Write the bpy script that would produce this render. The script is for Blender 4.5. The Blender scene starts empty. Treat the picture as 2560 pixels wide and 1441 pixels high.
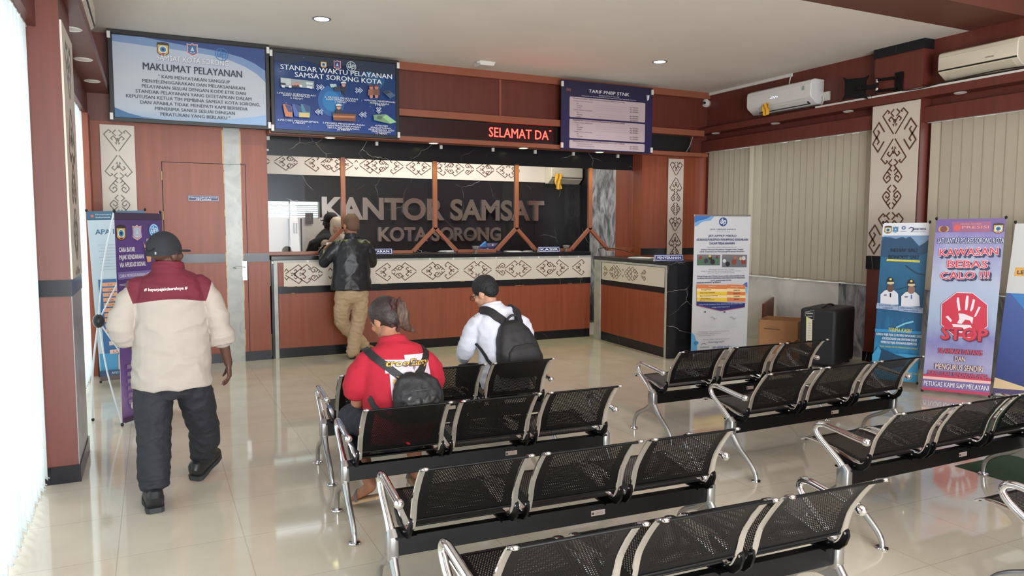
import bpy, bmesh, math, random
from mathutils import Vector, Matrix, noise
R = math.radians
PI = math.pi
random.seed(7)
SC = bpy.context.scene
COL = SC.collection

# ------------------------------------------------------------------ camera
HC = 1.65
YAW, PITCH, ROLL = R(25.7), R(4.64), R(0.13)
fw = Vector((math.sin(YAW)*math.cos(PITCH), math.cos(YAW)*math.cos(PITCH), -math.sin(PITCH)))
rt = Vector((math.cos(YAW), -math.sin(YAW), 0))
up = rt.cross(fw)
r2 = rt*math.cos(ROLL) + up*math.sin(ROLL)
u2 = up*math.cos(ROLL) - rt*math.sin(ROLL)
cam_data = bpy.data.cameras.new('camera')
cam_data.sensor_width = 36
cam_data.lens = 1865/2560*36
cam_data.clip_start = 0.05
cam = bpy.data.objects.new('camera', cam_data)
mw = Matrix(((r2.x, u2.x, -fw.x, 0), (r2.y, u2.y, -fw.y, 0), (r2.z, u2.z, -fw.z, HC), (0, 0, 0, 1)))
cam.matrix_world = mw
COL.objects.link(cam)
SC.camera = cam

# ------------------------------------------------------------------ world, lights, exposure
w = bpy.data.worlds.new('daylight')
SC.world = w
w.use_nodes = True
bg = w.node_tree.nodes['Background']
bg.inputs[0].default_value = (0.86, 0.94, 1.0, 1)
bg.inputs[1].default_value = 1.7
SC.view_settings.view_transform = 'Standard'
SC.view_settings.look = 'None'
SC.view_settings.exposure = 0.62
SC.view_settings.gamma = 1
SC.view_settings.use_curve_mapping = False
SC.cycles.use_denoising = True
SC.cycles.max_bounces = 8
SC.cycles.diffuse_bounces = 4
SC.cycles.glossy_bounces = 4
SC.cycles.transmission_bounces = 6
SC.cycles.transparent_max_bounces = 12
SC.cycles.sample_clamp_indirect = 6
SC.cycles.caustics_reflective = False
SC.cycles.caustics_refractive = False


def area_light(name, loc, direction, sx, sy, power, color=(1, 1, 1), portal=False):
    l = bpy.data.lights.new(name, 'AREA')
    l.shape = 'RECTANGLE'
    l.size, l.size_y = sx, sy
    l.energy = power
    l.color = color
    o = bpy.data.objects.new(name, l)
    o.location = loc
    o.rotation_euler = Vector(direction).to_track_quat('-Z', 'Y').to_euler()
    if portal:
        l.cycles.is_portal = True
    COL.objects.link(o)
    return o


# daylight outside the blinds of the left windows, and an added lamp at the unseen entrance, tilted up to brighten the ceiling
area_light('left_window_daylight', (-1.5, 3.4, 1.5), (1, 0, 0), 4.4, 3.0, 24, (0.86, 0.97, 1.0))
area_light('far_left_window_daylight', (-1.4, 7.75, 1.5), (1, 0, 0), 3.3, 3.0, 30, (0.86, 0.97, 1.0))
area_light('entrance_fill', (1.5, -3.3, 1.2), (0.03, 1, 0.30), 5.0, 2.4, 500, (0.95, 0.97, 1.0))


def spot(name, loc, power, color, angle=120, blend=.6, radius=.04):
    l = bpy.data.lights.new(name, 'SPOT')
    l.energy = power
    l.color = color
    l.spot_size = R(angle)
    l.spot_blend = blend
    l.shadow_soft_size = radius
    o = bpy.data.objects.new(name, l)
    o.location = loc
    COL.objects.link(o)
    return o


for _x, _y in ((1.654, 7.994), (6.002, 8.073)):
    spot('ceiling_downlight_lamp', (_x, _y, 3.74), 45, (0.88, 0.93, 1.0), 140)
for _x in (2.05, 3.42, 4.76, 6.02):
    spot('beam_downlight_lamp', (_x, 9.53, 2.75), 16, (0.86, 1.0, 0.32), 130)
area_light('office_ceiling_lamp', (4.2, 11.0, 3.2), (0, 0, -1), 4.0, 0.6, 62, (1.0, 0.95, 0.88))

# ------------------------------------------------------------------ materials
MATS = {}


def lin(c):
    c = c/255
    return c/12.92 if c <= .04045 else ((c+.055)/1.055)**2.4


def rgb(c):
    return (lin(c[0]), lin(c[1]), lin(c[2]), 1)


def M(name, c, rough=.5, metal=0.0, var=0.0, vscale=6, bump=0.0, bscale=60, emit=0, spec=.5, coat=0, stretch=None):
    if name in MATS:
        return MATS[name]
    m = bpy.data.materials.new(name)
    m.use_nodes = True
    nt = m.node_tree
    b = nt.nodes['Principled BSDF']
    b.inputs['Base Color'].default_value = rgb(c)
    b.inputs['Roughness'].default_value = rough
    b.inputs['Metallic'].default_value = metal
    b.inputs['Specular IOR Level'].default_value = spec
    b.inputs['Coat Weight'].default_value = coat
    if emit:
        b.inputs['Emission Color'].default_value = rgb(c)
        b.inputs['Emission Strength'].default_value = emit
    if var or bump:
        tc = nt.nodes.new('ShaderNodeTexCoord')
        mp = nt.nodes.new('ShaderNodeMapping')
        nt.links.new(tc.outputs['Object'], mp.inputs[0])
        if stretch:
            mp.inputs['Scale'].default_value = stretch
    if var:
        n = nt.nodes.new('ShaderNodeTexNoise')
        n.inputs['Scale'].default_value = vscale
        n.inputs['Detail'].default_value = 5
        nt.links.new(mp.outputs[0], n.inputs['Vector'])
        r = nt.nodes.new('ShaderNodeValToRGB')
        k = rgb(c)
        r.color_ramp.elements[0].position = .3
        r.color_ramp.elements[1].position = .7
        r.color_ramp.elements[0].color = (k[0]*(1-var), k[1]*(1-var), k[2]*(1-var), 1)
        r.color_ramp.elements[1].color = (min(1, k[0]*(1+var)), min(1, k[1]*(1+var)), min(1, k[2]*(1+var)), 1)
        nt.links.new(n.outputs['Fac'], r.inputs[0])
        nt.links.new(r.outputs[0], b.inputs['Base Color'])
    if bump:
        n2 = nt.nodes.new('ShaderNodeTexNoise')
        n2.inputs['Scale'].default_value = bscale
        n2.inputs['Detail'].default_value = 3
        nt.links.new(mp.outputs[0], n2.inputs['Vector'])
        bp = nt.nodes.new('ShaderNodeBump')
        bp.inputs['Strength'].default_value = bump
        bp.inputs['Distance'].default_value = .01
        nt.links.new(n2.outputs['Fac'], bp.inputs['Height'])
        nt.links.new(bp.outputs[0], b.inputs['Normal'])
    MATS[name] = m
    return m


def veined(name, base, vein, scale=1.6, width=.012, rough=.12, mask=.52):
    """polished stone with thin pale veins"""
    m = bpy.data.materials.new(name)
    m.use_nodes = True
    nt = m.node_tree
    N = nt.nodes.new
    L = nt.links.new
    b = nt.nodes['Principled BSDF']
    b.inputs['Roughness'].default_value = rough
    b.inputs['Specular IOR Level'].default_value = .3
    tc = N('ShaderNodeTexCoord')
    wn = N('ShaderNodeTexNoise')
    wn.inputs['Scale'].default_value = 2.2
    wn.inputs['Detail'].default_value = 4
    L(tc.outputs['Object'], wn.inputs['Vector'])
    mx = N('ShaderNodeMix')
    mx.data_type = 'VECTOR'
    mx.inputs['Factor'].default_value = .22
    L(tc.outputs['Object'], mx.inputs['A'])
    L(wn.outputs['Color'], mx.inputs['B'])
    vo = N('ShaderNodeTexVoronoi')
    vo.feature = 'DISTANCE_TO_EDGE'
    vo.inputs['Scale'].default_value = scale
    L(mx.outputs['Result'], vo.inputs['Vector'])
    r = N('ShaderNodeValToRGB')
    r.color_ramp.elements[0].position = 0
    r.color_ramp.elements[0].color = (1, 1, 1, 1)
    r.color_ramp.elements[1].position = width
    r.color_ramp.elements[1].color = (0, 0, 0, 1)
    L(vo.outputs['Distance'], r.inputs[0])
    mn = N('ShaderNodeTexNoise')
    mn.inputs['Scale'].default_value = 1.7
    L(tc.outputs['Object'], mn.inputs['Vector'])
    r2_ = N('ShaderNodeValToRGB')
    r2_.color_ramp.elements[0].position = mask-.03
    r2_.color_ramp.elements[1].position = mask+.12
    L(mn.outputs['Fac'], r2_.inputs[0])
    mu = N('ShaderNodeMath')
    mu.operation = 'MULTIPLY'
    L(r.outputs[0], mu.inputs[0])
    L(r2_.outputs[0], mu.inputs[1])
    cm = N('ShaderNodeMix')
    cm.data_type = 'RGBA'
    cm.inputs['A'].default_value = rgb(base)
    cm.inputs['B'].default_value = rgb(vein)
    L(mu.outputs[0], cm.inputs['Factor'])
    L(cm.outputs['Result'], b.inputs['Base Color'])
    MATS[name] = m
    return m


def marble(name, a, c, scale, distort, rough=.2, stretch=(1, 1, 1)):
    m = bpy.data.materials.new(name)
    m.use_nodes = True
    nt = m.node_tree
    N = nt.nodes.new
    L = nt.links.new
    b = nt.nodes['Principled BSDF']
    b.inputs['Roughness'].default_value = rough
    tc = N('ShaderNodeTexCoord')
    mp = N('ShaderNodeMapping')
    mp.inputs['Scale'].default_value = stretch
    L(tc.outputs['Object'], mp.inputs[0])
    n = N('ShaderNodeTexNoise')
    n.inputs['Scale'].default_value = scale
    n.inputs['Detail'].default_value = 7
    n.inputs['Distortion'].default_value = distort
    L(mp.outputs[0], n.inputs['Vector'])
    r = N('ShaderNodeValToRGB')
    r.color_ramp.elements[0].position = .34
    r.color_ramp.elements[1].position = .66
    r.color_ramp.elements[0].color = rgb(a)
    r.color_ramp.elements[1].color = rgb(c)
    L(n.outputs['Fac'], r.inputs[0])
    L(r.outputs[0], b.inputs['Base Color'])
    MATS[name] = m
    return m


def gradient(name, stops, axis='Z', rough=.35, nscale=0, namt=0.0):
    """printed sheet whose ink runs through the colours of STOPS along its height (generated coordinates)"""
    m = bpy.data.materials.new(name)
    m.use_nodes = True
    nt = m.node_tree
    N = nt.nodes.new
    L = nt.links.new
    b = nt.nodes['Principled BSDF']
    b.inputs['Roughness'].default_value = rough
    tc = N('ShaderNodeTexCoord')
    sp = N('ShaderNodeSeparateXYZ')
    L(tc.outputs['UV'], sp.inputs[0])
    src = sp.outputs['Y' if axis == 'Z' else 'X']
    if nscale:
        n = N('ShaderNodeTexNoise')
        n.inputs['Scale'].default_value = nscale
        n.inputs['Detail'].default_value = 6
        L(tc.outputs['UV'], n.inputs['Vector'])
        ma = N('ShaderNodeMath')
        ma.operation = 'MULTIPLY_ADD'
        L(n.outputs['Fac'], ma.inputs[0])
        ma.inputs[1].default_value = namt
        L(src, ma.inputs[2])
        sb = N('ShaderNodeMath')
        sb.operation = 'SUBTRACT'
        L(ma.outputs[0], sb.inputs[0])
        sb.inputs[1].default_value = namt/2
        src = sb.outputs[0]
    r = N('ShaderNodeValToRGB')
    e = r.color_ramp.elements
    while len(e) < len(stops):
        e.new(.5)
    for i, (p, c) in enumerate(stops):
        e[i].position = p
        e[i].color = rgb(c)
    L(src, r.inputs[0])
    L(r.outputs[0], b.inputs['Base Color'])
    MATS[name] = m
    return m


def wood_material(name, c, rough=.42):
    m = bpy.data.materials.new(name)
    m.use_nodes = True
    nt = m.node_tree
    N = nt.nodes.new
    L = nt.links.new
    b = nt.nodes['Principled BSDF']
    b.inputs['Roughness'].default_value = rough
    tc = N('ShaderNodeTexCoord')
    mp = N('ShaderNodeMapping')
    mp.inputs['Scale'].default_value = (9, 9, .5)
    L(tc.outputs['Object'], mp.inputs[0])
    n = N('ShaderNodeTexNoise')
    n.inputs['Scale'].default_value = 2.2
    n.inputs['Detail'].default_value = 6
    L(mp.outputs[0], n.inputs['Vector'])
    r = N('ShaderNodeValToRGB')
    k = rgb(c)
    r.color_ramp.elements[0].position = .32
    r.color_ramp.elements[1].position = .7
    r.color_ramp.elements[0].color = (k[0]*.86, k[1]*.84, k[2]*.82, 1)
    r.color_ramp.elements[1].color = (k[0]*1.1, k[1]*1.12, k[2]*1.14, 1)
    L(n.outputs['Fac'], r.inputs[0])
    L(r.outputs[0], b.inputs['Base Color'])
    MATS[name] = m
    return m


wood = wood_material('red_brown_laminate', (146, 74, 49))
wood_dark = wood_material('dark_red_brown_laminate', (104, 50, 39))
wood_frame = M('orange_brown_frame', (148, 86, 64), .35)
paint_brown = M('brown_painted_board', (112, 68, 56), .5, var=.05)
black_marble = veined('black_marble', (30, 30, 34), (215, 210, 200), 2.3, .004, .22, .56)
grey_stone = marble('pale_grey_stone', (158, 160, 156), (184, 184, 178), 5, 1.2, .3)
grey_marble = marble('grey_streaked_marble', (96, 100, 104), (186, 188, 190), 5, 2.2, .3, (1, 1, .45))
white_marble = marble('stained_white_marble', (206, 206, 202), (236, 236, 233), 1.6, .8, .3)
plaster = M('white_ceiling_paint', (234, 228, 219), .85, var=.03, vscale=1.5)
panel_white = M('cream_cutout_panel', (214, 204, 190), .45)
panel_brown = M('brown_cutout_line', (92, 56, 42), .5)
panel_grey_line = M('grey_cutout_line', (120, 116, 108), .5)
chrome = M('polished_chrome', (232, 233, 236), .09, 1.0)
satin = M('satin_aluminium', (188, 190, 192), .28, 1.0)
black_steel = M('black_powder_coated_steel', (9, 9, 10), .4, spec=.22)
black_plastic = M('black_plastic', (24, 24, 26), .4)
white_plastic = M('white_plastic', (222, 220, 214), .35)
cream_plastic = M('aged_cream_plastic', (216, 208, 186), .38)
dark_gap = M('dark_recess', (16, 15, 16), .6)
gold = M('gold_foil_edge', (150, 122, 80), .4, .6)
paper = M('white_paper', (228, 228, 226), .6)
steel_letter = M('mirror_steel', (196, 188, 182), .2, 1.0)
lamp_white = M('lit_lamp_face', (225, 238, 255), .4, emit=14)
lamp_warm = M('lit_warm_lamp_face', (250, 246, 170), .4, emit=5)
lamp_off = M('frosted_lamp_face', (226, 216, 206), .4)
led_red = M('red_led_characters', (255, 28, 22), .4, emit=18)
led_panel = M('dark_red_led_panel', (46, 10, 14), .3)



# ------------------------------------------------------------------ mesh building
class MB:
    def __init__(s):
        s.v, s.f, s.m, s.uv = [], [], [], {}

    def add(s, verts, faces, m=0):
        o = len(s.v)
        s.v += [Vector(p) for p in verts]
        for f in faces:
            s.f.append(tuple(i+o for i in f))
            s.m.append(m)
        return o

    def box(s, x0, x1, y0, y1, z0, z1, m=0):
        v = [(x0, y0, z0), (x1, y0, z0), (x1, y1, z0), (x0, y1, z0), (x0, y0, z1), (x1, y0, z1), (x1, y1, z1), (x0, y1, z1)]
        s.add(v, [(3, 2, 1, 0), (4, 5, 6, 7), (0, 1, 5, 4), (1, 2, 6, 5), (2, 3, 7, 6), (3, 0, 4, 7)], m)

    def quad(s, a, b, c, d, m=0):
        s.add([a, b, c, d], [(0, 1, 2, 3)], m)

    def prism(s, A, B, m=0):
        """solid between two matching outlines"""
        n = len(A)
        f = [tuple(range(n-1, -1, -1)), tuple(range(n, 2*n))]
        f += [(i, (i+1) % n, n+(i+1) % n, n+i) for i in range(n)]
        s.add(list(A)+list(B), f, m)

    def bar(s, p, q, wx, wy, up=(0, 0, 1), m=0):
        p, q = Vector(p), Vector(q)
        d = (q-p).normalized()
        a = d.cross(Vector(up))
        if a.length < 1e-4:
            a = d.cross(Vector((1, 0, 0)))
        a.normalize()
        b = d.cross(a)
        A = [p+a*wx/2*i+b*wy/2*j for i, j in ((-1, -1), (1, -1), (1, 1), (-1, 1))]
        B = [c+(q-p) for c in A]
        s.prism(A, B, m)

    def frames(s, path, side=None):
        path = [Vector(p) for p in path]
        out = []
        a = None
        for i, p in enumerate(path):
            t = (path[min(i+1, len(path)-1)]-path[max(i-1, 0)])
            t = t.normalized() if t.length > 1e-9 else Vector((0, 0, 1))
            if side is not None:
                a = Vector(side)
            elif a is None:
                a = Vector((1, 0, 0)) if abs(t.x) < .8 else Vector((0, 1, 0))
            a = a-t*a.dot(t)
            if a.length < 1e-5:
                a = t.orthogonal()
            a.normalize()
            out.append((p, a.copy(), t.cross(a)))
        return out

    def loft(s, path, rx, ry=None, n=12, side=None, m=0, caps=True, close=False, power=2.0):
        """skin of elliptical sections along a path; rx follows SIDE"""
        k = len(path)
        rx = list(rx) if hasattr(rx, '__len__') else [rx]*k
        ry = rx if ry is None else (list(ry) if hasattr(ry, '__len__') else [ry]*k)
        fr = s.frames(path, side)
        v = []
        for (p, a, b), x, y in zip(fr, rx, ry):
            for j in range(n):
                t = 2*PI*j/n
                c, d = math.cos(t), math.sin(t)
                if power != 2:
                    c = math.copysign(abs(c)**(2/power), c)
                    d = math.copysign(abs(d)**(2/power), d)
                v.append(p+a*c*x+b*d*y)
        f = []
        for i in range(k-1):
            for j in range(n):
                f.append((i*n+j, i*n+(j+1) % n, (i+1)*n+(j+1) % n, (i+1)*n+j))
        if caps:
            f.append(tuple(range(n-1, -1, -1)))
            f.append(tuple((k-1)*n+j for j in range(n)))
        s.add(v, f, m)

    def tube(s, path, r, n=10, m=0, smooth=0):
        path = [Vector(p) for p in path]
        if smooth:
            path, r = spline(path, smooth, r)
        s.loft(path, r, n=n, m=m)

    def capsule(s, path, r, n=10, m=0, side=None, flat=1.0):
        """limb with rounded ends"""
        path = [Vector(p) for p in path]
        r = list(r) if hasattr(r, '__len__') else [r]*len(path)
        d0 = (path[0]-path[1]).normalized()
        d1 = (path[-1]-path[-2]).normalized()
        P = [path[0]+d0*r[0]*.95, path[0]+d0*r[0]*.7]+path+[path[-1]+d1*r[-1]*.7, path[-1]+d1*r[-1]*.95]
        Q = [r[0]*.3, r[0]*.72]+r+[r[-1]*.72, r[-1]*.3]
        s.loft(P, Q, [q*flat for q in Q], n=n, m=m, side=side)

    def cyl(s, p, q, r, n=16, m=0, r1=None):
        s.loft([p, q], [r, r if r1 is None else r1], n=n, m=m)

    def lathe(s, prof, c=(0, 0, 0), n=20, m=0):
        v = [(c[0]+max(r, 1e-4)*math.cos(2*PI*j/n), c[1]+max(r, 1e-4)*math.sin(2*PI*j/n), c[2]+z) for r, z in prof for j in range(n)]
        k = len(prof)
        s.add(v, [(i*n+j, i*n+(j+1) % n, (i+1)*n+(j+1) % n, (i+1)*n+j) for i in range(k-1) for j in range(n)], m)

    def ell(s, c, r, rot=None, nu=16, nv=10, m=0):
        c = Vector(c)
        v, f = [], []
        for i in range(nv+1):
            ph = PI*i/nv
            for j in range(nu):
                th = 2*PI*j/nu
                p = Vector((r[0]*math.sin(ph)*math.cos(th), r[1]*math.sin(ph)*math.sin(th), r[2]*math.cos(ph)))
                v.append(c+(rot @ p if rot else p))
        for i in range(nv):
            for j in range(nu):
                f.append((i*nu+j, (i+1)*nu+j, (i+1)*nu+(j+1) % nu, i*nu+(j+1) % nu))
        s.add(v, f, m)

    def xform(s, mat, start=0):
        for i in range(start, len(s.v)):
            s.v[i] = mat @ s.v[i]

    def mesh(s, name, mats, angle=38):
        me = bpy.data.meshes.new(name)
        me.from_pydata([tuple(v) for v in s.v], [], s.f)
        for m in (mats if isinstance(mats, (list, tuple)) else [mats]):
            me.materials.append(m)
        me.polygons.foreach_set('material_index', s.m)
        if angle:
            me.polygons.foreach_set('use_smooth', [True]*len(s.f))
            me.set_sharp_from_angle(angle=R(angle))
        me.update()
        return me


def spline(path, k, r=None):
    """Catmull-Rom refinement of a path (and its radii)"""
    P = [Vector(p) for p in path]
    rr = list(r) if hasattr(r, '__len__') else None
    out, ro = [], []
    for i in range(len(P)-1):
        a, b, c, d = P[max(i-1, 0)], P[i], P[i+1], P[min(i+2, len(P)-1)]
        for j in range(k):
            t = j/k
            out.append(.5*((2*b)+(c-a)*t+(2*a-5*b+4*c-d)*t*t+(3*b-a-3*c+d)*t**3))
            if rr:
                ro.append(rr[i]*(1-t)+rr[i+1]*t)
    out.append(P[-1])
    if rr:
        ro.append(rr[-1])
    return out, (ro if rr else r)


def obj(name, mb, mats, parent=None, bevel=0, loc=None, rot=None, angle=38):
    o = bpy.data.objects.new(name, mb.mesh(name, mats, angle) if isinstance(mb, MB) else mb)
    COL.objects.link(o)
    if parent is not None:
        o.parent = parent
    if loc is not None:
        o.location = loc
    if rot is not None:
        o.rotation_euler = rot
    if bevel:
        b = o.modifiers.new('bevel', 'BEVEL')
        b.width = bevel
        b.segments = 2
        b.limit_method = 'ANGLE'
        b.harden_normals = False
    return o


def tag(o, label, cat, group=None):
    o['label'] = label
    o['category'] = cat
    if group:
        o['group'] = group
    return o


def thing(name, label, cat, loc=(0, 0, 0), rotz=0, group=None):
    o = bpy.data.objects.new(name, None)
    COL.objects.link(o)
    o.location = loc
    o.rotation_euler = (0, 0, rotz)
    o.empty_display_size = .1
    return tag(o, label, cat, group)


def struct(name, mb, mats, bevel=0):
    o = obj(name, mb, mats, bevel=bevel)
    o['kind'] = 'structure'
    return o


def dup(root, label, loc, rotz, group=None):
    r = root.copy()
    COL.objects.link(r)
    r.location = loc
    r.rotation_euler = (0, 0, rotz)
    r['label'] = label
    if group:
        r['group'] = group
    for ch in list(root.children):
        c = ch.copy()
        COL.objects.link(c)
        c.parent = r
        for g in list(ch.children):
            d = g.copy()
            COL.objects.link(d)
            d.parent = c
    return r


def remeshed(name, mb, voxel, smooth=4, warp=None, wrinkle=0, wscale=14, wstretch=(1, 1, 1)):
    """one continuous surface from overlapping volumes"""
    me = mb.mesh(name+'_volume', [], 0)
    o = bpy.data.objects.new(name+'_volume', me)
    COL.objects.link(o)
    r = o.modifiers.new('r', 'REMESH')
    r.mode = 'VOXEL'
    r.voxel_size = voxel
    if smooth:
        q = o.modifiers.new('s', 'SMOOTH')
        q.iterations = smooth
        q.factor = .5
    dg = bpy.context.evaluated_depsgraph_get()
    new = bpy.data.meshes.new_from_object(o.evaluated_get(dg))
    new.name = name
    bpy.data.objects.remove(o)
    bpy.data.meshes.remove(me)
    new.polygons.foreach_set('use_smooth', [True]*len(new.polygons))
    if wrinkle:
        new.update()
        ns = [v.normal.copy() for v in new.vertices]
        for v, n in zip(new.vertices, ns):
            p = Vector((v.co.x*wstretch[0], v.co.y*wstretch[1], v.co.z*wstretch[2]))*wscale
            q = noise.noise(p)+.5*noise.noise(p*2.1+Vector((5, 3, 1)))
            v.co += n*wrinkle*(1-2*abs(q))
    if warp:
        for v in new.vertices:
            v.co = warp(v.co)
    new.update()
    return new


def paint(me, mats, fn):
    """material slot of each face from its centre"""
    me.materials.clear()
    for m in mats:
        me.materials.append(m)
    for p in me.polygons:
        p.material_index = fn(p.center)
    return me


# ------------------------------------------------------------------ flat print: lettering, emblems and pictures in one mesh
def text_mesh(s, bold=0.0, shear=0.0, res=2):
    cu = bpy.data.curves.new('t', 'FONT')
    cu.body = s
    cu.size = 1
    cu.resolution_u = res
    cu.offset = bold
    cu.shear = shear
    o = bpy.data.objects.new('t', cu)
    COL.objects.link(o)
    dg = bpy.context.evaluated_depsgraph_get()
    me = bpy.data.meshes.new_from_object(o.evaluated_get(dg))
    bpy.data.objects.remove(o)
    bpy.data.curves.remove(cu)
    v = [(p.co.x, p.co.y) for p in me.vertices]
    f = [tuple(p.vertices) for p in me.polygons]
    bpy.data.meshes.remove(me)
    return v, f


def color(c, rough=.4, emit=0):
    return M('ink_%d_%d_%d_%d' % (c[0], c[1], c[2], int(rough*100)+1000*int(emit*10)), c, rough, emit=emit)


class Art:
    """u runs right 0..W, v runs up 0..H, each new layer lies a hair in front of the last"""

    def __init__(s, W, H, step=.0004):
        s.W, s.H, s.step = W, H, step
        s.v, s.f, s.mi, s.mats, s.uvs = [], [], [], [], []
        s.layer = 0

    def mat(s, m):
        if isinstance(m, tuple):
            m = color(m)
        if m not in s.mats:
            s.mats.append(m)
        return s.mats.index(m)

    def _add(s, pts, faces, m):
        o = len(s.v)
        for p in pts:
            s.v.append((p[0], p[1], s.layer*s.step))
        k = s.mat(m)
        for f in faces:
            s.f.append(tuple(i+o for i in f))
            s.mi.append(k)

    def up(s):
        s.layer += 1

    def poly(s, pts, m, frac=True):
        s.up()
        if frac:
            pts = [(p[0]*s.W, p[1]*s.H) for p in pts]
        a = sum(pts[i-1][0]*pts[i][1]-pts[i][0]*pts[i-1][1] for i in range(len(pts)))
        if a < 0:
            pts = pts[::-1]
        s._add(pts, [tuple(range(len(pts)))], m)

    def rect(s, u0, v0, u1, v1, m, r=0):
        if not r:
            s.poly([(u0, v0), (u1, v0), (u1, v1), (u0, v1)], m)
            return
        pts = []
        for cx, cy, a0 in ((u1, v1, 0), (u0, v1, 90), (u0, v0, 180), (u1, v0, 270)):
            sx = -1 if cx == u1 else 1
            sy = -1 if cy == v1 else 1
            for i in range(5):
                a = R(a0+i*22.5)
                pts.append((cx*s.W+sx*r+r*math.cos(a), cy*s.H+sy*r+r*math.sin(a)))
        s.poly(pts, m, False)

    def disc(s, u, v, r, m, ry=None, n=24):
        """r as a share of the height"""
        x, y, r = u*s.W, v*s.H, r*s.H
        q = r if ry is None else ry*s.H
        s.poly([(x+r*math.cos(2*PI*i/n), y+q*math.sin(2*PI*i/n)) for i in range(n)], m, False)

    def ring(s, u, v, r0, r1, m, a0=0, a1=360, n=24):
        s.up()
        x, y = u*s.W, v*s.H
        pts, fs = [], []
        for i in range(n+1):
            a = R(a0+(a1-a0)*i/n)
            for r in (r0*s.H, r1*s.H):
                pts.append((x+r*math.cos(a), y+r*math.sin(a)))
        for i in range(n):
            fs.append((2*i, 2*i+1, 2*i+3, 2*i+2))
        s._add(pts, fs, m)

    def line(s, pts, wd, m, frac=True, layer=True):
        """stroke of constant width with mitred joints"""
        if layer:
            s.up()
        P = [Vector((p[0]*s.W, p[1]*s.H)) if frac else Vector((p[0], p[1])) for p in pts]
        out = []
        for i, p in enumerate(P):
            a = (p-P[i-1]).normalized() if i else None
            b = (P[i+1]-p).normalized() if i < len(P)-1 else None
            if a is None:
                n = Vector((-b.y, b.x))
                k = 1
            elif b is None:
                n = Vector((-a.y, a.x))
                k = 1
            else:
                n = Vector((-(a+b).y, (a+b).x))
                n = n.normalized() if n.length > 1e-6 else Vector((-a.y, a.x))
                k = 1/max(.45, n.dot(Vector((-a.y, a.x))))
            out += [p+n*wd/2*k, p-n*wd/2*k]
        s._add(out, [(2*i+1, 2*i+3, 2*i+2, 2*i) for i in range(len(P)-1)], m)

    def text(s, t, u, v, cap, m, width=None, bold=.012, shear=0, align='c', rot=0, layer=True):
        """u,v: centre of the baseline; cap: capital height as a share of H; width: share of W the line fills"""
        vs, fs = text_mesh(t, 0, shear)
        if not vs:
            return
        if layer:
            s.up()
        x0 = min(p[0] for p in vs)
        x1 = max(p[0] for p in vs)
        k = cap*s.H/.73
        sx = k if width is None else width*s.W/(x1-x0)
        off = {'c': (x0+x1)/2, 'l': x0, 'r': x1}[align]
        c, d = math.cos(R(rot)), math.sin(R(rot))
        pts = []
        for p in vs:
            x, y = (p[0]-off)*sx, p[1]*k
            pts.append((u*s.W+x*c-y*d, v*s.H+x*d+y*c))
        if not bold:
            s._add(pts, fs, m)
            return
        # heavier strokes: the same letters laid a little to each side, each copy a hair further forward
        b = bold*.8*k
        dirs = ((-b, 0), (b, 0)) if bold <= .025 else [(b*math.cos(i*PI/4), b*math.sin(i*PI/4)) for i in range(8)]
        keep = s.layer
        for dx, dy in dirs:
            s._add([(p[0]+dx, p[1]+dy) for p in pts], fs, m)
            s.layer += .11
        s.layer = keep

    def build(s, name, origin, udir, vdir, parent=None):
        U, V = Vector(udir).normalized(), Vector(vdir).normalized()
        N = U.cross(V)
        O = Vector(origin)
        me = bpy.data.meshes.new(name)
        me.from_pydata([tuple(O+U*p[0]+V*p[1]+N*p[2]) for p in s.v], [], s.f)
        for m in s.mats:
            me.materials.append(m)
        me.polygons.foreach_set('material_index', s.mi)
        uvl = me.uv_layers.new(name='uv')
        for l in me.loops:
            p = s.v[l.vertex_index]
            uvl.data[l.index].uv = (p[0]/s.W, p[1]/s.H)
        me.update()
        o = bpy.data.objects.new(name, me)
        COL.objects.link(o)
        if parent is not None:
            o.parent = parent
        return o


# ---- emblems
def police_emblem(a, u, v, h):
    """shield with a dark crown band, a pale body and an eye-like centre"""
    q = h*a.H/a.W
    pts = [(-.42, .35), (-.30, .46), (0, .50), (.30, .46), (.42, .35), (.40, -.05), (.42, -.28), (.20, -.45), (0, -.5), (-.20, -.45), (-.42, -.28), (-.40, -.05)]
    a.poly([(u+x*q, v+y*h) for x, y in pts], (38, 36, 34))
    a.poly([(u+x*q*.86, v+y*h*.86-.02*h) for x, y in pts[3:]+pts[:2]], (206, 172, 96))
    a.poly([(u-.38*q, v+.46*h), (u+.38*q, v+.46*h), (u+.38*q, v+.28*h), (u-.38*q, v+.28*h)], (60, 56, 50))
    a.disc(u, v-.04*h, .28*h, (228, 226, 214))
    a.disc(u, v-.04*h, .21*h, (70, 140, 170))
    a.disc(u, v-.04*h, .10*h, (24, 54, 110))
    a.poly([(u-.2*q, v-.3*h), (u+.2*q, v-.3*h), (u, v-.44*h)], (150, 40, 40))


def shield_emblem(a, u, v, h, rim=(214, 120, 110), body=(58, 104, 150)):
    q = h*a.H/a.W
    pts = [(-.40, .44), (-.15, .40), (0, .5), (.15, .40), (.40, .44), (.36, .1), (.40, -.30), (.16, -.42), (0, -.5), (-.16, -.42), (-.40, -.30), (-.36, .1)]
    a.poly([(u+x*q, v+y*h) for x, y in pts], (230, 226, 216))
    a.poly([(u+x*q*.93, v+y*h*.93) for x, y in pts], rim)
    a.poly([(u+x*q*.78, v+y*h*.78) for x, y in pts], body)
    a.poly([(u-.14*q, v-.1*h), (u, v+.22*h), (u+.14*q, v-.1*h)], (190, 206, 220))
    a.line([(u-.2*q, v-.2*h), (u, v-.27*h), (u+.2*q, v-.2*h)], .03*h*a.H, (226, 226, 226))


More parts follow.
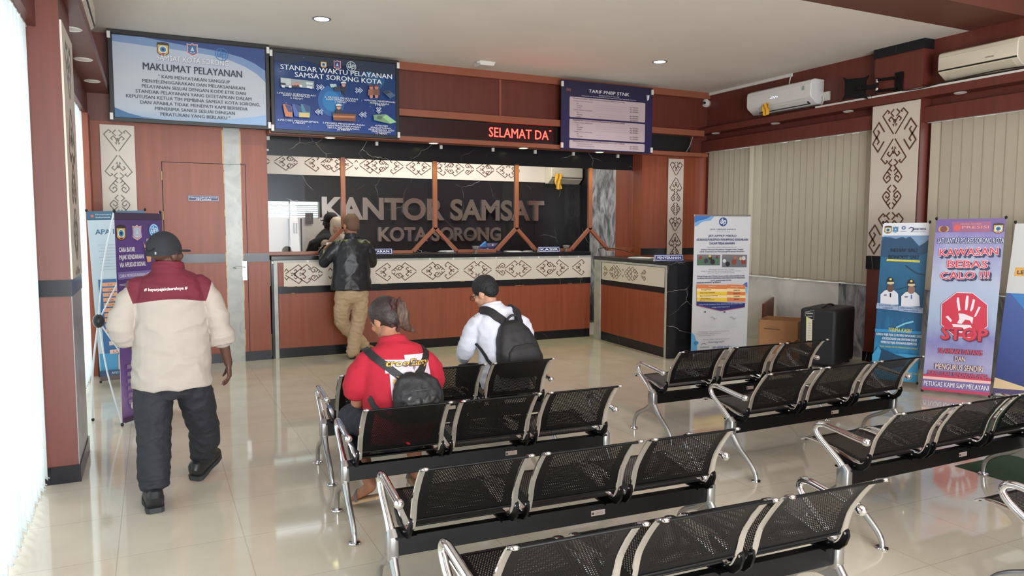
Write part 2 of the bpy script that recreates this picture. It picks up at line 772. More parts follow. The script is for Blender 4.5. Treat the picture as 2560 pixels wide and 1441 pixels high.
def swirl_logo(a, u, v, h, c=(52, 120, 178), bg=None):
    """round mark: two facing hooked strokes"""
    if bg:
        a.disc(u, v, .5*h, bg)
    else:
        a.ring(u, v, .44*h, .5*h, c)
    k = c if bg is None else (238, 242, 246)
    q = h*a.H/a.W
    wd = .085*h*a.H
    a.line([(u-.06*q, v+.38*h), (u-.06*q, v-.02*h), (u-.10*q, v-.14*h), (u-.20*q, v-.18*h), (u-.30*q, v-.12*h), (u-.34*q, v)], wd, k)
    a.line([(u+.06*q, v-.38*h), (u+.06*q, v+.02*h), (u+.10*q, v+.14*h), (u+.20*q, v+.18*h), (u+.30*q, v+.12*h), (u+.34*q, v)], wd, k)
    a.ring(u-.18*q, v+.10*h, .09*h, .15*h, k, 20, 300, 14)
    a.ring(u+.18*q, v-.10*h, .09*h, .15*h, k, 200, 480, 14)


# ---- carved line ornament used on the cream panels
def orn_A(): return ([[(0, .07), (1.36, 1.0), (1.74, .64), (1.60, .46), (1.50, .58)],
                      [(1.02, .12), (1.24, .30), (1.06, .50), (.90, .36)]],
                     [[(.86, .14), (1.06, .14), (1.06, 0), (.86, 0)], [(.86, .10), (.72, .08), (.72, .02), (.86, .02)], [(.50, .08), (.74, .22), (.70, .04)]])


def orn_D(): return ([[(-.26, .10), (0, .36), (.26, .10)]], [])


def orn_B(): return ([[(0, .07), (.74, .66), (.90, .74), (1.02, .68), (1.26, .46), (1.08, .22), (.92, .18), (.78, .32), (.86, .46), (.98, .48)],
                      [(.26, .28), (.46, .08)], [(.46, .44), (.74, .16)]], [])


def orn_C(): return ([[(0, .30), (.20, .58), (.42, .30)]], [])


def ornament(a, seq, x0, yc, h, wd, m, vertical=False, xmax=None, clip=None):
    """SEQ of (kind, direction, step): direction 1 points to -x, -1 to +x; h half-height; metres on the panel"""
    x = x0
    a.up()
    for kind, d, step in seq:
        strokes, fills = {'A': orn_A, 'B': orn_B, 'C': orn_C, 'D': orn_D}[kind]()
        wid = {'A': 1.74, 'B': 1.26, 'C': .42, 'D': .26}[kind]
        for sy in (1, -1):
            for st in strokes:
                P = []
                for px, py in st:
                    X = x+(px if d > 0 else (wid-px))*h
                    Y = sy*py*h
                    P.append((yc+Y, X) if vertical else (X, yc+Y))
                if clip:
                    P = [p for p in P if clip[0] < p[0] < clip[1] and clip[2] < p[1] < clip[3]]
                if len(P) > 1:
                    a.line(P, wd, m, False, False)
            for st in fills:
                P = []
                for px, py in st:
                    X = x+(px if d > 0 else (wid-px))*h
                    Y = sy*py*h
                    P.append((yc+Y, X) if vertical else (X, yc+Y))
                if clip and not all(clip[0] < p[0] < clip[1] and clip[2] < p[1] < clip[3] for p in P):
                    continue
                ar = sum(P[i-1][0]*P[i][1]-P[i][0]*P[i-1][1] for i in range(4 if len(P) > 3 else 3))
                a._add(P if ar > 0 else P[::-1], [tuple(range(len(P)))], m)
        x += step*h

# ------------------------------------------------------------------ the room
YB = 9.625          # wall with the staff door and the counter front
XR = 8.11           # right wall
XL = -0.72          # left wall
ZC = 3.80           # ceiling


def tile_material():
    m = bpy.data.materials.new('polished_floor_tile')
    m.use_nodes = True
    nt = m.node_tree
    N = nt.nodes.new
    L = nt.links.new
    b = nt.nodes['Principled BSDF']
    tc = N('ShaderNodeTexCoord')
    br = N('ShaderNodeTexBrick')
    br.offset = 0
    br.squash = 1
    br.inputs['Scale'].default_value = 1
    br.inputs['Brick Width'].default_value = .6
    br.inputs['Row Height'].default_value = .6
    br.inputs['Mortar Size'].default_value = .0028
    br.inputs['Mortar Smooth'].default_value = .1
    br.inputs['Color1'].default_value = rgb((212, 204, 187))
    br.inputs['Color2'].default_value = rgb((209, 201, 184))
    br.inputs['Mortar'].default_value = rgb((190, 181, 164))
    mp = N('ShaderNodeMapping')
    mp.inputs['Location'].default_value = (.21, .10, 0)
    L(tc.outputs['Object'], mp.inputs[0])
    L(mp.outputs[0], br.inputs['Vector'])
    n = N('ShaderNodeTexNoise')
    n.inputs['Scale'].default_value = 2.5
    n.inputs['Detail'].default_value = 8
    L(tc.outputs['Object'], n.inputs['Vector'])
    r = N('ShaderNodeValToRGB')
    r.color_ramp.elements[0].position = .35
    r.color_ramp.elements[0].color = (.9, .89, .87, 1)
    r.color_ramp.elements[1].position = .65
    r.color_ramp.elements[1].color = (1, 1, 1, 1)
    L(n.outputs['Fac'], r.inputs[0])
    mx = N('ShaderNodeMix')
    mx.data_type = 'RGBA'
    mx.blend_type = 'MULTIPLY'
    mx.inputs['Factor'].default_value = 1
    L(br.outputs['Color'], mx.inputs['A'])
    L(r.outputs[0], mx.inputs['B'])
    L(mx.outputs['Result'], b.inputs['Base Color'])
    b.inputs['Roughness'].default_value = .06
    b.inputs['Specular IOR Level'].default_value = .62
    return m


floor_tile = tile_material()
mb = MB()
mb.box(-1.6, 9.4, -3.6, 12.4, -.1, 0)
struct('floor', mb, floor_tile)
mb = MB()
mb.box(-.9, 8.4, 5.35, 12.2, ZC, ZC+.12)
struct('ceiling', mb, plaster)
mb = MB()
mb.box(-.9, 8.4, 4.74, 5.35, ZC, ZC+.62)
struct('ceiling_beam', mb, paint_brown)
mb = MB()
mb.box(-.9, 8.4, -3.6, 4.74, ZC+.5, ZC+.62)
struct('ceiling_entrance', mb, plaster)

# wall with the staff door
mb = MB()
mb.box(XL, 1.297, YB, 9.90, 0, 2.83, 0)
mb.box(XL, 8.3, YB, 9.90, 2.83, ZC, 1)
mb.box(6.86, 8.3, YB, 9.90, 0, 2.83, 0)
for x0, x1 in ((XL, .13), (1.037, 1.297), (6.86, 8.3)):
    mb.box(x0, x1, YB-.008, YB, 1.222, 1.328, 2)
    mb.box(x0, x1, YB-.014, YB, 0, .115, 2)
mb.box(.80, .985, YB-.012, YB, 2.40, 2.83, 3)
mb.box(.784, .80, YB-.006, YB, 2.40, 2.80, 4)
mb.box(.985, .998, YB-.006, YB, 2.42, 2.80, 4)
struct('wall_back', mb, [wood, wood_dark, black_marble, grey_stone, gold])
# battens and edges of the upper wall
mb = MB()
mb.box(1.3, XR, YB-.07, YB, 3.70, ZC)
struct('trim_1', mb, wood_frame, .004)
mb = MB()
mb.box(4.42, 4.45, YB-.02, YB, 3.18, 3.70)
struct('trim_2', mb, wood_frame)
mb = MB()
mb.box(1.30, 7.90, 9.43, YB, 3.09, 3.18)
struct('trim_3', mb, wood_frame, .004)
mb = MB()
mb.box(1.30, 7.98, 9.43, 9.66, 2.77, 2.83)
struct('trim_4', mb, wood_frame, .004)
mb = MB()
mb.box(1.30, 7.74, 9.575, YB, 2.83, 3.09)
struct('trim_5', mb, dark_gap)
# marble band over the counter window
mb = MB()
mb.box(1.297, 6.95, 9.875, 9.90, 2.55, 2.86)
struct('trim_6', mb, black_marble)

# staff door, flush with the wall
mb = MB()
mb.box(.13, 1.037, YB-.012, YB, .0, 2.395, 0)
mb.box(.13, 1.037, YB-.018, YB-.012, 1.222, 1.328, 1)
mb.box(.13, 1.037, YB-.022, YB-.012, 0, .115, 1)
mb.box(.80, .985, YB-.024, YB-.012, 0, 2.395, 2)
random.seed(3)
for x, s in ((.80, -1), (.985, 1)):
    z = 0.0
    while z < 2.38:
        h = random.uniform(.05, .22)
        wdt = random.uniform(.002, .010)
        mb.box(min(x, x+s*wdt), max(x, x+s*wdt), YB-.0185, YB-.012, z, min(z+h, 2.39), 3)
        z += h*random.uniform(1, 1.15)
for x0, x1, z0, z1 in ((.122, .13, 0, 2.403), (1.037, 1.045, 0, 2.403), (.122, 1.045, 2.395, 2.403)):
    mb.box(x0, x1, YB-.004, YB, z0, z1, 4)
door = struct('door_1', mb, [wood, black_marble, grey_stone, gold, dark_gap])
mb = MB()
mb.box(.975, 1.030, YB-.032, YB-.022, 1.00, 1.235)
mb.cyl((1.0, YB-.032, 1.16), (1.0, YB-.075, 1.16), .011)
mb.tube([(1.005, YB-.075, 1.16), (.96, YB-.078, 1.162), (.90, YB-.075, 1.158), (.872, YB-.068, 1.156)], .009, 8, smooth=3)
mb.cyl((1.0, YB-.032, 1.065), (1.0, YB-.038, 1.065), .012)
obj('door_handle', mb, satin, door, .002)
for z in (1.78, 2.24):
    mb = MB()
    mb.cyl((.124, YB-.016, z-.05), (.124, YB-.016, z+.05), .008, 8)
    obj('hinge', mb, M('pale_brass', (214, 190, 150), .3, .9), door)

# right wall with two blind-covered windows and the column between them
mb = MB()
mb.box(XR, XR+.2, -3.6, 9.9, 2.86, ZC+.6, 0)
mb.box(XR, XR+.2, 6.95, 9.9, 0, .93, 1)
mb.box(XR, XR+.2, 2.2, 6.95, 0, .93, 2)
mb.box(XR, XR+.2, 9.52, 9.9, .93, 2.86, 0)
mb.box(XR, XR+.2, 5.70, 6.50, .93, 2.86, 0)
mb.box(XR, XR+.2, -3.6, 2.2, 0, 2.86, 0)
struct('wall_right', mb, [wood_dark, white_marble, grey_marble])
mb = MB()
mb.box(8.0, XR, 2.2, YB, 2.86, 3.03)
struct('trim_7', mb, wood_dark)
mb = MB()
mb.box(7.90, XR, -1.0, YB, 3.13, 3.22)
struct('trim_8', mb, wood_dark, .004)
mb = MB()
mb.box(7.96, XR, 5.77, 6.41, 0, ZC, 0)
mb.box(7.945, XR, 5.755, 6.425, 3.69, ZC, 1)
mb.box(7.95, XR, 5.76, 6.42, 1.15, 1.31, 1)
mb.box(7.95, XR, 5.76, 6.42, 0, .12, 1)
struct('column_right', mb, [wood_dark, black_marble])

mb = MB()
mb.box(4.2, 8.4, -3.6, -3.45, 0, 4.3)
struct('wall_front_light_block', mb, plaster)  # unseen wall behind the camera, added to cut daylight on the right

# left wall: window openings full height, column between them
mb = MB()
mb.box(XL-.2, XL, -3.6, 9.9, 2.90, ZC+.6, 0)
mb.box(XL-.2, XL, 9.32, 9.9, 0, 2.90, 0)
mb.box(XL-.2, XL, 5.48, 6.20, 0, 2.90, 0)
mb.box(XL-.2, XL, -3.6, 1.0, 0, 2.90, 0)
mb.box(XL-.2, XL, 1.0, 9.32, 0, .03, 0)
struct('wall_left', mb, wood_dark)
mb = MB()
mb.box(XL, -.60, -1.0, 9.61, 2.87, 3.13)
struct('trim_9', mb, wood_dark)
mb = MB()
mb.box(XL, -.385, -1.0, 9.61, 3.13, 3.21)
struct('trim_10', mb, wood_dark, .004)
mb = MB()
mb.box(XL, -.61, -1.0, 9.61, 3.21, ZC)
struct('trim_11', mb, paint_brown)
mb = MB()
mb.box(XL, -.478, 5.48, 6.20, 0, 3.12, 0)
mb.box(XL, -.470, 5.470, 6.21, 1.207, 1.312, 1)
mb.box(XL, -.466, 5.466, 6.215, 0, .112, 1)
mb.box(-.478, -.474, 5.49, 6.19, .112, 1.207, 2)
struct('column_left', mb, [wood_dark, black_marble, grey_stone])  # darker laminate puts the column's backlit shade into its colour
# narrow pier at the far left corner
mb = MB()
mb.box(XL, -.585, 9.32, YB, 0, 2.87)
struct('trim_12', mb, wood)
for n, (y0, y1) in enumerate(((1.0, 5.48), (6.20, 9.32))):
    mb = MB()
    mb.box(XL-.16, XL-.10, y0, y1, .03, .08)
    mb.box(XL-.16, XL-.10, y0, y1, 2.84, 2.90)
    k = 4 if n == 0 else 3
    for i in range(k+1):
        y = y0+(y1-y0-.05)*i/k
        mb.box(XL-.16, XL-.10, y, y+.05, .08, 2.84)
    struct('window_%d' % (n+3), mb, M('white_aluminium_frame', (220, 222, 224), .4))
for n, (y0, y1) in enumerate(((6.50, 9.52), (2.2, 5.70))):
    mb = MB()
    mb.box(XR+.10, XR+.16, y0, y1, .93, .98)
    mb.box(XR+.10, XR+.16, y0, y1, 2.81, 2.86)
    for i in range(4):
        y = y0+(y1-y0-.05)*i/3
        mb.box(XR+.10, XR+.16, y, y+.05, .98, 2.81)
    struct('window_%d' % (n+1), mb, MATS['white_aluminium_frame'])

# office behind the counter
mb = MB()
mb.box(.9, 7.03, 11.90, 12.1, 0, 3.1)
struct('wall_office', mb, black_marble)
mb = MB()
mb.box(7.03, 7.2, 9.90, 10.60, 0, 3.1, 0)
mb.box(7.03, 7.2, 10.60, 11.42, 0, 3.1, 1)
mb.box(7.03, 7.2, 11.42, 12.1, 0, 3.1, 2)
struct('wall_office_right', mb, [wood, grey_marble, black_marble])
mb = MB()
mb.box(.75, .9, 9.90, 12.1, 0, 3.1)
struct('wall_office_left', mb, M('office_wall_paint', (196, 190, 180), .7))
mb = MB()
mb.box(.75, 7.2, 9.90, 12.1, 3.3, 3.4)
struct('ceiling_office', mb, plaster)

# ------------------------------------------------------------------ downlights, detector and other ceiling things


def downlight(x, y, z, face, label, group, r=.06):
    t = thing('downlight', label, 'downlight', (x, y, z), 0, group)
    m = MB()
    m.lathe([(r, 0), (r*1.25, 0), (r*1.3, -.004), (r*1.18, -.009), (r, -.006), (r, 0)], n=24)
    obj('trim_ring', m, white_plastic if face is not lamp_white else satin, t)
    m = MB()
    m.lathe([(r, -.0045), (.001, -.0055)], n=24)
    obj('lens', m, face, t)
    return t


downlight(1.654, 7.994, ZC, lamp_white, 'bright round downlight in the white ceiling in front of the blue process sign', 'ceiling downlights', .075)
downlight(6.002, 8.073, ZC, lamp_white, 'bright round downlight in the white ceiling in front of the tariff sign', 'ceiling downlights', .075)
for x, wh in ((2.05, 'under the blue process sign'), (3.42, 'left of the red running text'), (4.76, 'under the red running text'), (6.02, 'under the tariff sign')):
    downlight(x, 9.53, 2.77, lamp_warm, 'yellowish downlight in the wooden beam '+wh, 'beam downlights over the counter', .055)
for y, wh in ((9.28, 'closest to the far corner'), (8.04, 'below the air conditioner with the yellow cloth'), (6.81, 'below the black television bracket'), (5.35, 'below the cream air conditioner')):
    downlight(8.0, y, 3.13, lamp_off, 'unlit round downlight under the right wall shelf '+wh, 'unlit downlights under the right shelf', .05)
for y, wh in ((6.60, 'nearest to the column'), (7.73, 'in the middle of its three'), (8.83, 'nearest to the white notice board')):
    downlight(-.50, y, 3.13, lamp_off, 'unlit round downlight under the left wall shelf '+wh, 'unlit downlights under the left shelf', .06)
t = thing('smoke_detector', 'square white detector box on the ceiling between the signs', 'smoke detector', (3.994, 9.15, ZC))
m = MB()
m.prism([(-.115, -.115, 0), (.115, -.115, 0), (.115, .115, 0), (-.115, .115, 0)], [(-.095, -.095, -.05), (.095, -.095, -.05), (.095, .095, -.05), (-.095, .095, -.05)])
obj('housing', m, white_plastic, t, .006)
m = MB()
m.cyl((-.11, -.1, -.02), (-.145, -.12, -.025), .014, 10)
obj('cable_gland', m, white_plastic, t)

# ------------------------------------------------------------------ service counter
CX0, CX1, CY = 1.315, 5.95, YB
t = thing('service_counter', 'long service counter with black worktop, cream ornament band and wooden front', 'counter', (0, 0, 0))
m = MB()
m.box(1.345, CX1, CY+.03, CY+.24, .0, 1.235, 0)
m.box(1.40, CX1, CY+.012, CY+.03, .125, .815, 0)
m.box(1.40, 1.47, CY+.02, CY+.03, .9, 1.21, 0)
obj('front_panel', m, wood, t)
m = MB()
m.box(CX0, CX1-.005, CY-.01, CY+.55, 1.235, 1.29)
obj('worktop', m, black_marble, t, .006)
m = MB()
m.box(CX0, 1.345, CY, CY+.06, 0, 1.235)
m.box(1.39, CX1, CY+.016, CY+.03, 0, .125)
m.box(1.39, CX1, CY+.002, CY+.03, .815, .905)
random.seed(5)
for i in range(16):
    x = random.uniform(1.5, 5.8)
    k = random.uniform(.02, .10)
    if i % 2:
        m.box(x, x+k, CY+.001, CY+.004, .898, .905, 1)
    else:
        m.box(x, x+k, CY+.001, CY+.004, .815, .822, 1)
obj('black_trim', m, [black_marble, gold], t)
m = MB()
m.box(1.345, 1.392, CY, CY+.04, 0, 1.235)
m.box(1.392, CX1, CY, CY+.04, 1.205, 1.235)
obj('grey_trim', m, grey_stone, t, .002)
a = Art(4.49, .305)
a.rect(0, 0, 1, 1, panel_white)
a.line([(2.93, 0), (2.93, .305)], .004, (170, 160, 148), False)
SEQ = [('A', 1, .85), ('A', 1, 1.9), ('B', -1, 1.6), ('A', 1, 1.95), ('A', -1, 2.1), ('A', 1, 1.85), ('B', 1, 1.15), ('A', -1, 2.3), ('A', 1, 1.55), ('B', -1, 1.2), ('A', -1, 2.0)]
ornament(a, [('C', 1, .1)]+[('A', 1, .88), ('A', 1, 1.75), ('B', -1, 1.9), ('C', 1, .9), ('A', 1, 1.95), ('A', -1, 2.35), ('A', 1, 1.85), ('B', 1, 1.2), ('A', -1, 2.35),
                              ('A', 1, 1.6), ('B', -1, 1.25), ('A', -1, 2.35), ('A', 1, 1.85), ('A', -1, 2.3), ('B', 1, 1.2), ('A', 1, 1.9), ('A', -1, 2.4), ('A', 1, 1.55), ('B', -1, 1.3), ('A', -1, 2.3), ('A', 1, 1.85)],
         .01, .152, .118, .0105, panel_brown, clip=(.004, 4.48, .01, .295))
a.build('ornament_band', (1.465, CY+.004, .905), (1, 0, 0), (0, 0, 1), t)
for x in (1.75, 2.36, 3.38, 3.72, 4.05, 4.37, 4.74, 5.05, 5.40, 5.72):
    mm = MB()
    mm.box(x, x+.022, CY-.008, CY+.004, 1.205, 1.232)
    obj('cable_clip', mm, white_plastic, t)
mm = MB()
mm.box(1.322, 1.342, CY-.01, CY, 1.195, 1.222)
obj('cable_clip', mm, white_plastic, t)
# side counter, turned a little towards the room
ang = math.atan2(7.649-9.491, 5.822-5.935)
t = thing('side_counter', 'short side counter with black marble end and orange wooden front', 'counter', (5.935, 9.491, 0), ang)
# local x runs towards the viewer, local y points away from the hall side (into the counter)
m = MB()
m.box(.03, 1.93, .02, .60, 0, 1.175, 0)
m.box(.19, 1.86, .008, .02, .125, .82, 0)
obj('front_panel', m, wood, t)
m = MB()
m.box(-.02, 1.955, -.008, .62, 1.178, 1.228)
obj('worktop', m, black_marble, t, .005)
m = MB()
m.box(1.905, 1.955, -.002, .62, 0, 1.178)
m.box(.19, 1.88, .012, .02, 0, .125)
m.box(.19, 1.88, .004, .02, .82, .895)
obj('black_trim', m, black_marble, t)
m = MB()
m.box(0, .19, -.004, .02, 0, 1.178)
m.box(1.86, 1.905, -.004, .02, 0, 1.178)
m.box(.19, 1.86, -.004, .02, 1.15, 1.178)
obj('grey_trim', m, grey_stone, t, .002)
a = Art(1.62, .25)
a.rect(0, 0, 1, 1, panel_white)
ornament(a, [('B', -1, 1.75), ('B', 1, .95), ('A', -1, .9), ('A', -1, 2.0), ('C', 1, .62), ('A', 1, .95), ('A', 1, 1.6), ('B', -1, 2.0), ('B', 1, 1)], .05, .127, .094, .0095, panel_brown, clip=(.004, 1.612, .008, .242))
a.build('ornament_band', (.225, .002, .895), (1, 0, 0), (0, 0, 1), t)

# ------------------------------------------------------------------ glazed screen on the counter
glass = bpy.data.materials.new('clear_acrylic')
glass.use_nodes = True
nt = glass.node_tree
nt.nodes.remove(nt.nodes['Principled BSDF'])
tr = nt.nodes.new('ShaderNodeBsdfTransparent')
tr.inputs[0].default_value = (.93, .94, .95, 1)
gl = nt.nodes.new('ShaderNodeBsdfGlossy')
gl.inputs['Roughness'].default_value = .02
fr = nt.nodes.new('ShaderNodeFresnel')
fr.inputs[0].default_value = 1.28
mx = nt.nodes.new('ShaderNodeMixShader')
nt.links.new(fr.outputs[0], mx.inputs[0])
nt.links.new(tr.outputs[0], mx.inputs[1])
nt.links.new(gl.outputs[0], mx.inputs[2])
nt.links.new(mx.outputs[0], nt.nodes['Material Output'].inputs[0])

t = thing('counter_screen', 'clear screen in an orange-brown frame with four notched openings on the counter', 'screen', (0, 0, 0))
GY = 9.86
posts = [2.277, 3.552, 4.812, 6.068]
m = MB()
zb = 1.2905
for x in posts:
    m.box(x-.030, x+.030, GY-.025, GY+.025, 1.625, 2.56)
    for s in (-1, 1):
        m.bar((x, GY, 1.640), (x+s*.322, GY, 1.3185), .05, .05, (0, 1, 0))
edges = [1.300]+posts+[6.99]
for i in range(5):
    x0 = edges[i]+(.33 if i else 0)
    x1 = edges[i+1]-(.33 if i < 4 else 0)
    m.box(x0, x1, GY-.025, GY+.025, zb, zb+.045)
m.box(6.945, 6.995, GY-.03, GY+.03, zb, 2.56)
obj('frame', m, wood_frame, t, .003)
for i in range(5):
    x0, x1 = edges[i], edges[i+1]
    P = []
    if i:
        P += [(x0, 1.64), (x0+.335, 1.305)]
    else:
        P += [(x0, 1.305)]
    if i < 4:
        P += [(x1-.335, 1.305), (x1, 1.64)]
    else:
        P += [(x1, 1.305)]
    P += [(x1, 2.555), (x0, 2.555)]
    m = MB()
    m.prism([(x, GY-.003, z) for x, z in P], [(x, GY+.003, z) for x, z in P])
    obj('pane', m, glass, t)
for x in (1.33, 2.72, 3.63, 4.42, 5.10, 5.75, 6.55):
    m = MB()
    m.box(x, x+.035, 9.845, 9.875, 2.735, 2.757)
    m.box(x, x+.035, 9.85, 9.875, 2.757, 2.763)
    m.box(x, x+.035, 9.845, 9.875, 2.763, 2.785)
    obj('fixing_clip', m, white_plastic, t)
m = MB()
m.box(1.30, 1.35, 9.84, 9.875, 2.60, 2.625)
obj('fixing_clip', m, white_plastic, t)
# grey stone posts of the openings seen through the screen

# ------------------------------------------------------------------ vertical blinds


def blind_material(name, c, trans):
    m = bpy.data.materials.new(name)
    m.use_nodes = True
    nt = m.node_tree
    N = nt.nodes.new
    nt.nodes.remove(nt.nodes['Principled BSDF'])
    tc = N('ShaderNodeTexCoord')
    mp = N('ShaderNodeMapping')
    mp.inputs['Scale'].default_value = (120, 120, 30)
    n = N('ShaderNodeTexNoise')
    n.inputs['Scale'].default_value = 2
    r = N('ShaderNodeValToRGB')
    k = rgb(c)
    r.color_ramp.elements[0].color = (k[0]*.94, k[1]*.94, k[2]*.94, 1)
    r.color_ramp.elements[1].color = k
    d = N('ShaderNodeBsdfDiffuse')
    t = N('ShaderNodeBsdfTranslucent')
    x = N('ShaderNodeMixShader')
    x.inputs[0].default_value = trans
    L = nt.links.new
    L(tc.outputs['Object'], mp.inputs[0])
    L(mp.outputs[0], n.inputs['Vector'])
    L(n.outputs['Fac'], r.inputs[0])
    L(r.outputs[0], d.inputs[0])
    L(r.outputs[0], t.inputs[0])
    L(d.outputs[0], x.inputs[1])
    L(t.outputs[0], x.inputs[2])
    L(x.outputs[0], nt.nodes['Material Output'].inputs[0])
    return m


blind_white = blind_material('white_blind_fabric', (232, 238, 236), .36)
blind_cream = blind_material('cream_blind_fabric', (178, 168, 149), .10)


def slat_mesh(width, z0, z1, curve):
    m = MB()
    n = 6
    A, B = [], []
    for i in range(n+1):
        y = (i/n-.5)*width
        x = curve*(1-(2*i/n-1)**2)
        A.append((x, y))
    for i in range(n):
        (xa, ya), (xb, yb) = A[i], A[i+1]
        m.quad((xa, ya, z0), (xb, yb, z0), (xb, yb, z1), (xa, ya, z1))
    # weighted hem
    m.loft([(curve*.8, -width*.48, z0+.02), (curve*.8, width*.48, z0+.02)], [.0035, .0035], n=6)
    return m


def blind(label, x, y0, y1, z0, z1, mat, width, pitch, angle, seed, gaps=(), group=None):
    t = thing('vertical_blind', label, 'blind', (x, y0, 0), 0, group)
    random.seed(seed)
    me = slat_mesh(width, z0, z1, .010 if mat is blind_white else .0015).mesh('slat', mat, 60)
    m = MB()
    m.box(-.02, .02, 0, y1-y0, z1, z1+.03)
    obj('head_rail', m, white_plastic, t)
    n = int((y1-y0)/pitch)
    for i in range(n):
        y = (i+.5)*pitch
        a = angle+random.uniform(-.10, .10)*(1 if mat is blind_white else .08)
        for g, ga in gaps:
            if abs(y+y0-g) < pitch/2:
                a = ga
        s = bpy.data.objects.new('slat', me)
        COL.objects.link(s)
        s.parent = t
        s.location = (random.uniform(-.004, .004) if mat is blind_white else (.0022 if i % 2 else -.0022), y, random.uniform(-.006, .006))
        s.rotation_euler = (0, 0, a)
    return t


blind('bright white floor-length vertical blind on the near side of the left column', -.665, 1.1, 5.47, .055, 2.86, blind_white, .127, .112, R(28), 1)
blind('bright white vertical blind between the left column and the notice board', -.662, 6.22, 9.30, .055, 2.86, blind_white, .127, .112, R(28), 2)
blind('cream vertical blind closed over the window behind the cartons', 8.075, 6.45, 9.58, .945, 2.855, blind_cream, .130, .118, R(.3), 3, ((8.52, R(48)), (8.40, R(30))))
blind('cream vertical blind closed over the window behind the red stop banner', 8.075, 2.4, 5.76, .945, 2.855, blind_cream, .130, .118, R(.3), 4, ((5.70, R(30)),))

# ------------------------------------------------------------------ cream panels with carved ornament
TOPDOWN = (('D', 1, .40), ('A', 1, .42), ('A', -1, 2.5), ('D', 1, 3.95), ('B', -1, 4.35), ('D', 1, 5.8), ('B', 1, 6.25), ('D', 1, 7.75), ('A', 1, 7.85), ('A', -1, 9.9), ('D', 1, 11.3), ('B', -1, 11.8), ('B', 1, 13.3))


def carved_panel(label, origin, udir, width, z0, z1, h, wd, linecol, wings=False, seq=None):
    t = thing('ornament_panel', label, 'wall panel', origin)
    U = Vector(udir)
    Nn = U.cross(Vector((0, 0, 1)))
    m = MB()
    P = [(0, z0), (width, z0), (width, z1), (0, z1)]
    m.prism([tuple(U*p+Vector((0, 0, z))) for p, z in P], [tuple(U*p+Vector((0, 0, z))+Nn*.012) for p, z in P])
    obj('board', m, panel_white, t)
    a = Art(width, z1-z0)
    clip = (.01, width-.01, .01, z1-z0-.02)
    H = z1-z0
    if seq is None:
        for kind, d, top in TOPDOWN:
            wid = {'A': 1.74, 'B': 1.26, 'D': .26}[kind]
            ornament(a, [(kind, d, 0)], H-top*h-wid*h, width/2, h, wd, linecol, True, clip=clip)
    if wings:
        a.up()
        H = z1-z0
        for yb, dn in ((H-.23, 1), (H-.52, -1), (H-1.46, 1), (H-1.75, -1)):
            for sx in (-1, 1):
                pts = [(.13, -.09), (.21, .03), (.285, -.07), (.235, -.15), (.20, -.09), (.225, -.06)]
                P = [(width/2+sx*x, yb+dn*y) for x, y in pts]
                P = [p for p in P if clip[2] < p[1] < clip[3]]
                if len(P) > 1:
                    a.line(P, wd, linecol, False, False)
    a.build('carving', tuple(Nn*.0125+Vector((0, 0, z0))), tuple(U), (0, 0, 1), t)
    return t


carved_panel('tall cream panel with large brown carved ornament on the right column', (7.958, 6.405, 0), (0, -1, 0), .62, 1.315, 3.12, .165, .016, panel_brown, True)
carved_panel('narrow cream panel with brown carved ornament on the wall right of the counter', (7.345, YB-.0155, 0), (1, 0, 0), .295, 1.0, 2.735, .118, .012, panel_brown)
carved_panel('cream panel with pale grey carved ornament left of the staff door', (-.49, YB-.0155, 0), (1, 0, 0), .345, 1.0, 2.79, .135, .011, panel_grey_line)
carved_panel('grey carved ornament panel on the side of the left column', (-.477, 5.49, 0), (0, 1, 0), .69, 1.314, 2.93, .20, .02, panel_grey_line)
carved_panel('cream panel with brown carved ornament above the office lettering', (1.2, 11.897, 0), (1, 0, 0), 5.80, 2.455, 2.80, .01, .001, panel_brown, seq=[])
a = Art(5.7, .345)
ornament(a, [('A', -1, 2.1), ('B', -1, 1.8), ('A', 1, 1.5), ('B', -1, 2.1), ('A', 1, 2.0), ('B', 1, 1.25), ('A', -1, 1.05), ('A', -1, 1.95), ('C', 1, .62), ('A', 1, 1.05), ('A', 1, 1.5), ('B', -1, 1.5),
             ('A', -1, 2.1), ('A', 1, 1.7), ('A', -1, 2.1), ('A', 1, 1.6), ('B', 1, 1.1), ('A', -1, 1.9), ('B', -1, 1.6), ('A', 1, 1.4), ('B', -1, 1.6), ('A', 1, 1.9), ('A', -1, 2)],
         .02, .185, .125, .013, panel_brown, clip=(.004, 5.69, .008, .325))
_p = [o for o in bpy.data.objects if o.get('label', '').endswith('office lettering')][0]
for c in list(_p.children):
    if c.name.startswith('carving'):
        bpy.data.objects.remove(c)
a.build('carving', (0, -.0135, 2.455), (1, 0, 0), (0, 0, 1), _p)

# ------------------------------------------------------------------ steel lettering on the office wall


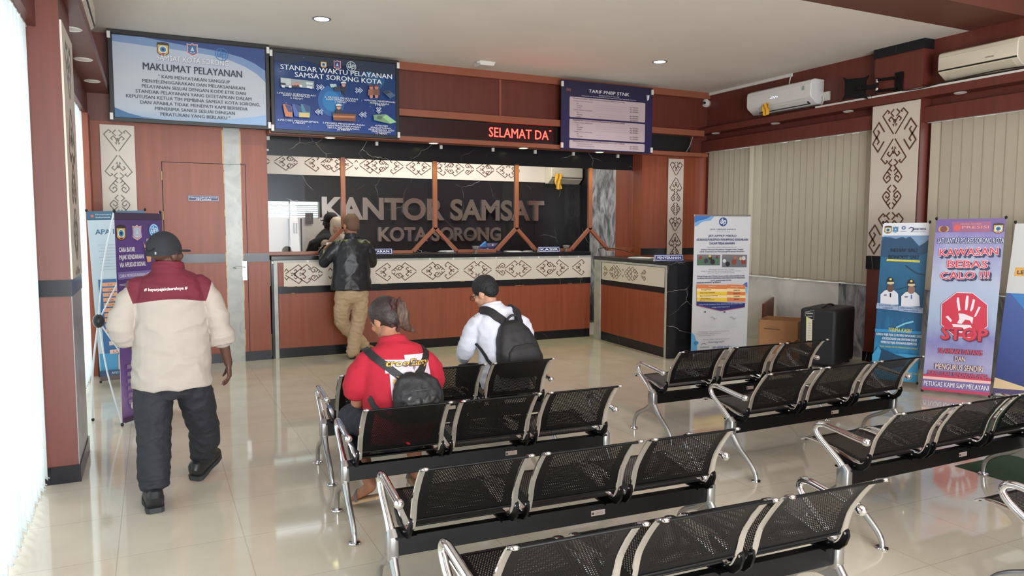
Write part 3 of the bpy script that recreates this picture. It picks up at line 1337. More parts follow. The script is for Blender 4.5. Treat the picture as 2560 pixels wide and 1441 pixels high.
def letters(s, x0, x1, z, cap, y, root, depth=.035):
    vs, fs = text_mesh(s, .034, 0, 8)
    k = cap/.75
    a0, a1 = min(p[0] for p in vs), max(p[0] for p in vs)
    sx = (x1-x0)/(a1-a0)
    bm = bmesh.new()
    bv = [bm.verts.new(((p[0]-a0)*sx+x0, y, p[1]*k+z)) for p in vs]
    for f in fs:
        try:
            bm.faces.new([bv[i] for i in f])
        except ValueError:
            pass
    bmesh.ops.remove_doubles(bm, verts=bm.verts, dist=1e-5)
    ex = bmesh.ops.extrude_face_region(bm, geom=list(bm.faces))
    bmesh.ops.translate(bm, verts=[g for g in ex['geom'] if isinstance(g, bmesh.types.BMVert)], vec=(0, -depth, 0))
    bmesh.ops.recalc_face_normals(bm, faces=bm.faces)
    left = set(bm.verts)
    while left:
        seed = left.pop()
        stack, comp = [seed], {seed}
        while stack:
            q = stack.pop()
            for e in q.link_edges:
                o = e.other_vert(q)
                if o not in comp:
                    comp.add(o)
                    stack.append(o)
        left -= comp
        idx = {q: i for i, q in enumerate(comp)}
        fset = {f for q in comp for f in q.link_faces}
        m = MB()
        m.v = [q.co.copy() for q in idx]
        for f in fset:
            m.f.append(tuple(idx[q] for q in f.verts))
            m.m.append(0)
        obj('letter', m, steel_letter, root, angle=30)
    bm.free()


t = thing('office_lettering', 'large mirror steel letters KANTOR SAMSAT KOTA SORONG on the black office wall', 'wall lettering', (0, 0, 0))
letters('KANTOR SAMSAT', 2.405, 6.345, 1.785, .355, 11.898, t)
letters('KOTA SORONG', 3.305, 5.495, 1.43, .232, 11.898, t)

# ------------------------------------------------------------------ big signs under the ceiling


def sign(label, x0, x1, z0, z1, y, art, rim, frame_mat, ins=.045, deep=.045):
    t = thing('notice_board', label, 'sign', (x0, y, z0))
    W, H = x1-x0, z1-z0
    m = MB()
    if ins:
        m.box(0, W, 0, deep, 0, ins)
        m.box(0, W, 0, deep, H-ins, H)
        m.box(0, ins, 0, deep, ins, H-ins)
        m.box(W-ins, W, 0, deep, ins, H-ins)
        obj('frame', m, frame_mat, t, .004)
        m = MB()
    m.box(ins, W-ins, .012, deep, ins, H-ins)
    obj('back_panel', m, black_plastic, t)
    art.build('print', (ins, .011, ins), (1, 0, 0), (0, 0, 1), t)
    for x in (-.0045, W-.0295):
        for z in (.015, H-.10):
            m = MB()
            m.box(x, x+.034, -.012, .02, z, z+.075)
            obj('clip', m, white_plastic, t, .004)
    return t


# service promise board
a = Art(1.596, .89)
a.rect(0, 0, 1, 1, gradient('promise_print', ((0, (150, 174, 202)), (.12, (184, 192, 204)), (.5, (194, 198, 206)), (1, (178, 190, 208))), rough=.25))
a.poly([(0, 1), (1, 1), (1, .57), (.94, .67), (.86, .75), (.75, .82), (.62, .86), (.4, .885), (.2, .90), (0, .92)], (120, 146, 186))
a.poly([(.2, 1), (1, 1), (1, .72), (.93, .80), (.84, .865), (.72, .91), (.58, .935), (.4, .96)], (44, 70, 128))
a.poly([(0, 0), (.3, 0), (.18, .02), (.08, .06), (0, .12)], (56, 108, 150))
a.poly([(.55, 0), (1, 0), (1, .14), (.86, .09), (.7, .04)], (146, 178, 214))
police_emblem(a, .315, .88, .17)
shield_emblem(a, .505, .905, .165)
swirl_logo(a, .70, .88, .165)
a.text('SAMSAT KOTA SORONG', .512, .735, .068, (128, 134, 140), .47, .028)
a.text('SAMSAT KOTA SORONG', .51, .738, .068, (226, 228, 230), .47, .012)
dk = (36, 42, 60)
a.text('MAKLUMAT PELAYANAN', .51, .605, .092, dk, .65, .02)
for i, (s, wd) in enumerate((('" KAMI MENYATAKAN SANGGUP', .47), ('MENYELENGGARAKAN DAN MELAKSANAKAN', .675), ('PELAYANAN SESUAI DENGAN KODE ETIK DAN', .683),
                             ('STANDAR PELAYANAN YANG DITETAPKAN DALAM', .763), ('KEPUTUSAN KETUA TIM PEMBINA SAMSAT KOTA SORONG,', .883),
                             ('DAN APABILA TIDAK MENEPATI KAMI BERSEDIA', .708), ('MENERIMA SANKSI SESUAI DENGAN', .526), ('PERATURAN YANG BERLAKU "', .46))):
    a.text(s, .515, .515-.0665*i, .043, dk, wd, .012)
sign('pale blue service promise board with dark lettering in a black frame', -.371, 1.315, 2.805, 3.795, 9.375, a, 0, black_plastic)

# service time board, laid out on a 1800 x 1100 sheet
a = Art(1.494, .895)


def q(x, y):
    u = (x-115)/1797
    top, bot = 110+u*215, 1280+u*115
    return u, 1-(y-top)/(bot-top)


a.rect(0, 0, 1, 1, gradient('process_print', ((0, (26, 66, 140)), (.25, (24, 58, 128)), (.55, (28, 62, 122)), (.8, (34, 62, 112)), (1, (20, 30, 60))), rough=.2, nscale=2.6, namt=.9))
for cx, cy, r, c in ((.45, .42, .26, (26, 96, 160)), (.45, .42, .17, (30, 124, 184)), (.82, .78, .2, (30, 84, 132))):
    a.disc(cx, cy, r*.7, c, r*.8)
a.poly([(0, 1), (1, 1), (1, .83), (.93, .86), (.86, .80), (.78, .87), (.66, .84), (.6, .92), (.4, .88), (.25, .93), (.12, .87), (0, .9)], (26, 40, 66))
random.seed(9)
for _ in range(40):
    a.disc(random.random(), random.random(), random.uniform(.002, .006), (150, 200, 230), n=6)
police_emblem(a, *q(815, 305), .11)
shield_emblem(a, *q(1015, 318), .125, (206, 110, 104), (36, 52, 110))
swirl_logo(a, *q(1222, 345), .135, (206, 222, 226))
wt = (226, 232, 236)
a.text('STANDAR WAKTU PELAYANAN', .505, .785, .068, wt, .915, .02)
a.text('SAMSAT SORONG KOTA', .515, .70, .068, wt, .715, .02)
for s, x, y, wd in (('1.PROSES IDENTIFIKASI', 415, 770, .30), ('DAN VERIFIKASI:', 418, 797, .215), ('5 MENIT', 420, 835, .10), ('2. PROSES PENETAPAN', 1065, 835, .275), ('DAN PEMBAYARAN:', 1062, 865, .245), ('5 MENIT', 1055, 895, .10),
                    ('3.PROSES PENERIMAAN', 1650, 890, .265), ('PEMBAYARAN:', 1645, 925, .165), ('5 MENIT', 1655, 950, .09), ('6.PROSES PENGARSIPAN:', 435, 1180, .325), ('5 MENIT', 445, 1210, .10),
                    ('5.PROSES PENGHIMPUNAN', 1095, 1228, .345), ('DAN PENGGABUNGAN', 1095, 1262, .28), ('SERTA PENYERAHAN:', 1090, 1295, .265), ('10 MENIT', 1095, 1320, .11),
                    ('4.PROSES', 1670, 1262, .11), ('PENDAFTARAN,', 1665, 1295, .18), ('PENCETAKAN, DAN', 1668, 1325, .22), ('PENGESAHAN:', 1668, 1352, .165), ('15 MENIT', 1670, 1380, .10)):
    u, v = q(x, y)
    a.text(s, u, v, .024, wt, wd, .012)


def chevrons(x, y, d, vert=False):
    for k in (0, 1):
        P = [(-22, -34), (16, 0), (-22, 34)]
        P = [((px+k*52-26)*d, py) for px, py in P]
        if vert:
            P = [(py, px*d*.8) for px, py in P]
        a.line([q(x+px, y+py) for px, py in P], .024, wt)
        a.line([q(x+px, y+py) for px, py in P], .012, (40, 84, 150))


chevrons(755, 655, 1)
chevrons(1325, 710, 1)
chevrons(735, 1030, -1)
chevrons(1385, 1080, -1)
chevrons(1625, 1012, 1, True)


def qp(pts, c):
    a.poly([q(*p) for p in pts], c)


# little pictures: desk room, officers, case workers, card reader, money, files
qp([(195, 505), (665, 565), (665, 675), (195, 640)], (150, 160, 164))
qp([(195, 505), (340, 525), (340, 620), (195, 610)], (186, 196, 200))
for x in (370, 410, 450):
    qp([(x-24, 620), (x+24, 626), (x+20, 660), (x-20, 655)], (60, 50, 62))
    a.disc(*q(x, 608), .018, (200, 140, 116))
for x, y in ((230, 640), (325, 645), (475, 632), (580, 650), (620, 660)):
    qp([(x-20, y-18), (x+20, y-14), (x+18, y+20), (x-18, y+16)], (228, 230, 228))
qp([(550, 580), (645, 590), (645, 620), (550, 612)], (214, 222, 222))
qp([(190, 580), (262, 590), (262, 620), (190, 612)], (44, 52, 66))


def officer(x, y, k, desk=False):
    qp([(x-46*k, y+40*k), (x+46*k, y+40*k), (x+58*k, y+130*k), (x-58*k, y+130*k)], (34, 36, 58))
    if not desk:
        qp([(x-30*k, y+130*k), (x-3*k, y+130*k), (x-8*k, y+215*k), (x-24*k, y+215*k)], (26, 28, 44))
        qp([(x+3*k, y+130*k), (x+30*k, y+130*k), (x+24*k, y+215*k), (x+8*k, y+215*k)], (26, 28, 44))
    a.disc(*q(x, y+14*k), .034*k, (214, 150, 122))
    qp([(x-44*k, y-6*k), (x+44*k, y-6*k), (x+50*k, y-34*k), (x, y-52*k), (x-50*k, y-34*k)], (222, 222, 218))
    qp([(x-40*k, y+2*k), (x+40*k, y+2*k), (x+40*k, y-12*k), (x-40*k, y-12*k)], (26, 26, 34))


qp([(890, 610), (985, 612), (1000, 668), (905, 660)], (170, 196, 200))
qp([(950, 655), (1050, 640), (1050, 720), (960, 715)], (40, 48, 64))
officer(1095, 615, .78)
for x, c in ((1510, (150, 96, 78)), (1590, (116, 80, 66))):
    qp([(x-45, 700), (x+45, 700), (x+52, 790), (x-52, 790)], c)
    qp([(x-26, 790), (x+26, 790), (x+20, 835), (x-20, 835)], (196, 130, 110))
    a.disc(*q(x, 672), .028, (190, 126, 104))
    qp([(x-32, 662), (x+32, 662), (x+26, 636), (x-26, 636)], (120, 50, 44))
qp([(1690, 740), (1790, 725), (1890, 800), (1800, 845)], (70, 96, 120))
qp([(1705, 742), (1780, 732), (1810, 760), (1730, 775)], (36, 44, 70))
for k, c in ((0, (196, 118, 74)), (130, (70, 96, 172)), (250, (70, 130, 150))):
    x = 215+k
    qp([(x, 915), (x+20, 910), (x+130, 945), (x+135, 1110), (x+30, 1100)], c)
    qp([(x+30, 920), (x+125, 945), (x+128, 1040), (x+75, 1030)], (44, 70, 118))
qp([(440, 1040), (590, 1050), (585, 1120), (440, 1112)], (206, 184, 120))
officer(1015, 955, .86, True)
qp([(925, 1050), (1270, 1068), (1262, 1185), (935, 1165)], (120, 70, 48))
qp([(930, 1090), (1255, 1105), (1255, 1130), (935, 1118)], (190, 120, 74))
qp([(915, 1045), (1280, 1064), (1280, 1078), (915, 1060)], (50, 34, 34))
qp([(1535, 1085), (1730, 1080), (1895, 1200), (1790, 1225), (1545, 1165)], (120, 156, 120))
qp([(1680, 1120), (1740, 1085), (1895, 1200), (1800, 1222)], (154, 206, 150))
qp([(1600, 1100), (1680, 1110), (1660, 1160), (1590, 1150)], (84, 110, 94))
sign('dark blue board of six service steps with small pictures in a black frame', 1.325, 2.906, 2.778, 3.768, 9.375, a, 0, black_plastic)

# tariff board
a = Art(1.575, .975)
a.rect(0, 0, 1, 1, gradient('tariff_print', ((0, (40, 34, 74)), (.5, (46, 38, 86)), (1, (38, 36, 62))), rough=.35))
a.text('TARIF PNBP STNK', .51, .845, .05, (226, 224, 224), .44, .02, .12)
a.text('Berdasarkan PP No. 76 Tahun 2020', .51, .81, .017, (206, 204, 210), .22, .01)
a.text('Tentang Jenis dan Tarif atas Jenis Penerimaan Negara Bukan Pajak Yang Berlaku Pada Polri', .51, .785, .016, (206, 204, 210), .60, .01)
for s in (-1, 1):
    a.ring(.075+s*.004, .86, .018, .034, (116, 74, 66), -60 if s > 0 else 120, 60 if s > 0 else 240, 8)
a.disc(.075, .86, .018, (140, 80, 60))
a.poly([(.925, .89), (.962, .89), (.957, .82), (.935, .80), (.93, .84)], (150, 156, 170))
a.poly([(.94, .882), (.962, .89), (.957, .83), (.938, .805)], (224, 226, 230))
pk = (196, 176, 180)
for v0, v1, lines in ((.47, .765, 7), (.165, .445, 7), (.02, .14, 2)):
    a.rect(.085, v0, .915, v1, pk, .018)
ink = (92, 70, 84)


def tariff(v, head, rows):
    a.text(head, .12, v, .019, ink, .56, .02, align='l')
    for i, (s, pr_) in enumerate(rows):
        y = v-.0325*(i+1)
        a.text(s, .125 if pr_ is None else .16, y, .014, ink, None, .008, align='l')
        if pr_:
            a.rect(.36, y, .70, y+.0015, (150, 120, 130))
            a.text(pr_, .84, y, .017, ink, .10, .012, align='r')


tariff(.735, 'PENERBITAN SURAT TANDA NOMOR KENDARAAN BERMOTOR (STNK)', (('1. Kendaraan bermotor roda 2 atau roda 3', None), ('Baru', 'Rp 100.000,-'), ('Perpanjangan', 'Rp 100.000,-'), ('Perubahan', 'Rp 100.000,-'),
       ('2. Kendaraan bermotor roda 4 atau lebih', None), ('Baru', 'Rp 200.000,-'), ('Perpanjangan', 'Rp 200.000,-'), ('Perubahan', 'Rp 200.000,-')))
tariff(.42, 'PENERBITAN TANDA NOMOR KENDARAAN BERMOTOR (TNKB)', (('1. Kendaraan bermotor roda 2 atau roda 3', None), ('Baru', 'Rp 60.000,-'), ('Perpanjangan', 'Rp 60.000,-'), ('Perubahan', 'Rp 60.000,-'),
       ('2. Kendaraan bermotor roda 4 atau lebih', None), ('Baru', 'Rp 100.000,-'), ('Perpanjangan', 'Rp 100.000,-')))
tariff(.115, 'PENERBITAN SURAT MUTASI KENDARAAN KE LUAR DAERAH', (('Kendaraan bermotor roda 2 atau 3', 'Rp 150.000,-'), ('Kendaraan bermotor roda 4 atau lebih', 'Rp 250.000,-')))
sign('dark violet tariff board with three pale boxes of fees', 5.285, 6.862, 2.768, 3.743, 9.375, a, 0, black_plastic, 0, .03)

# running text display
t = thing('running_text_display', 'long black display with red running text SELAMAT DA under the ceiling', 'display', (2.93, 9.50, 2.835))
m = MB()
m.box(0, 2.36, 0, .07, 0, .252)
obj('housing', m, black_plastic, t, .004)
a = Art(2.30, .21)
a.rect(0, 0, 1, 1, led_panel)
a.text('SELAMAT DA', .545, .20, .64, led_red, None, .004, align='l')
a.up()
xs = [p[0] for p in a.v[4:]]
k0, k1 = min(xs), max(xs)
for i in range(4, len(a.v)):
    p = a.v[i]
    a.v[i] = (1.255+(p[0]-k0)/(k1-k0)*(2.185-1.255), p[1], p[2])
a.rect(.955, .78, .968, .86, led_red)
a.build('character_field', (.03, -.001, .02), (1, 0, 0), (0, 0, 1), t)

# ------------------------------------------------------------------ small plates


def plate(label, text, x0, x1, y, z, h, rot=0, double=None):
    t = thing('desk_plate', label, 'name plate', (x0, y, z), rot)
    W = x1-x0
    m = MB()
    m.prism([(0, -.012, 0), (0, .045, 0), (0, .016, h)], [(W, -.012, 0), (W, .045, 0), (W, .016, h)])
    obj('stand', m, M('white_acrylic', (196, 200, 214), .3), t)
    L_ = math.hypot(h, .028)
    a = Art(W, L_)
    bl = (38, 46, 112)
    a.rect(0, 0, 1, 1, bl)
    a.rect(.02, .09, .98, .91, (220, 222, 232))
    a.rect(.035, .16, .965, .84, bl)
    a.text(text, .5, .3, .42, (232, 234, 240), .82, .03)
    a.build('print', (0, -.0135, .0), (1, 0, 0), (0, .028, h), t)
    return t


plate('blue PENDAFTARAN plate on the counter beside the man in black jacket', 'PENDAFTARAN', 2.346, 2.884, CY+.04, 1.291, .078)
plate('blue KASIR plate on the counter top', 'KASIR', 5.082, 5.437, CY+.04, 1.291, .078)
plate('blue PENYERAHAN plate on the side counter top', 'PENYERAHAN', 5.72, 6.13, 7.72, 1.229, .082, R(-8))
t = thing('staff_sign', 'small blue staff-only sign fixed to the wooden door', 'sign', (.395, YB-.014, 1.955))
m = MB()
m.box(0, .335, -.006, 0, 0, .062)
obj('board', m, M('sign_blue', (38, 44, 96), .35), t)
a = Art(.335, .062)
a.rect(.012, .06, .988, .94, (220, 222, 230))
a.rect(.02, .11, .98, .89, (38, 44, 96))
a.text('Dilarang Masuk Kecuali', .5, .56, .24, (230, 232, 238), .92, .02, .2)
a.text('PETUGAS', .5, .17, .28, (230, 232, 238), .50, .03, .2)
a.build('print', (0, -.0065, 0), (1, 0, 0), (0, 0, 1), t)

# ------------------------------------------------------------------ standing banners


def sheet(TL, TR, BL, BR):
    """maps a measured layout onto the 0..1 sheet"""
    def q(x, y):
        u = v = .5
        for _ in range(30):
            lx = TL[0]+(BL[0]-TL[0])*v
            rx = TR[0]+(BR[0]-TR[0])*v
            u = (x-lx)/(rx-lx)
            ty = TL[1]+(TR[1]-TL[1])*u
            by = BL[1]+(BR[1]-BL[1])*u
            v = (y-ty)/(by-ty)
        return u, 1-v
    return q


def banner(label, TL, TR, BL, art, kind='x', stand=None, pole=None):
    """printed sheet hung between the tips of a folding stand"""
    TL, TR, BL = Vector(TL), Vector(TR), Vector(BL)
    base = Vector(((TL.x+TR.x)/2, (TL.y+TR.y)/2, 0))
    t = thing('standing_banner', label, 'banner', base)
    U = (TR-TL)
    V = (TL-BL)
    pr_ = art.build('print', BL-base, U, V, t)
    n = U.cross(V).normalized()
    m = MB()
    k = Vector(n)*-.004
    c = [BL-base, BL+U-base, TR-base, TL-base]
    m.prism([p+k*.9 for p in c], [p+k*.2 for p in c])
    obj('cloth', m, M('banner_back', (206, 206, 208), .6), t)
    pm = pole or black_plastic
    hub = (TL+TR)/2*.5+BL*.5+U*.25-n*.28-base
    hub = Vector(stand)-base if stand is not None else Vector(((c[0]+c[2])/2).to_tuple())-n*.18-Vector((0, 0, .06))
    if kind == 'x':
        foot = BL+U/2-base
        tips = [c[3]+Vector((0, 0, .012)), c[2]+Vector((0, 0, .012)), c[0]+Vector((0, 0, -.012))-n*.004, c[1]+Vector((0, 0, -.012))-n*.004]
        back = hub-n*.10
        back.z = .012
        for i, p in enumerate(tips+[back]):
            m = MB()
            bow = (hub+p)/2-n*.03
            m.tube([hub, bow, p], .0065 if i < 4 else .008, 8, smooth=4)
            m.ell(p, (.013, .013, .016), None, 8, 6, 1)
            obj('pole', m, [pm, black_plastic], t)
        m = MB()
        m.ell(hub, (.045, .045, .06), None, 12, 8)
        obj('hub', m, black_plastic, t)
    else:
        m = MB()
        a0, a1 = c[0].copy(), c[1].copy()
        a0.z = a1.z = .045
        m.bar(a0, a1, .11, .09, (0, 0, 1))
        obj('base', m, satin, t, .01)
        m = MB()
        m.bar(c[3]-n*.008, c[2]-n*.008, .02, .022, (0, 0, 1))
        obj('top_rail', m, satin, t)
        m = MB()
        m.tube([(a0+a1)/2-n*.03, (c[2]+c[3])/2-n*.03], .008, 8)
        obj('pole', m, pm, t)
    return t


# ---- insurance roll-up beside the side counter
a = Art(.78, 1.70)
q = sheet((145, 65), (668, 68), (95, 1362), (618, 1340))
W_ = (206, 208, 213)
nv, gy = (38, 48, 104), (150, 152, 164)
a.rect(0, 0, 1, 1, W_)
for pts, c in ((((145, 65), (330, 66), (290, 110), (215, 120), (165, 160), (143, 165)), (120, 168, 214)), (((145, 65), (300, 66), (250, 95), (185, 110), (144, 130)), (58, 116, 190)),
               (((100, 1170), (130, 1200), (150, 1280), (155, 1362), (95, 1362)), (96, 170, 222)), (((630, 690), (600, 705), (585, 720), (610, 735), (632, 745)), (90, 110, 190)), (((632, 740), (610, 750), (600, 790), (630, 800)), (130, 190, 230))):
    a.poly([q(*p) for p in pts], c)
swirl_logo(a, *q(405, 122), .066, (44, 70, 130), (44, 76, 138))


def lines(a, q, items, c, capk=1290.0, bold=.010):
    for s, x, y, wd, cap in items:
        u, v = q(x, y)
        a.text(s, u, v, cap, c, wd, bold)


lines(a, q, (('jasa raharja putera', 403, 198, .455, .013), ('i n s u r a n c e', 401, 220, .24, .008)), (60, 74, 120))
lines(a, q, (('JRP-APPKP MIKRO', 396, 264, .50, .017), ('ASURANSI PENGEMUDI PENUMPANG KENDARAAN', 396, 300, .92, .018), ('DALAM PERJALANANAN', 393, 335, .445, .018)), nv, bold=.02)
lines(a, q, (('Premi Mulai dari Rp. 2 Ribuan atau Rp. 7 Ri', 392, 366, .52, .008), ('(Meninggal Dunia) Luka Tunggal', 384, 575, .45, .009), ('Untuk Pengemudi dan Penumpang kendaraan bermotor', 384, 592, .73, .009), ('serta Kerugian Kendaraan (opsi)', 380, 608, .48, .009)), gy)
lines(a, q, (('Jaminan Asuransi Kecelakaan Tunggal / Laka Tunggal', 392, 388, .75, .010), ('untuk Pengemudi dan Penumpang Kendaraan Bermotor', 392, 408, .80, .010), ('Hubungi Petugas kami di Kantor Samsat terdekat untuk pembelian produk', 380, 640, .85, .011), ('ASURANSI PENGEMUDI PENUMPANG KENDARAAN DALAM PERJALANAN', 380, 660, .85, .011), ('dari PT. JASARAHARJA PUTERA', 378, 682, .37, .011), ('DENGAN MANFAAT & BENEFIT', 265, 703, .43, .012)), (52, 56, 96), bold=.02)
# two street photographs with motorbikes
for x0, y0, x1, y1, g in ((162, 430, 372, 532, (84, 112, 92)), (394, 430, 624, 550, (108, 110, 116))):
    P = [(x0, y0), (x1, y0+3), (x1-4, y1), (x0-4, y1)]
    a.poly([q(*p) for p in P], g)
    a.poly([q(*p) for p in (P[0], P[1], (x1, y0+30), (x0, y0+26))], (120, 116, 120))
for x, y, r, c in ((240, 490, .018, (60, 60, 70)), (300, 500, .02, (44, 44, 52)), (280, 465, .014, (60, 50, 44)), (275, 445, .010, (206, 186, 90)), (190, 460, .012, (150, 60, 60)), (340, 455, .010, (110, 60, 60)), (440, 520, .018, (40, 40, 48)), (500, 500, .02, (140, 74, 54)), (510, 460, .012, (180, 110, 70)), (590, 500, .018, (140, 60, 50)), (590, 465, .016, (196, 196, 200)), (408, 490, .014, (206, 206, 206)), (560, 470, .012, (214, 170, 120))):
    a.disc(*q(x, y), r, c)
# benefit table
og, yl, cr = (222, 128, 76), (240, 200, 66), (244, 222, 168)
for y0, y1, ca, cb in ((714, 752, og, og), (752, 780, cr, cr), (780, 812, yl, og), (812, 838, cr, cr), (838, 872, yl, og)):
    for xa, xb, c in ((150, 432, ca), (430, 604, cb)):
        a.poly([q(xa, y0), q(xb, y0+6), q(xb-2, y1+6), q(xa-2, y1)], c)
lines(a, q, (('MANFAAT', 292, 736, .13, .008), ('Maksimum per orang', 520, 736, .21, .007), ('(Rp)', 520, 750, .04, .007)), (250, 226, 200))
lines(a, q, (('Meninggal Dunia', 235, 768, .18, .009), ('Cacat Tetap (maksimal)', 245, 797, .26, .009), ('Biaya Perawatan (maksimal)', 258, 826, .31, .009), ('Biaya Penguburan', 230, 850, .17, .008), ('(jika tidak ada ahli waris)', 242, 864, .25, .007), ('10.000.000', 520, 774, .12, .009), ('10.000.000', 518, 803, .12, .009), ('2.500.000', 516, 832, .11, .009), ('500.000', 514, 860, .09, .009)), (90, 60, 44))
a.poly([q(*p) for p in ((146, 876), (597, 890), (594, 932), (368, 968), (144, 915))], (150, 60, 96))
a.poly([q(*p) for p in ((146, 876), (597, 890), (595, 926), (368, 960), (144, 908))], (44, 52, 112))
lines(a, q, (('Setiap Pemilik Kendaraan Akan diberikan Polis JRP-APPKP Mikro', 370, 905, .78, .010), ('sebagai bukti kepesertaan', 368, 932, .32, .010)), (176, 186, 222))
for x0 in (210, 390):
    a.disc(*q(x0+12, 975), .006, (60, 60, 90))
    for i in range(13):
        y = 988+i*11
        a.rect(*q(x0+(i % 3)*6, y+3), *q(x0+135-(i*37 % 40), y), (176, 182, 204))
    a.line([q(x0+60, 1030), q(x0+80, 1020), q(x0+95, 1045), q(x0+120, 1028)], .004, (90, 90, 130))
lines(a, q, (('Sekarang Masa Manis Asuransi Kendaraan', 295, 1165, .56, .009), ('yang anda miliki segera daftarkan', 250, 1185, .44, .009), ('untuk perlindungan diri', 225, 1203, .28, .009), ('Sekarang hingga 3 hari yang akan datang', 320, 1238, .48, .009)), gy)
a.text('Sekarang ini!!!', *q(315, 1268), .014, (52, 56, 110), .30, .008, .35)
a.disc(*q(136, 1270), .013, (60, 130, 190))
a.ring(*q(200, 1302), .020, .023, (70, 74, 110), 20, 160)
lines(a, q, (('AGIRANG', 207, 1318, .16, .011),), (70, 74, 110))
lines(a, q, (('JRP-APPKP MIKRO', 370, 1322, .34, .017),), (40, 70, 140), bold=.018)
banner('white roll-up banner about motorist insurance beside the black end of the side counter', (6.042, 7.357, 1.806), (6.804, 7.205, 1.806), (6.03, 7.36, .10), a, 'roll')

# ---- blue thank-you banner with two officials
a = Art(.43, 1.655)
q = sheet((134, 28), (548, 28), (32, 1393), (392, 1456))
a.rect(0, 0, 1, 1, gradient('reef_print', ((0, (40, 140, 190)), (.12, (30, 104, 160)), (.2, (46, 130, 176)), (.35, (36, 96, 140)), (.5, (30, 84, 120)), (.7, (34, 96, 132)), (1, (44, 100, 140))), rough=.35, nscale=9, namt=.35))
a.rect(0, .915, 1, 1, (216, 220, 226))
a.poly([q(*p) for p in ((124, 135), (540, 140), (525, 190), (450, 230), (400, 170), (370, 145), (330, 165), (300, 150), (250, 165), (200, 150), (150, 145))], (120, 150, 182))
a.poly([q(*p) for p in ((120, 180), (150, 150), (200, 160), (250, 165), (310, 150), (340, 165), (375, 148), (410, 190), (450, 240), (530, 180), (520, 290), (430, 330), (110, 320))], (34, 72, 104))
police_emblem(a, *q(179, 85), .05)
shield_emblem(a, *q(247, 85), .045, (120, 160, 170), (70, 120, 160))
a.ring(*q(320, 70), .006, .011, (60, 90, 150))
lines(a, q, (('SAMSAT', 318, 105, .14, .006),), (110, 120, 150))
a.line([q(365, 78), q(385, 66), q(405, 72), q(400, 95), q(385, 108)], .008, (50, 60, 110))
lines(a, q, (('BANK PAPUA', 460, 92, .265, .014), ('Membangun Tanah Papua', 458, 110, .25, .005)), (46, 52, 96), bold=.018)
lines(a, q, (('NEHAF SAU', 318, 282, .56, .024), ('BONOUT SAU', 312, 342, .64, .024)), (14, 34, 52), bold=.018)
a.poly([q(*p) for p in ((168, 340), (455, 360), (452, 378), (165, 358))], (214, 206, 70))
lines(a, q, (('TERIMA KASIH TELAH MEMBAYAR PAJAK TEPAT WAKTU', 310, 366, .68, .005),), (40, 60, 60))
a.line([q(330, 400), q(420, 470), q(490, 490)], .012, (22, 58, 84))
a.line([q(250, 615), q(330, 592), q(420, 590)], .006, (18, 48, 70))
for x, sk, y in ((195, (96, 70, 62), 0), (372, (140, 104, 92), 22)):
    a.poly([q(px+x-195, py+y) for px, py in ((108, 745), (112, 650), (145, 618), (195, 605), (235, 622), (262, 650), (264, 745))], (214, 216, 224))
    a.disc(*q(x+3, 596+y), .020, sk, .026)
    a.poly([q(px+x-195, py+y) for px, py in ((168, 545), (172, 515), (195, 498), (222, 515), (228, 545))], (34, 32, 34))
    a.poly([q(px+x-195, py+y) for px, py in ((170, 558), (172, 540), (228, 542), (230, 558), (200, 566))], (206, 190, 150))
    a.disc(*q(x+5, 518+y), .007, (222, 196, 120))
    a.poly([q(px+x-195, py+y) for px, py in ((192, 640), (204, 640), (203, 672), (197, 680), (191, 672))], (26, 32, 60) if y == 0 else (70, 110, 180))
    a.poly([q(px+x-195, py+y) for px, py in ((140, 652), (166, 652), (166, 662), (140, 662))], (60, 70, 100))
a.poly([q(*p) for p in ((82, 722), (262, 752), (262, 798), (74, 770))], (150, 170, 200))
a.poly([q(*p) for p in ((266, 755), (466, 782), (464, 832), (264, 802))], (150, 170, 200))
lines(a, q, (('ELISA KAMBU, S.Sos', 176, 755, .40, .010), ('GUBERNUR', 172, 778, .22, .010), ('AHMAD NAUSRAU, S.Pd.I., MM', 365, 788, .46, .009), ('WAKIL GUBERNUR', 365, 810, .32, .009)), (30, 44, 80))
a.line([q(240, 950), q(310, 918), q(385, 900)], .018, (120, 190, 214))
a.rect(.0, .305, 1, .325, (52, 140, 200))
a.text('TERIMA KASIH', *q(268, 992), .026, (206, 196, 74), .50, .02)
lines(a, q, (('KEPADA WAJIB PAJAK SE-PROVINSI PAPUA BARAT DAYA', 260, 1030, .98, .017), ('ATAS KESADARAN DAN KEPATUHAN DALAM', 262, 1066, .76, .017), ('MEMBAYAR PAJAK KENDARAAN BERMOTOR', 258, 1100, .78, .017)), (214, 224, 236), bold=.018)
lines(a, q, (('"PAJAK DAERAH UNTUK PEMBANGUNAN DAERAH"', 255, 1135, .84, .011),), (196, 196, 84))
a.poly([q(*p) for p in ((40, 1180), (90, 1110), (130, 1170), (300, 1190), (420, 1210), (390, 1456), (32, 1393))], (58, 150, 196))
a.poly([q(*p) for p in ((90, 1250), (120, 1130), (230, 1190), (330, 1230), (300, 1300), (100, 1330))], (26, 66, 96))
lines(a, q, (('PAPUA BARAT DAYA', 330, 1378, .5, .014),), (214, 204, 90))
banner('blue banner with two officials in white uniforms in front of the right column', (6.925, 5.40, 1.70), (7.146, 5.03, 1.704), (6.90, 5.44, .05), a, 'x')

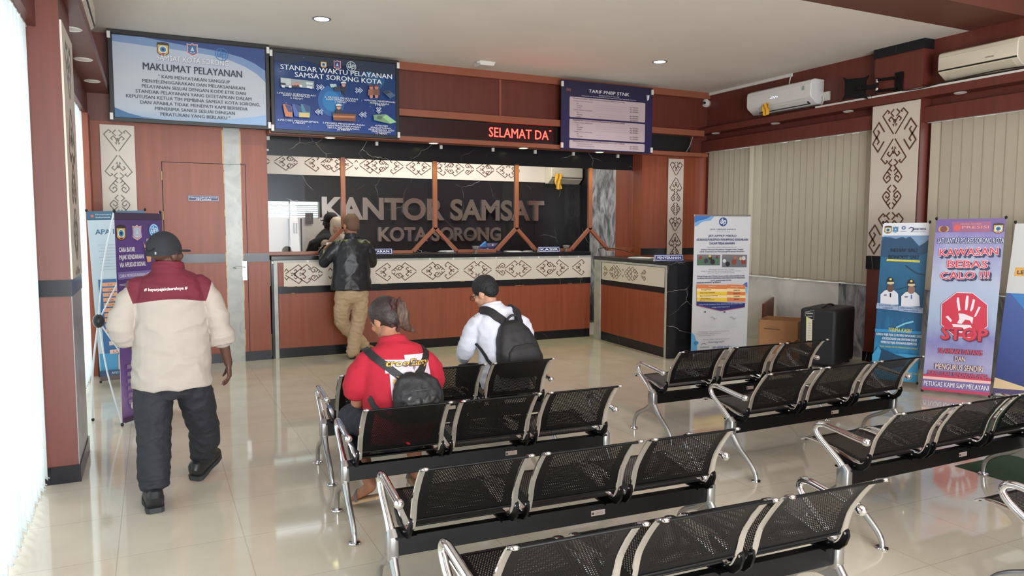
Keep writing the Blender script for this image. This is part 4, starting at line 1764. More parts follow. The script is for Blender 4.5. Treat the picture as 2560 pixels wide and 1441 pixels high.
# ---- stop banner
a = Art(.575, 1.71)
q = sheet((80, 35), (612, 15), (-53, 1364), (455, 1430))
a.rect(0, 0, 1, 1, gradient('stop_print', ((0, (136, 136, 186)), (.15, (164, 162, 196)), (.28, (128, 128, 182)), (.45, (162, 180, 206)), (.7, (174, 184, 206)), (.9, (138, 132, 186)), (1, (104, 88, 144))), rough=.35, nscale=2.2, namt=.5))
a.rect(0, .925, 1, 1, (112, 90, 150))
a.poly([q(*p) for p in ((200, 50), (500, 42), (495, 125), (205, 132))], (150, 96, 130))
for x, y, r, c in ((122, 108, .018, (190, 150, 90)), (150, 108, .018, (190, 150, 90)), (136, 108, .018, (120, 70, 60)), (243, 95, .018, (206, 90, 90))):
    a.disc(*q(x, y), r, c)
lines(a, q, (('REPUBLIK INDONESIA', 350, 70, .30, .008), ('PRESISI', 380, 100, .38, .017)), (230, 150, 150), bold=.02)
police_emblem(a, *q(553, 95), .06)
for d, c, b in ((0, (40, 46, 90), .07), (0, (206, 214, 232), .006)):
    a.text('SAT LANTAS POLRES SORONG KOTA', *q(338, 214), .031, c, .955, b)


def bubble(s, x, y, wd, cap, rot=0):
    for dx, dy, c, b in ((16, 16, (48, 56, 92), .07), (12, 12, (48, 56, 92), .07), (8, 8, (48, 56, 92), .07), (0, 0, (240, 206, 214), .07), (0, 0, (200, 62, 82), .02)):
        u, v = q(x+dx, y+dy)
        a.text(s, u, v, cap, c, wd, b, rot=rot)


bubble('KAWASAN', 322, 310, .84, .043, 2)
bubble('BEBAS', 312, 405, .58, .043)
bubble('CALO !!!', 290, 492, .70, .043, 2)
P = [(115, 690), (230, 603), (350, 608), (455, 700), (452, 870), (340, 958), (215, 950), (108, 850)]
C0 = (283, 780)
a.poly([q(C0[0]+(x-C0[0])*1.03, C0[1]+(y-C0[1])*1.03) for x, y in P], (226, 214, 226))
a.poly([q(*p) for p in P], (200, 50, 74))
for pts in (((232, 640), (246, 640), (256, 740), (240, 748), (228, 670)), ((304, 625), (320, 628), (316, 690), (306, 740), (290, 738), (296, 660)), ((352, 652), (368, 660), (352, 730), (336, 752), (328, 745)), ((392, 712), (408, 718), (372, 790), (356, 795)), ((140, 790), (160, 782), (190, 820), (180, 835)),
            ((240, 765), (280, 768), (352, 800), (342, 852), (325, 822), (290, 815), (262, 850), (228, 842), (246, 810)), ((190, 850), (330, 858), (345, 900), (300, 930), (210, 910))):
    a.poly([q(*p) for p in pts], (232, 222, 230))
for dx, c, b in ((10, (110, 40, 66), .05), (5, (110, 40, 66), .05), (0, (206, 58, 78), .04)):
    a.text('STOP', *q(275+dx, 976+dx), .074, c, .66, b)
for s, x, y, wd, cap, f, o in (('SILAHKAN DATANG', 246, 1090, .64, .030, (214, 76, 92), (110, 60, 100)), ('DAN', 242, 1148, .145, .030, (226, 200, 190), (84, 74, 110)), ('MENGURUS SENDIRI', 232, 1220, .70, .034, (232, 206, 188), (90, 76, 110)),
                               ('SURAT-SURAT KENDARAAN ANDA...', 232, 1268, .92, .024, (206, 80, 100), (140, 70, 110))):
    u, v = q(x, y)
    a.text(s, u, v, cap, o, wd, .05)
    a.text(s, u, v, cap, f, wd, .012)
a.rect(0, 0, 1, .094, (190, 60, 92))
a.rect(0, .066, 1, .082, (232, 190, 180))
a.rect(0, .016, 1, .066, (120, 104, 160))
a.text('PETUGAS KAMI SIAP MELAYANI', .5, .026, .031, (60, 50, 84), .955, .06)
a.text('PETUGAS KAMI SIAP MELAYANI', .5, .026, .031, (226, 226, 236), .955, .015)
banner('lilac STOP banner with a white hand print on a red octagon', (7.0, 4.86, 1.735), (7.30, 4.37, 1.745), (6.96, 4.90, .03), a, 'x')

# ---- banner at the edge of the photograph
a = Art(.58, 1.68)
a.rect(0, 0, 1, 1, gradient('fleet_print', ((0, (54, 66, 120)), (.3, (70, 88, 150)), (.6, (80, 104, 166)), (1, (84, 112, 170))), rough=.35))
a.rect(0, .60, 1, 1, (206, 208, 206))
a.rect(.08, .70, 1, .75, (222, 170, 84))
a.text('LEBIH MUDAH', .12, .712, .022, (40, 44, 70), .6, .03, align='l')
a.text('HADIR', .30, .80, .03, (40, 44, 70), .5, .03, align='l')
a.ring(.34, .93, .035, .042, (60, 60, 66), 20, 150)
a.poly([(.06, .60), (.5, .42), (1, .40), (1, .52), (.4, .60)], (70, 130, 196))
for x, y in ((.3, .47), (.55, .40)):
    a.poly([(x, y), (x+.12, y+.035), (x+.32, y+.03), (x+.36, y-.01), (x+.3, y-.045), (x+.03, y-.04)], (214, 218, 226))
    a.disc(x+.09, y-.035, .018, (30, 32, 44))
    a.disc(x+.27, y-.035, .018, (30, 32, 44))
a.poly([(0, .10), (.62, .045), (0, .035)], (222, 196, 156))
a.poly([(0, .035), (1, .05), (1, 0), (0, 0)], (84, 76, 116))
banner('white and blue banner cut by the right edge beside the red stop banner', (7.50, 4.40, 1.70), (7.74, 3.87, 1.70), (7.44, 4.49, .02), a, 'x', pole=satin)

# ---- left: question banner
a = Art(.533, 1.745)
q = sheet((40, 45), (410, 45), (132, 1120), (480, 1095))
a.rect(0, 0, 1, 1, (198, 212, 222))
a.rect(0, .948, 1, 1, (40, 92, 124))
a.disc(.09, .972, .008, (222, 96, 70))
a.text('Danantara', .15, .976, .009, (200, 214, 224), .26, .01, align='l')
a.text('Indonesia', .15, .96, .009, (200, 214, 224), .24, .01, align='l')
a.text('APA ITU', .12, .865, .030, (52, 110, 140), .50, .03, align='l')
a.text('IURAN WAJIB ?', .62, .865, .030, (52, 110, 140), .36, .03, align='l')
for i in range(9):
    a.rect(.15+.03*(i % 2), .80-.018*i, .93, .803-.018*i, (166, 180, 194))
a.rect(.1, .16, 1, .60, (44, 104, 158))
a.rect(.02, .02, 1, .16, (74, 156, 206))
for i in range(10):
    y = .58-.030*i
    a.poly([(.16, y), (.44, y), (.50, y-.010), (.46, y-.022), (.16, y-.022)], (230, 162, 120))
    a.text('DP  DPP  EU  B'.split()[i % 4], .30, y-.017, .010, (170, 80, 60), .08, .02)
    a.rect(.55, y-.006, .95, y-.003, (190, 206, 226))
    a.rect(.55, y-.016, .86, y-.013, (190, 206, 226))
for i, s in enumerate(('NEXT', 'JUT', 'LUT')):
    y = .27-.05*i
    a.rect(.2, y-.012, .52, y+.012, (232, 196, 180))
    a.text(s, .36, y-.007, .014, (190, 80, 60), .2, .03)
    a.rect(.56, y-.004, .95, y-.001, (190, 206, 226))
a.poly([(.32, .05), (.34, .15), (.52, .165), (.56, .06)], (224, 190, 166))
a.poly([(.6, .05), (.7, .10), (.95, .15), (.95, .05)], (150, 196, 224))
a.rect(0, .028, 1, .06, (40, 76, 112))
a.text('AYO SEGERA BAYAR PAJAK', .55, .037, .013, (214, 222, 230), .7, .02)
a.rect(0, 0, 1, .028, (96, 80, 84))
banner('pale blue question banner standing in the left corner behind the purple banner', (-.593, 8.70, 1.80), (-.06, 8.70, 1.815), (-.53, 8.70, .06), a, 'x', stand=(-.36, 9.0, .85))

# ---- left: purple application banner
a = Art(.55, 1.74)
q = sheet((235, 115), (485, 130), (290, 1330), (520, 1265))
a.rect(0, 0, 1, 1, gradient('purple_print', ((0, (110, 78, 128)), (.1, (150, 120, 176)), (.25, (120, 90, 160)), (.5, (90, 68, 136)), (.8, (96, 72, 140)), (1, (84, 66, 110))), rough=.35))
a.rect(0, .965, 1, 1, (70, 58, 80))
police_emblem(a, .12, .905, .075)
shield_emblem(a, .44, .905, .075, (200, 140, 150), (176, 184, 206))
a.disc(.80, .915, .034, (70, 150, 214))
swirl_logo(a, .80, .915, .06, (220, 232, 240))
a.text('JASA RAHARJA', .80, .866, .010, (226, 226, 232), .36, .02)
for i, s in enumerate(('CARA BAYAR', 'PAJAK KENDARAAN', 'VIA APLIKASI SIGNAL')):
    a.text(s, .05, .815-.036*i, .022, (232, 228, 236), (.32, .50, .54)[i], .03, align='l')
a.poly([(.55, .86), (.66, .81), (.72, .80), (.70, .76), (.62, .76), (.6, .80)], (226, 170, 120))
a.ring(.78, .80, .018, .028, (222, 224, 232))
a.rect(0, .685, 1, .72, (130, 116, 180))
a.text('CARA MENGGUNAKAN APLIKASI SIGNAL', .5, .694, .016, (226, 222, 236), .93, .02)
for i, s in enumerate(('PENGGUNA DAPAT MENGUNDUH APLIKASI DI GOOGLE', 'PLAY DENGAN KATA KUNCI SIGNAL', 'SETELAH BERHASIL MASUK KE DALAM APLIKASI', 'MAKA PENGGUNA WAJIB DAFTAR', 'ISI DATA DIRI SESUAI KTP DAN NOMOR HP', 'LALU LAKUKAN VERIFIKASI WAJAH', 'TAMBAHKAN DATA KENDARAAN MILIK SENDIRI',
                       'PILIH PENGESAHAN STNK TAHUNAN', 'SATU NIK HANYA UNTUK SATU', 'TAMPIL KODE BAYAR', 'MEMILIKI REKENING BANK')):
    a.text(s, .5, .655-.033*i, .010, (214, 206, 228), min(.94, .026*len(s)), .02)
for i in range(6):
    a.rect(.10, .255-.034*i, .30, .275-.034*i, (150, 128, 170), .003)
    a.rect(.42, .262-.034*i, .9, .266-.034*i, (206, 196, 222))
a.disc(.2, .075, .02, (222, 210, 230))
a.rect(0, 0, 1, .022, (70, 56, 76))
_d = Vector((math.cos(R(50)), math.sin(R(50)), 0))
banner('purple application banner on a white cross stand beside the walking man', (-.273, 6.869, 1.763), Vector((-.273, 6.869, 1.763))+_d*.53, (-.273, 6.869, .025), a, 'x', stand=(-.43, 7.10, .86), pole=M('white_stand_pole', (206, 210, 214), .35))

# ------------------------------------------------------------------ waiting benches


def perforated(prof, x0, x1, mx_, m0, m1, pitch=.0105, hole=.0022):
    """steel sheet along a bent profile with staggered round holes; solid margins"""
    P = [Vector((0, y, z)) for y, z in spline([(0, y, z) for y, z in prof], 6)[0] and [(p.y, p.z) for p in spline([(0, y, z) for y, z in prof], 6)[0]]]
    L = [0]
    for i in range(1, len(P)):
        L.append(L[-1]+(P[i]-P[i-1]).length)
    T = L[-1]

    def at(s):
        s = max(0, min(T, s))
        for i in range(1, len(L)):
            if s <= L[i] or i == len(L)-1:
                k = (s-L[i-1])/(L[i]-L[i-1])
                return P[i-1].lerp(P[i], k)
    m = MB()

    def pt(x, s):
        p = at(s)
        return (x, p.y, p.z)
    rows = int((T-m0-m1)/(pitch*.9))
    rp = (T-m0-m1)/rows
    xa, xb = x0+mx_, x1-mx_
    cols = int((xb-xa)/pitch)
    cp = (xb-xa)/(cols+.5)
    # margins
    S = [T*i/14 for i in range(15)]
    for i in range(14):
        for a_, b_ in ((x0, xa), (xb, x1)):
            m.quad(pt(a_, S[i]), pt(b_, S[i]), pt(b_, S[i+1]), pt(a_, S[i+1]))
    for s0, s1 in ((0, m0), (T-m1, T)):
        for j in range(4):
            u, v = s0+(s1-s0)*j/4, s0+(s1-s0)*(j+1)/4
            m.quad(pt(xa, u), pt(xb, u), pt(xb, v), pt(xa, v))
    for r_ in range(rows):
        s0, s1 = m0+rp*r_, m0+rp*(r_+1)
        off = cp*.5 if r_ % 2 else 0
        if off:
            m.quad(pt(xa, s0), pt(xa+off, s0), pt(xa+off, s1), pt(xa, s1))
        else:
            m.quad(pt(xb-cp*.5, s0), pt(xb, s0), pt(xb, s1), pt(xb-cp*.5, s1))
        for c in range(cols):
            a0 = xa+off+cp*c
            a1 = a0+cp
            cx, cs = (a0+a1)/2, (s0+s1)/2
            V = [pt(a0, s0), pt(a1, s0), pt(a1, s1), pt(a0, s1)]
            for k in range(8):
                an = R(-135+45*k)
                V.append(pt(cx+hole*math.cos(an), cs+hole*math.sin(an)))
            m.add(V, [(0, 1, 6, 5, 4), (1, 2, 8, 7, 6), (2, 3, 10, 9, 8), (3, 0, 4, 11, 10)])
    # rolled edges
    for s_ in (0, T):
        m.loft([pt(x0, s_), pt(x1, s_)], [.006, .006], n=8)
    return m


BACK = [(-.100, .437), (-.128, .53), (-.162, .592), (-.205, .652), (-.247, .697), (-.285, .709)]
SEAT = [(.345, .416), (.315, .430), (.26, .430), (.12, .413), (.03, .395), (-.035, .388)]
FRAME = [(.350, .416), (.325, .430), (.27, .434), (.12, .416), (.03, .393), (-.035, .383), (-.075, .392), (-.103, .435), (-.130, .53), (-.165, .592), (-.208, .652), (-.248, .697), (-.270, .708), (-.288, .712)]
BL = 1.645


def make_bench(label):
    t = thing('waiting_bench', label, 'bench', (0, 0, 0), 0, 'steel waiting benches')
    m = MB()
    m.box(.02, BL-.02, -.018, .022, .258, .342)
    obj('beam', m, black_steel, t, .003)
    for x in (0, BL):
        s = 1 if x == 0 else -1
        m = MB()
        rear = [(x, -.008, .275), (x, -.03, .245), (x, -.085, .185), (x, -.15, .135), (x, -.205, .09), (x, -.238, .05), (x, -.247, .014)]
        front = [(x, .008, .275), (x, .03, .24), (x, .08, .20), (x, .145, .17), (x, .205, .13), (x, .238, .08), (x, .247, .014)]
        for p in (rear, front):
            P, rr = spline(p, 4, [.021, .020, .018, .017, .016, .0155, .0145])
            m.loft(P, rr, n=12)
        m.loft([(x, 0, .245), (x, 0, .262), (x, 0, .345), (x, .012, .358)], [.024, .026, .026, .02], [.036, .040, .040, .028], n=20, side=(1, 0, 0), power=4)
        m.loft([(x, 0, .2655), (x, 0, .2675)], [.0268, .0268], [.0408, .0408], n=20, side=(1, 0, 0), power=4)
        # web between the legs
        A = [(-.02, .26), (-.10, .165), (-.085, .162), (-.05, .172), (-.01, .182), (.03, .185), (.08, .180), (.12, .172), (.135, .178), (.02, .26)]
        m.prism([(x-.006, y, z) for y, z in A], [(x+.006, y, z) for y, z in A])
        lg = obj('leg', m, satin, t)
        for y in (-.247, .247):
            m = MB()
            m.lathe([(.012, .030), (.013, .014), (.030, .011), (.033, .005), (.031, 0)], (x, y, 0), 16)
            obj('foot_pad', m, chrome, lg)
        m = MB()
        arm = [(x, .0, .345), (x, .045, .385), (x, .11, .432), (x, .172, .478), (x, .200, .518), (x, .186, .549), (x, .145, .559), (x, .08, .553), (x, .0, .543), (x, -.08, .533), (x, -.118, .530)]
        P, rr = spline(arm, 5, [.022, .0185, .017, .0165, .0165, .0165, .0165, .0165, .0165, .0165, .0165])
        m.loft(P, rr, n=14)
        m.ell((x, -.128, .528), (.022, .025, .022), None, 14, 10)
        obj('armrest', m, chrome, t)
    backm = perforated(BACK, 0, .425, .040, .028, .050).mesh('backrest', black_steel, 60)
    seatm = perforated(SEAT, 0, .425, .040, .03, .03).mesh('seat', black_steel, 60)
    fm = MB()
    P = spline([(0, y, z) for y, z in FRAME], 4)[0]
    fm.loft(P, [.0145]*len(P), [.0055]*len(P), n=8, side=(1, 0, 0), power=3.2)
    fm.ell(P[-1], (.0155, .011, .008), None, 10, 6)
    framem = fm.mesh('side_frame', chrome)
    bm_ = MB()
    A = [(-.118, .448), (-.122, .425), (-.108, .385), (-.075, .352), (-.03, .343), (.06, .343), (.10, .365), (.14, .395), (.145, .412), (.03, .388), (-.035, .377), (-.072, .386), (-.093, .42), (-.100, .448), (-.108, .455)]
    bm_.prism([(-.006, y, z) for y, z in A], [(.006, y, z) for y, z in A])
    bm_.box(-.045, .045, -.05, .07, .341, .350)
    for y, z in ((-.108, .436), (-.02, .362), (.055, .358)):
        bm_.cyl((-.010, y, z), (.010, y, z), .006, 8, 1)
    brm = bm_.mesh('bracket', [black_steel, chrome])

    def part(name, me, x):
        o = bpy.data.objects.new(name, me)
        COL.objects.link(o)
        o.parent = t
        o.location = (x, 0, 0)
    for i in range(3):
        x = .065+.53*i
        part('backrest', backm, x+.015)
        part('seat', seatm, x+.015)
        for xx, s in ((x, -1), (x+.455, 1)):
            part('side_frame', framem, xx)
            part('bracket', brm, xx+s*.012)
    a = Art(.075, .026)
    a.rect(0, 0, 1, 1, (196, 184, 178))
    a.rect(.04, .2, .2, .7, (60, 50, 50))
    for i in range(4):
        a.rect(.26, .2+.17*i, .9-.1*(i % 2), .25+.17*i, (150, 120, 116))
    a.build('asset_sticker', (.955, -.0187, .288), (1, 0, 0), (0, 0, 1), t)
    return t


bench = make_bench('black steel bench at the front left, with the man in white on its last seat')
bench.location = (.99, 4.95, 0)
bench.rotation_euler = (0, 0, R(-.7))
for lab, x, y, r_ in (('second black steel bench on the left, with the woman in red on its first seat', .908, 4.004, -2.1),
                      ('empty black steel bench directly behind the woman in red', .873, 2.985, -2.4),
                      ('empty black steel bench at the bottom edge, last of the left block', .875, 2.195, -2.2),
                      ('empty black steel bench closest to the side counter and the black case', 3.530, 4.762, -.1),
                      ('empty black steel bench in the right block whose end reaches the blue banner', 3.491, 3.834, 1.0),
                      ('empty black steel bench whose far end stands on the green carpet', 3.342, 2.78, .5),
                      ('steel bench at the lower right corner showing only its front arm and seat tip', 3.28, 1.715, 0)):
    dup(bench, lab, (x, y, 0), R(r_))

# ------------------------------------------------------------------ people
from mathutils.bvhtree import BVHTree


def rotm(yaw, pitch=0, roll=0):
    """yaw turns the face left, pitch nods it down, roll leans it to the right"""
    return Matrix.Rotation(yaw, 3, 'Z') @ Matrix.Rotation(-pitch, 3, 'X') @ Matrix.Rotation(roll, 3, 'Y')


def head_volume(m, C, Q, s=1.0):
    C = Vector(C)

    def e(c, r, rot=None):
        m.ell(C+Q @ (Vector(c)*s), [k*s for k in r], Q if rot is None else Q @ rot, 18, 12)
    e((0, -.012, .025), (.077, .096, .088))
    e((0, .028, -.03), (.063, .068, .086))
    e((0, .045, -.086), (.043, .042, .036))
    e((0, .082, .014), (.048, .018, .012))
    e((0, .100, -.030), (.013, .017, .022))
    e((0, .094, -.008), (.009, .012, .026))
    e((0, .090, -.074), (.023, .011, .0075))
    e((0, .088, -.086), (.019, .011, .007))
    for x in (-1, 1):
        e((x*.079, -.012, -.018), (.009, .021, .033), Matrix.Rotation(x*R(-18), 3, 'Z'))
        e((x*.047, .058, -.030), (.022, .022, .022))


def hand_volume(m, W, d, pn, side, s=1.0, curl=.45, thumb=1):
    """W wrist, d direction of the fingers, pn the way the palm looks, side towards the thumb"""
    W, d, pn = Vector(W), Vector(d).normalized(), Vector(pn)
    pn = (pn-d*pn.dot(d)).normalized()
    sd = d.cross(pn)
    if sd.dot(Vector(side)) < 0:
        sd = -sd
    m.loft([W-d*.02*s, W+d*.01*s, W+d*.05*s, W+d*.088*s], [.024*s, .028*s, .041*s, .038*s], [.018*s, .017*s, .015*s, .011*s], n=12, side=sd)
    for k, (o, L) in enumerate(((.030, .068), (.010, .078), (-.010, .073), (-.030, .058))):
        p = W+d*(.080-.006*abs(k-1))*s+sd*o*s
        q, P = d.copy()+sd*o*2.2, [p-d*.012*s]
        q.normalize()
        a = curl*(.75+.2*k)
        P.append(p)
        for seg in (.46, .30, .24):
            ca, sa = math.cos(a), math.sin(a)
            q = (q*ca+pn*sa).normalized()
            p = p+q*L*seg*s
            P.append(p)
        m.capsule(P, [.0098*s, .0094*s, .0088*s, .0080*s, .0066*s], n=8)
    p = W+d*.022*s+sd*.026*s+pn*.006*s
    q = (d*.62+sd*.62+pn*.35).normalized()
    p1 = p+q*.040*s
    q2 = (d*.85+sd*.15+pn*.40).normalized()
    p2 = p1+q2*.030*s
    p3 = p2+(q2+pn*.3).normalized()*.024*s
    m.capsule([p, p1, p2, p3], [.0135*s, .0110*s, .0098*s, .0078*s], n=8)


def body_mesh(J, s=1.0, girth=1.0, voxel=.0062):
    """continuous figure through the joints J"""
    m = MB()
    V = {k: Vector(v) for k, v in J.items() if hasattr(v, '__len__') and len(v) == 3 and not isinstance(v, Matrix)}
    head_volume(m, V['head'], J['headrot'], s)
    Q = J['headrot']
    m.loft([V['head']+Q @ Vector((0, -.02, -.05))*s, V['head'].lerp(V['neck'], .6), V['neck'], V['neck'].lerp(V['chest'], .3)], [.054*s, .054*s, .062*s*girth, .085*s], n=16)
    g = girth
    m.loft([V['neck'].lerp(V['chest'], .15), V['chest'], V['waist'], V['pelvis'], V['pelvis']+(V['pelvis']-V['waist'])*.3], [.08*s, .155*s*g, .14*s*g, .15*s*g, .10*s], [.06*s, .10*s*g, .10*s*g, .11*s*g, .08*s], n=18, side=J.get('right', (1, 0, 0)))
    for k in 'LR':
        m.capsule([V['chest'].lerp(V['sh'+k], .6), V['sh'+k], V['el'+k], V['wr'+k]], [.055*s, .052*s*g, .040*s, .026*s], n=12)
        a = J['arm'+k]
        hand_volume(m, V['wr'+k], a[0], a[1], a[2], s, a[3] if len(a) > 3 else .45)
        m.capsule([V['pelvis'].lerp(V['hip'+k], .6), V['hip'+k], V['kn'+k], V['kn'+k].lerp(V['an'+k], .35), V['an'+k]], [.085*s, .082*s*g, .054*s, .055*s*g, .036*s], n=12)
        f = (V['toe'+k]-V['an'+k])
        m.capsule([V['an'+k]+Vector((0, 0, -.01)), V['an'+k].lerp(V['toe'+k], .55), V['toe'+k]], [.034*s, .032*s, .022*s], n=10)
    return remeshed('body', m, voxel, 3)


def eyes(root, J, s=1.0):
    for x in (-1, 1):
        m = MB()
        c = Vector(J['head'])+J['headrot'] @ (Vector((x*.030, .0765, -.004))*s)
        m.ell(c, (.0108*s,)*3, J['headrot'], 10, 8, 0)
        m.ell(c+J['headrot'] @ Vector((0, .006, 0)), (.0062*s,)*3, J['headrot'], 8, 6, 1)
        obj('eye', m, [M('eye_white', (224, 220, 214), .3), M('eye_iris', (40, 26, 20), .2)], root)


def shoe(root, heel, toe, h, mats, name='shoe', up=(0, 0, 1), wide=.047):
    heel, toe = Vector(heel), Vector(toe)
    d = (toe-heel).normalized()
    U = Vector(up)
    U = (U-d*U.dot(d)).normalized()
    sd = d.cross(U)
    L = (toe-heel).length

    def ring(k, wd, ht, zc):
        return heel+d*L*k+U*zc, wd, ht
    m = MB()
    P = [ring(0.0, wide*.55, h*.30, h*.42), ring(.06, wide*.78, h*.46, h*.48), ring(.22, wide*.84, h*.52, h*.52), ring(.42, wide*.86, h*.44, h*.45), ring(.62, wide, h*.33, h*.35), ring(.82, wide*.95, h*.26, h*.28), ring(.96, wide*.62, h*.19, h*.22), ring(1.0, wide*.3, h*.10, h*.2)]
    m.loft([p[0] for p in P], [p[1] for p in P], [p[2] for p in P], n=14, side=sd, power=2.6)
    s_ = obj(name, m, mats[0], root)
    m = MB()
    A = []
    for k, wd in ((0, .5), (.05, .8), (.25, .86), (.45, .84), (.65, 1.02), (.85, .95), (.97, .6), (1.01, .2)):
        A.append((k, wd*wide*1.04))
    pts = [heel+d*L*k+sd*w_ for k, w_ in A]+[heel+d*L*k-sd*w_ for k, w_ in reversed(A)]
    m.prism([p for p in pts], [p+U*h*.22 for p in pts])
    obj('sole', m, mats[1], s_)
    return s_


def wrap(o, me, direction=(0, 1, 0), off=.003, offset=(0, 0, 0)):
    """lays a flat print on a garment"""
    bvh = BVHTree.FromPolygons([v.co for v in me.vertices], [tuple(p.vertices) for p in me.polygons])
    d = Vector(direction).normalized()
    for v in o.data.vertices:
        hit = bvh.ray_cast(v.co-d*.6, d)
        lay = v.co.copy()
        if hit[0] is not None:
            k = v.co.dot(d)
            v.co = hit[0]-d*(off+o['lift_%d' % 0]*0 if False else off)
    o.data.update()


def print_on(name, art, origin, U, V, root, me, direction, off=.002):
    """art split so that each layer keeps its own tiny lift when wrapped"""
    lifts = [p[2] for p in art.v]
    # fine subdivision so that big shapes follow the cloth
    o = art.build(name, origin, U, V, root)
    bvh = BVHTree.FromPolygons([v.co for v in me.vertices], [tuple(p.vertices) for p in me.polygons])
    d = Vector(direction).normalized()
    missed = set()
    for v, l in zip(o.data.vertices, lifts):
        hit = bvh.ray_cast(v.co-d*.6, d)
        if hit[0] is not None and abs(hit[1].dot(d)) > .3:
            v.co = hit[0]-d*(off+l)
        else:
            missed.add(v.index)
    if missed:
        b = bmesh.new()
        b.from_mesh(o.data)
        b.verts.ensure_lookup_table()
        bmesh.ops.delete(b, geom=[b.verts[i] for i in missed], context='VERTS')
        b.to_mesh(o.data)
        b.free()
    o.data.update()
    return o


def strap(root, path, wd, th, me, mat, nrm, off=.006, name='strap'):
    """webbing that follows the back of a garment"""
    P = spline([Vector(p) for p in path], 8)[0]
    d = Vector(nrm).normalized()
    if me is not None:
        bvh = BVHTree.FromPolygons([v.co for v in me.vertices], [tuple(p.vertices) for p in me.polygons])
        Q = []
        for p in P:
            h = bvh.find_nearest(p)
            Q.append(h[0]+h[1]*off if h[0] is not None else p)
        P = Q
    m = MB()
    fr = []
    for i, p in enumerate(P):
        t = (P[min(i+1, len(P)-1)]-P[max(i-1, 0)]).normalized()
        n = d
        if me is not None:
            h = bvh.find_nearest(p)
            n = h[1] if h[1] is not None else d
        s_ = t.cross(n).normalized()
        fr.append((p, s_, n))
    v, f = [], []
    for p, s_, n in fr:
        v += [p-s_*wd/2-n*th/2, p+s_*wd/2-n*th/2, p+s_*wd/2+n*th/2, p-s_*wd/2+n*th/2]
    for i in range(len(fr)-1):
        for j in range(4):
            f.append((4*i+j, 4*i+(j+1) % 4, 4*i+4+(j+1) % 4, 4*i+4+j))
    f += [(3, 2, 1, 0), tuple(len(v)-4+j for j in range(4))]
    m.add(v, f)
    return obj(name, m, mat, root)


skin_dark = M('deep_brown_skin', (88, 58, 46), .55, var=.08, vscale=30)
skin_mid = M('brown_skin', (164, 112, 86), .55, var=.06, vscale=30)
skin_light = M('light_brown_skin', (192, 142, 114), .55, var=.06, vscale=30)
shoe_black = M('black_shoe_leather', (30, 31, 33), .45)
shoe_sole = M('dark_rubber_sole', (46, 48, 50), .7)


def rel(J, B):
    B = Vector(B)
    out = {}
    for k, v in J.items():
        if isinstance(v, tuple) and len(v) == 3 and not hasattr(v[0], '__len__') and k != 'right':
            out[k] = tuple(Vector(v)-B)
        else:
            out[k] = v
    return out


# ---- the man walking towards the door
B = (.08, 4.93, 0)
t = thing('person', 'person walking in black cap, cream shirt with maroon shoulders and dark trousers', 'person', B)
J = rel(dict(head=(.070, 4.955, 1.497), headrot=rotm(R(-48), R(-5)), neck=(.078, 4.93, 1.395), chest=(.082, 4.93, 1.22), waist=(.086, 4.94, .98), pelvis=(.085, 4.94, .80),
             shL=(-.10, 4.93, 1.305), shR=(.265, 4.93, 1.305), elL=(-.185, 4.91, 1.06), elR=(.362, 4.93, 1.01), wrL=(-.135, 5.10, .925), wrR=(.408, 4.985, .785),
             armL=((.25, .75, -.6), (1, 0, 0), (0, 1, .6), .5), armR=((.08, .10, -1), (-1, .2, 0), (-.4, 1, 0), .42),
             hipL=(-.02, 4.94, .74), hipR=(.185, 4.94, .74), knL=(-.031, 4.88, .385), knR=(.258, 5.09, .36), anL=(-.041, 4.755, .09), anR=(.25, 5.215, .10), toeL=(-.05, 4.93, .035), toeR=(.345, 5.40, .12)), B)
obj('body', paint(body_mesh(J, 1.0, 1.05), [skin_dark], lambda c: 0), None, t)
eyes(t, J)
m = MB()
o = Vector(B)


def W(*p): return Vector(p)-o


m.loft([W(.078, 4.925, 1.435), W(.078, 4.925, 1.385), W(.08, 4.93, 1.35), W(.082, 4.93, 1.30), W(.083, 4.93, 1.20), W(.085, 4.935, 1.08), W(.086, 4.94, .97), W(.085, 4.94, .85), W(.084, 4.94, .75), W(.084, 4.94, .685)],
       [.078, .088, .145, .192, .207, .207, .207, .213, .220, .223], [.074, .082, .098, .118, .140, .150, .156, .164, .170, .172], n=28, side=(1, 0, 0))
m.capsule([W(-.085, 4.93, 1.295), W(-.125, 4.925, 1.235), W(-.165, 4.915, 1.14), W(-.185, 4.915, 1.06), W(-.168, 4.955, 1.01)], [.058, .066, .071, .072, .066], n=16)
m.capsule([W(.250, 4.93, 1.295), W(.292, 4.93, 1.235), W(.335, 4.93, 1.12), W(.362, 4.93, 1.02), W(.372, 4.94, .955)], [.058, .064, .069, .069, .064], n=16)
m.loft([W(.366, 4.935, .985), W(.376, 4.942, .925)], [.073, .070], n=18)
m.loft([W(-.172, 4.945, 1.03), W(-.152, 4.985, .985)], [.073, .069], n=18)
cream_cloth = M('cream_shirt_cloth', (190, 178, 163), .8, bump=.25, bscale=160)
maroon = M('maroon_shirt_cloth', (112, 30, 50), .8, bump=.25, bscale=160)
sm = remeshed('shirt', m, .007, 6, None, .011, 6.5, (.75, .75, 1.5))


shirt_cloth = M('cream_and_maroon_shirt_cloth', (172, 162, 152), .8, bump=.08, bscale=160)
_nt = shirt_cloth.node_tree
_tc = _nt.nodes.new('ShaderNodeTexCoord')
_sp = _nt.nodes.new('ShaderNodeSeparateXYZ')
_nt.links.new(_tc.outputs['Object'], _sp.inputs[0])


def _mt(op, a, b=None):
    n = _nt.nodes.new('ShaderNodeMath')
    n.operation = op
    for i, v in enumerate((a, b)):
        if v is None:
            continue
        if isinstance(v, (int, float)):
            n.inputs[i].default_value = v
        else:
            _nt.links.new(v, n.inputs[i])
    return n.outputs[0]


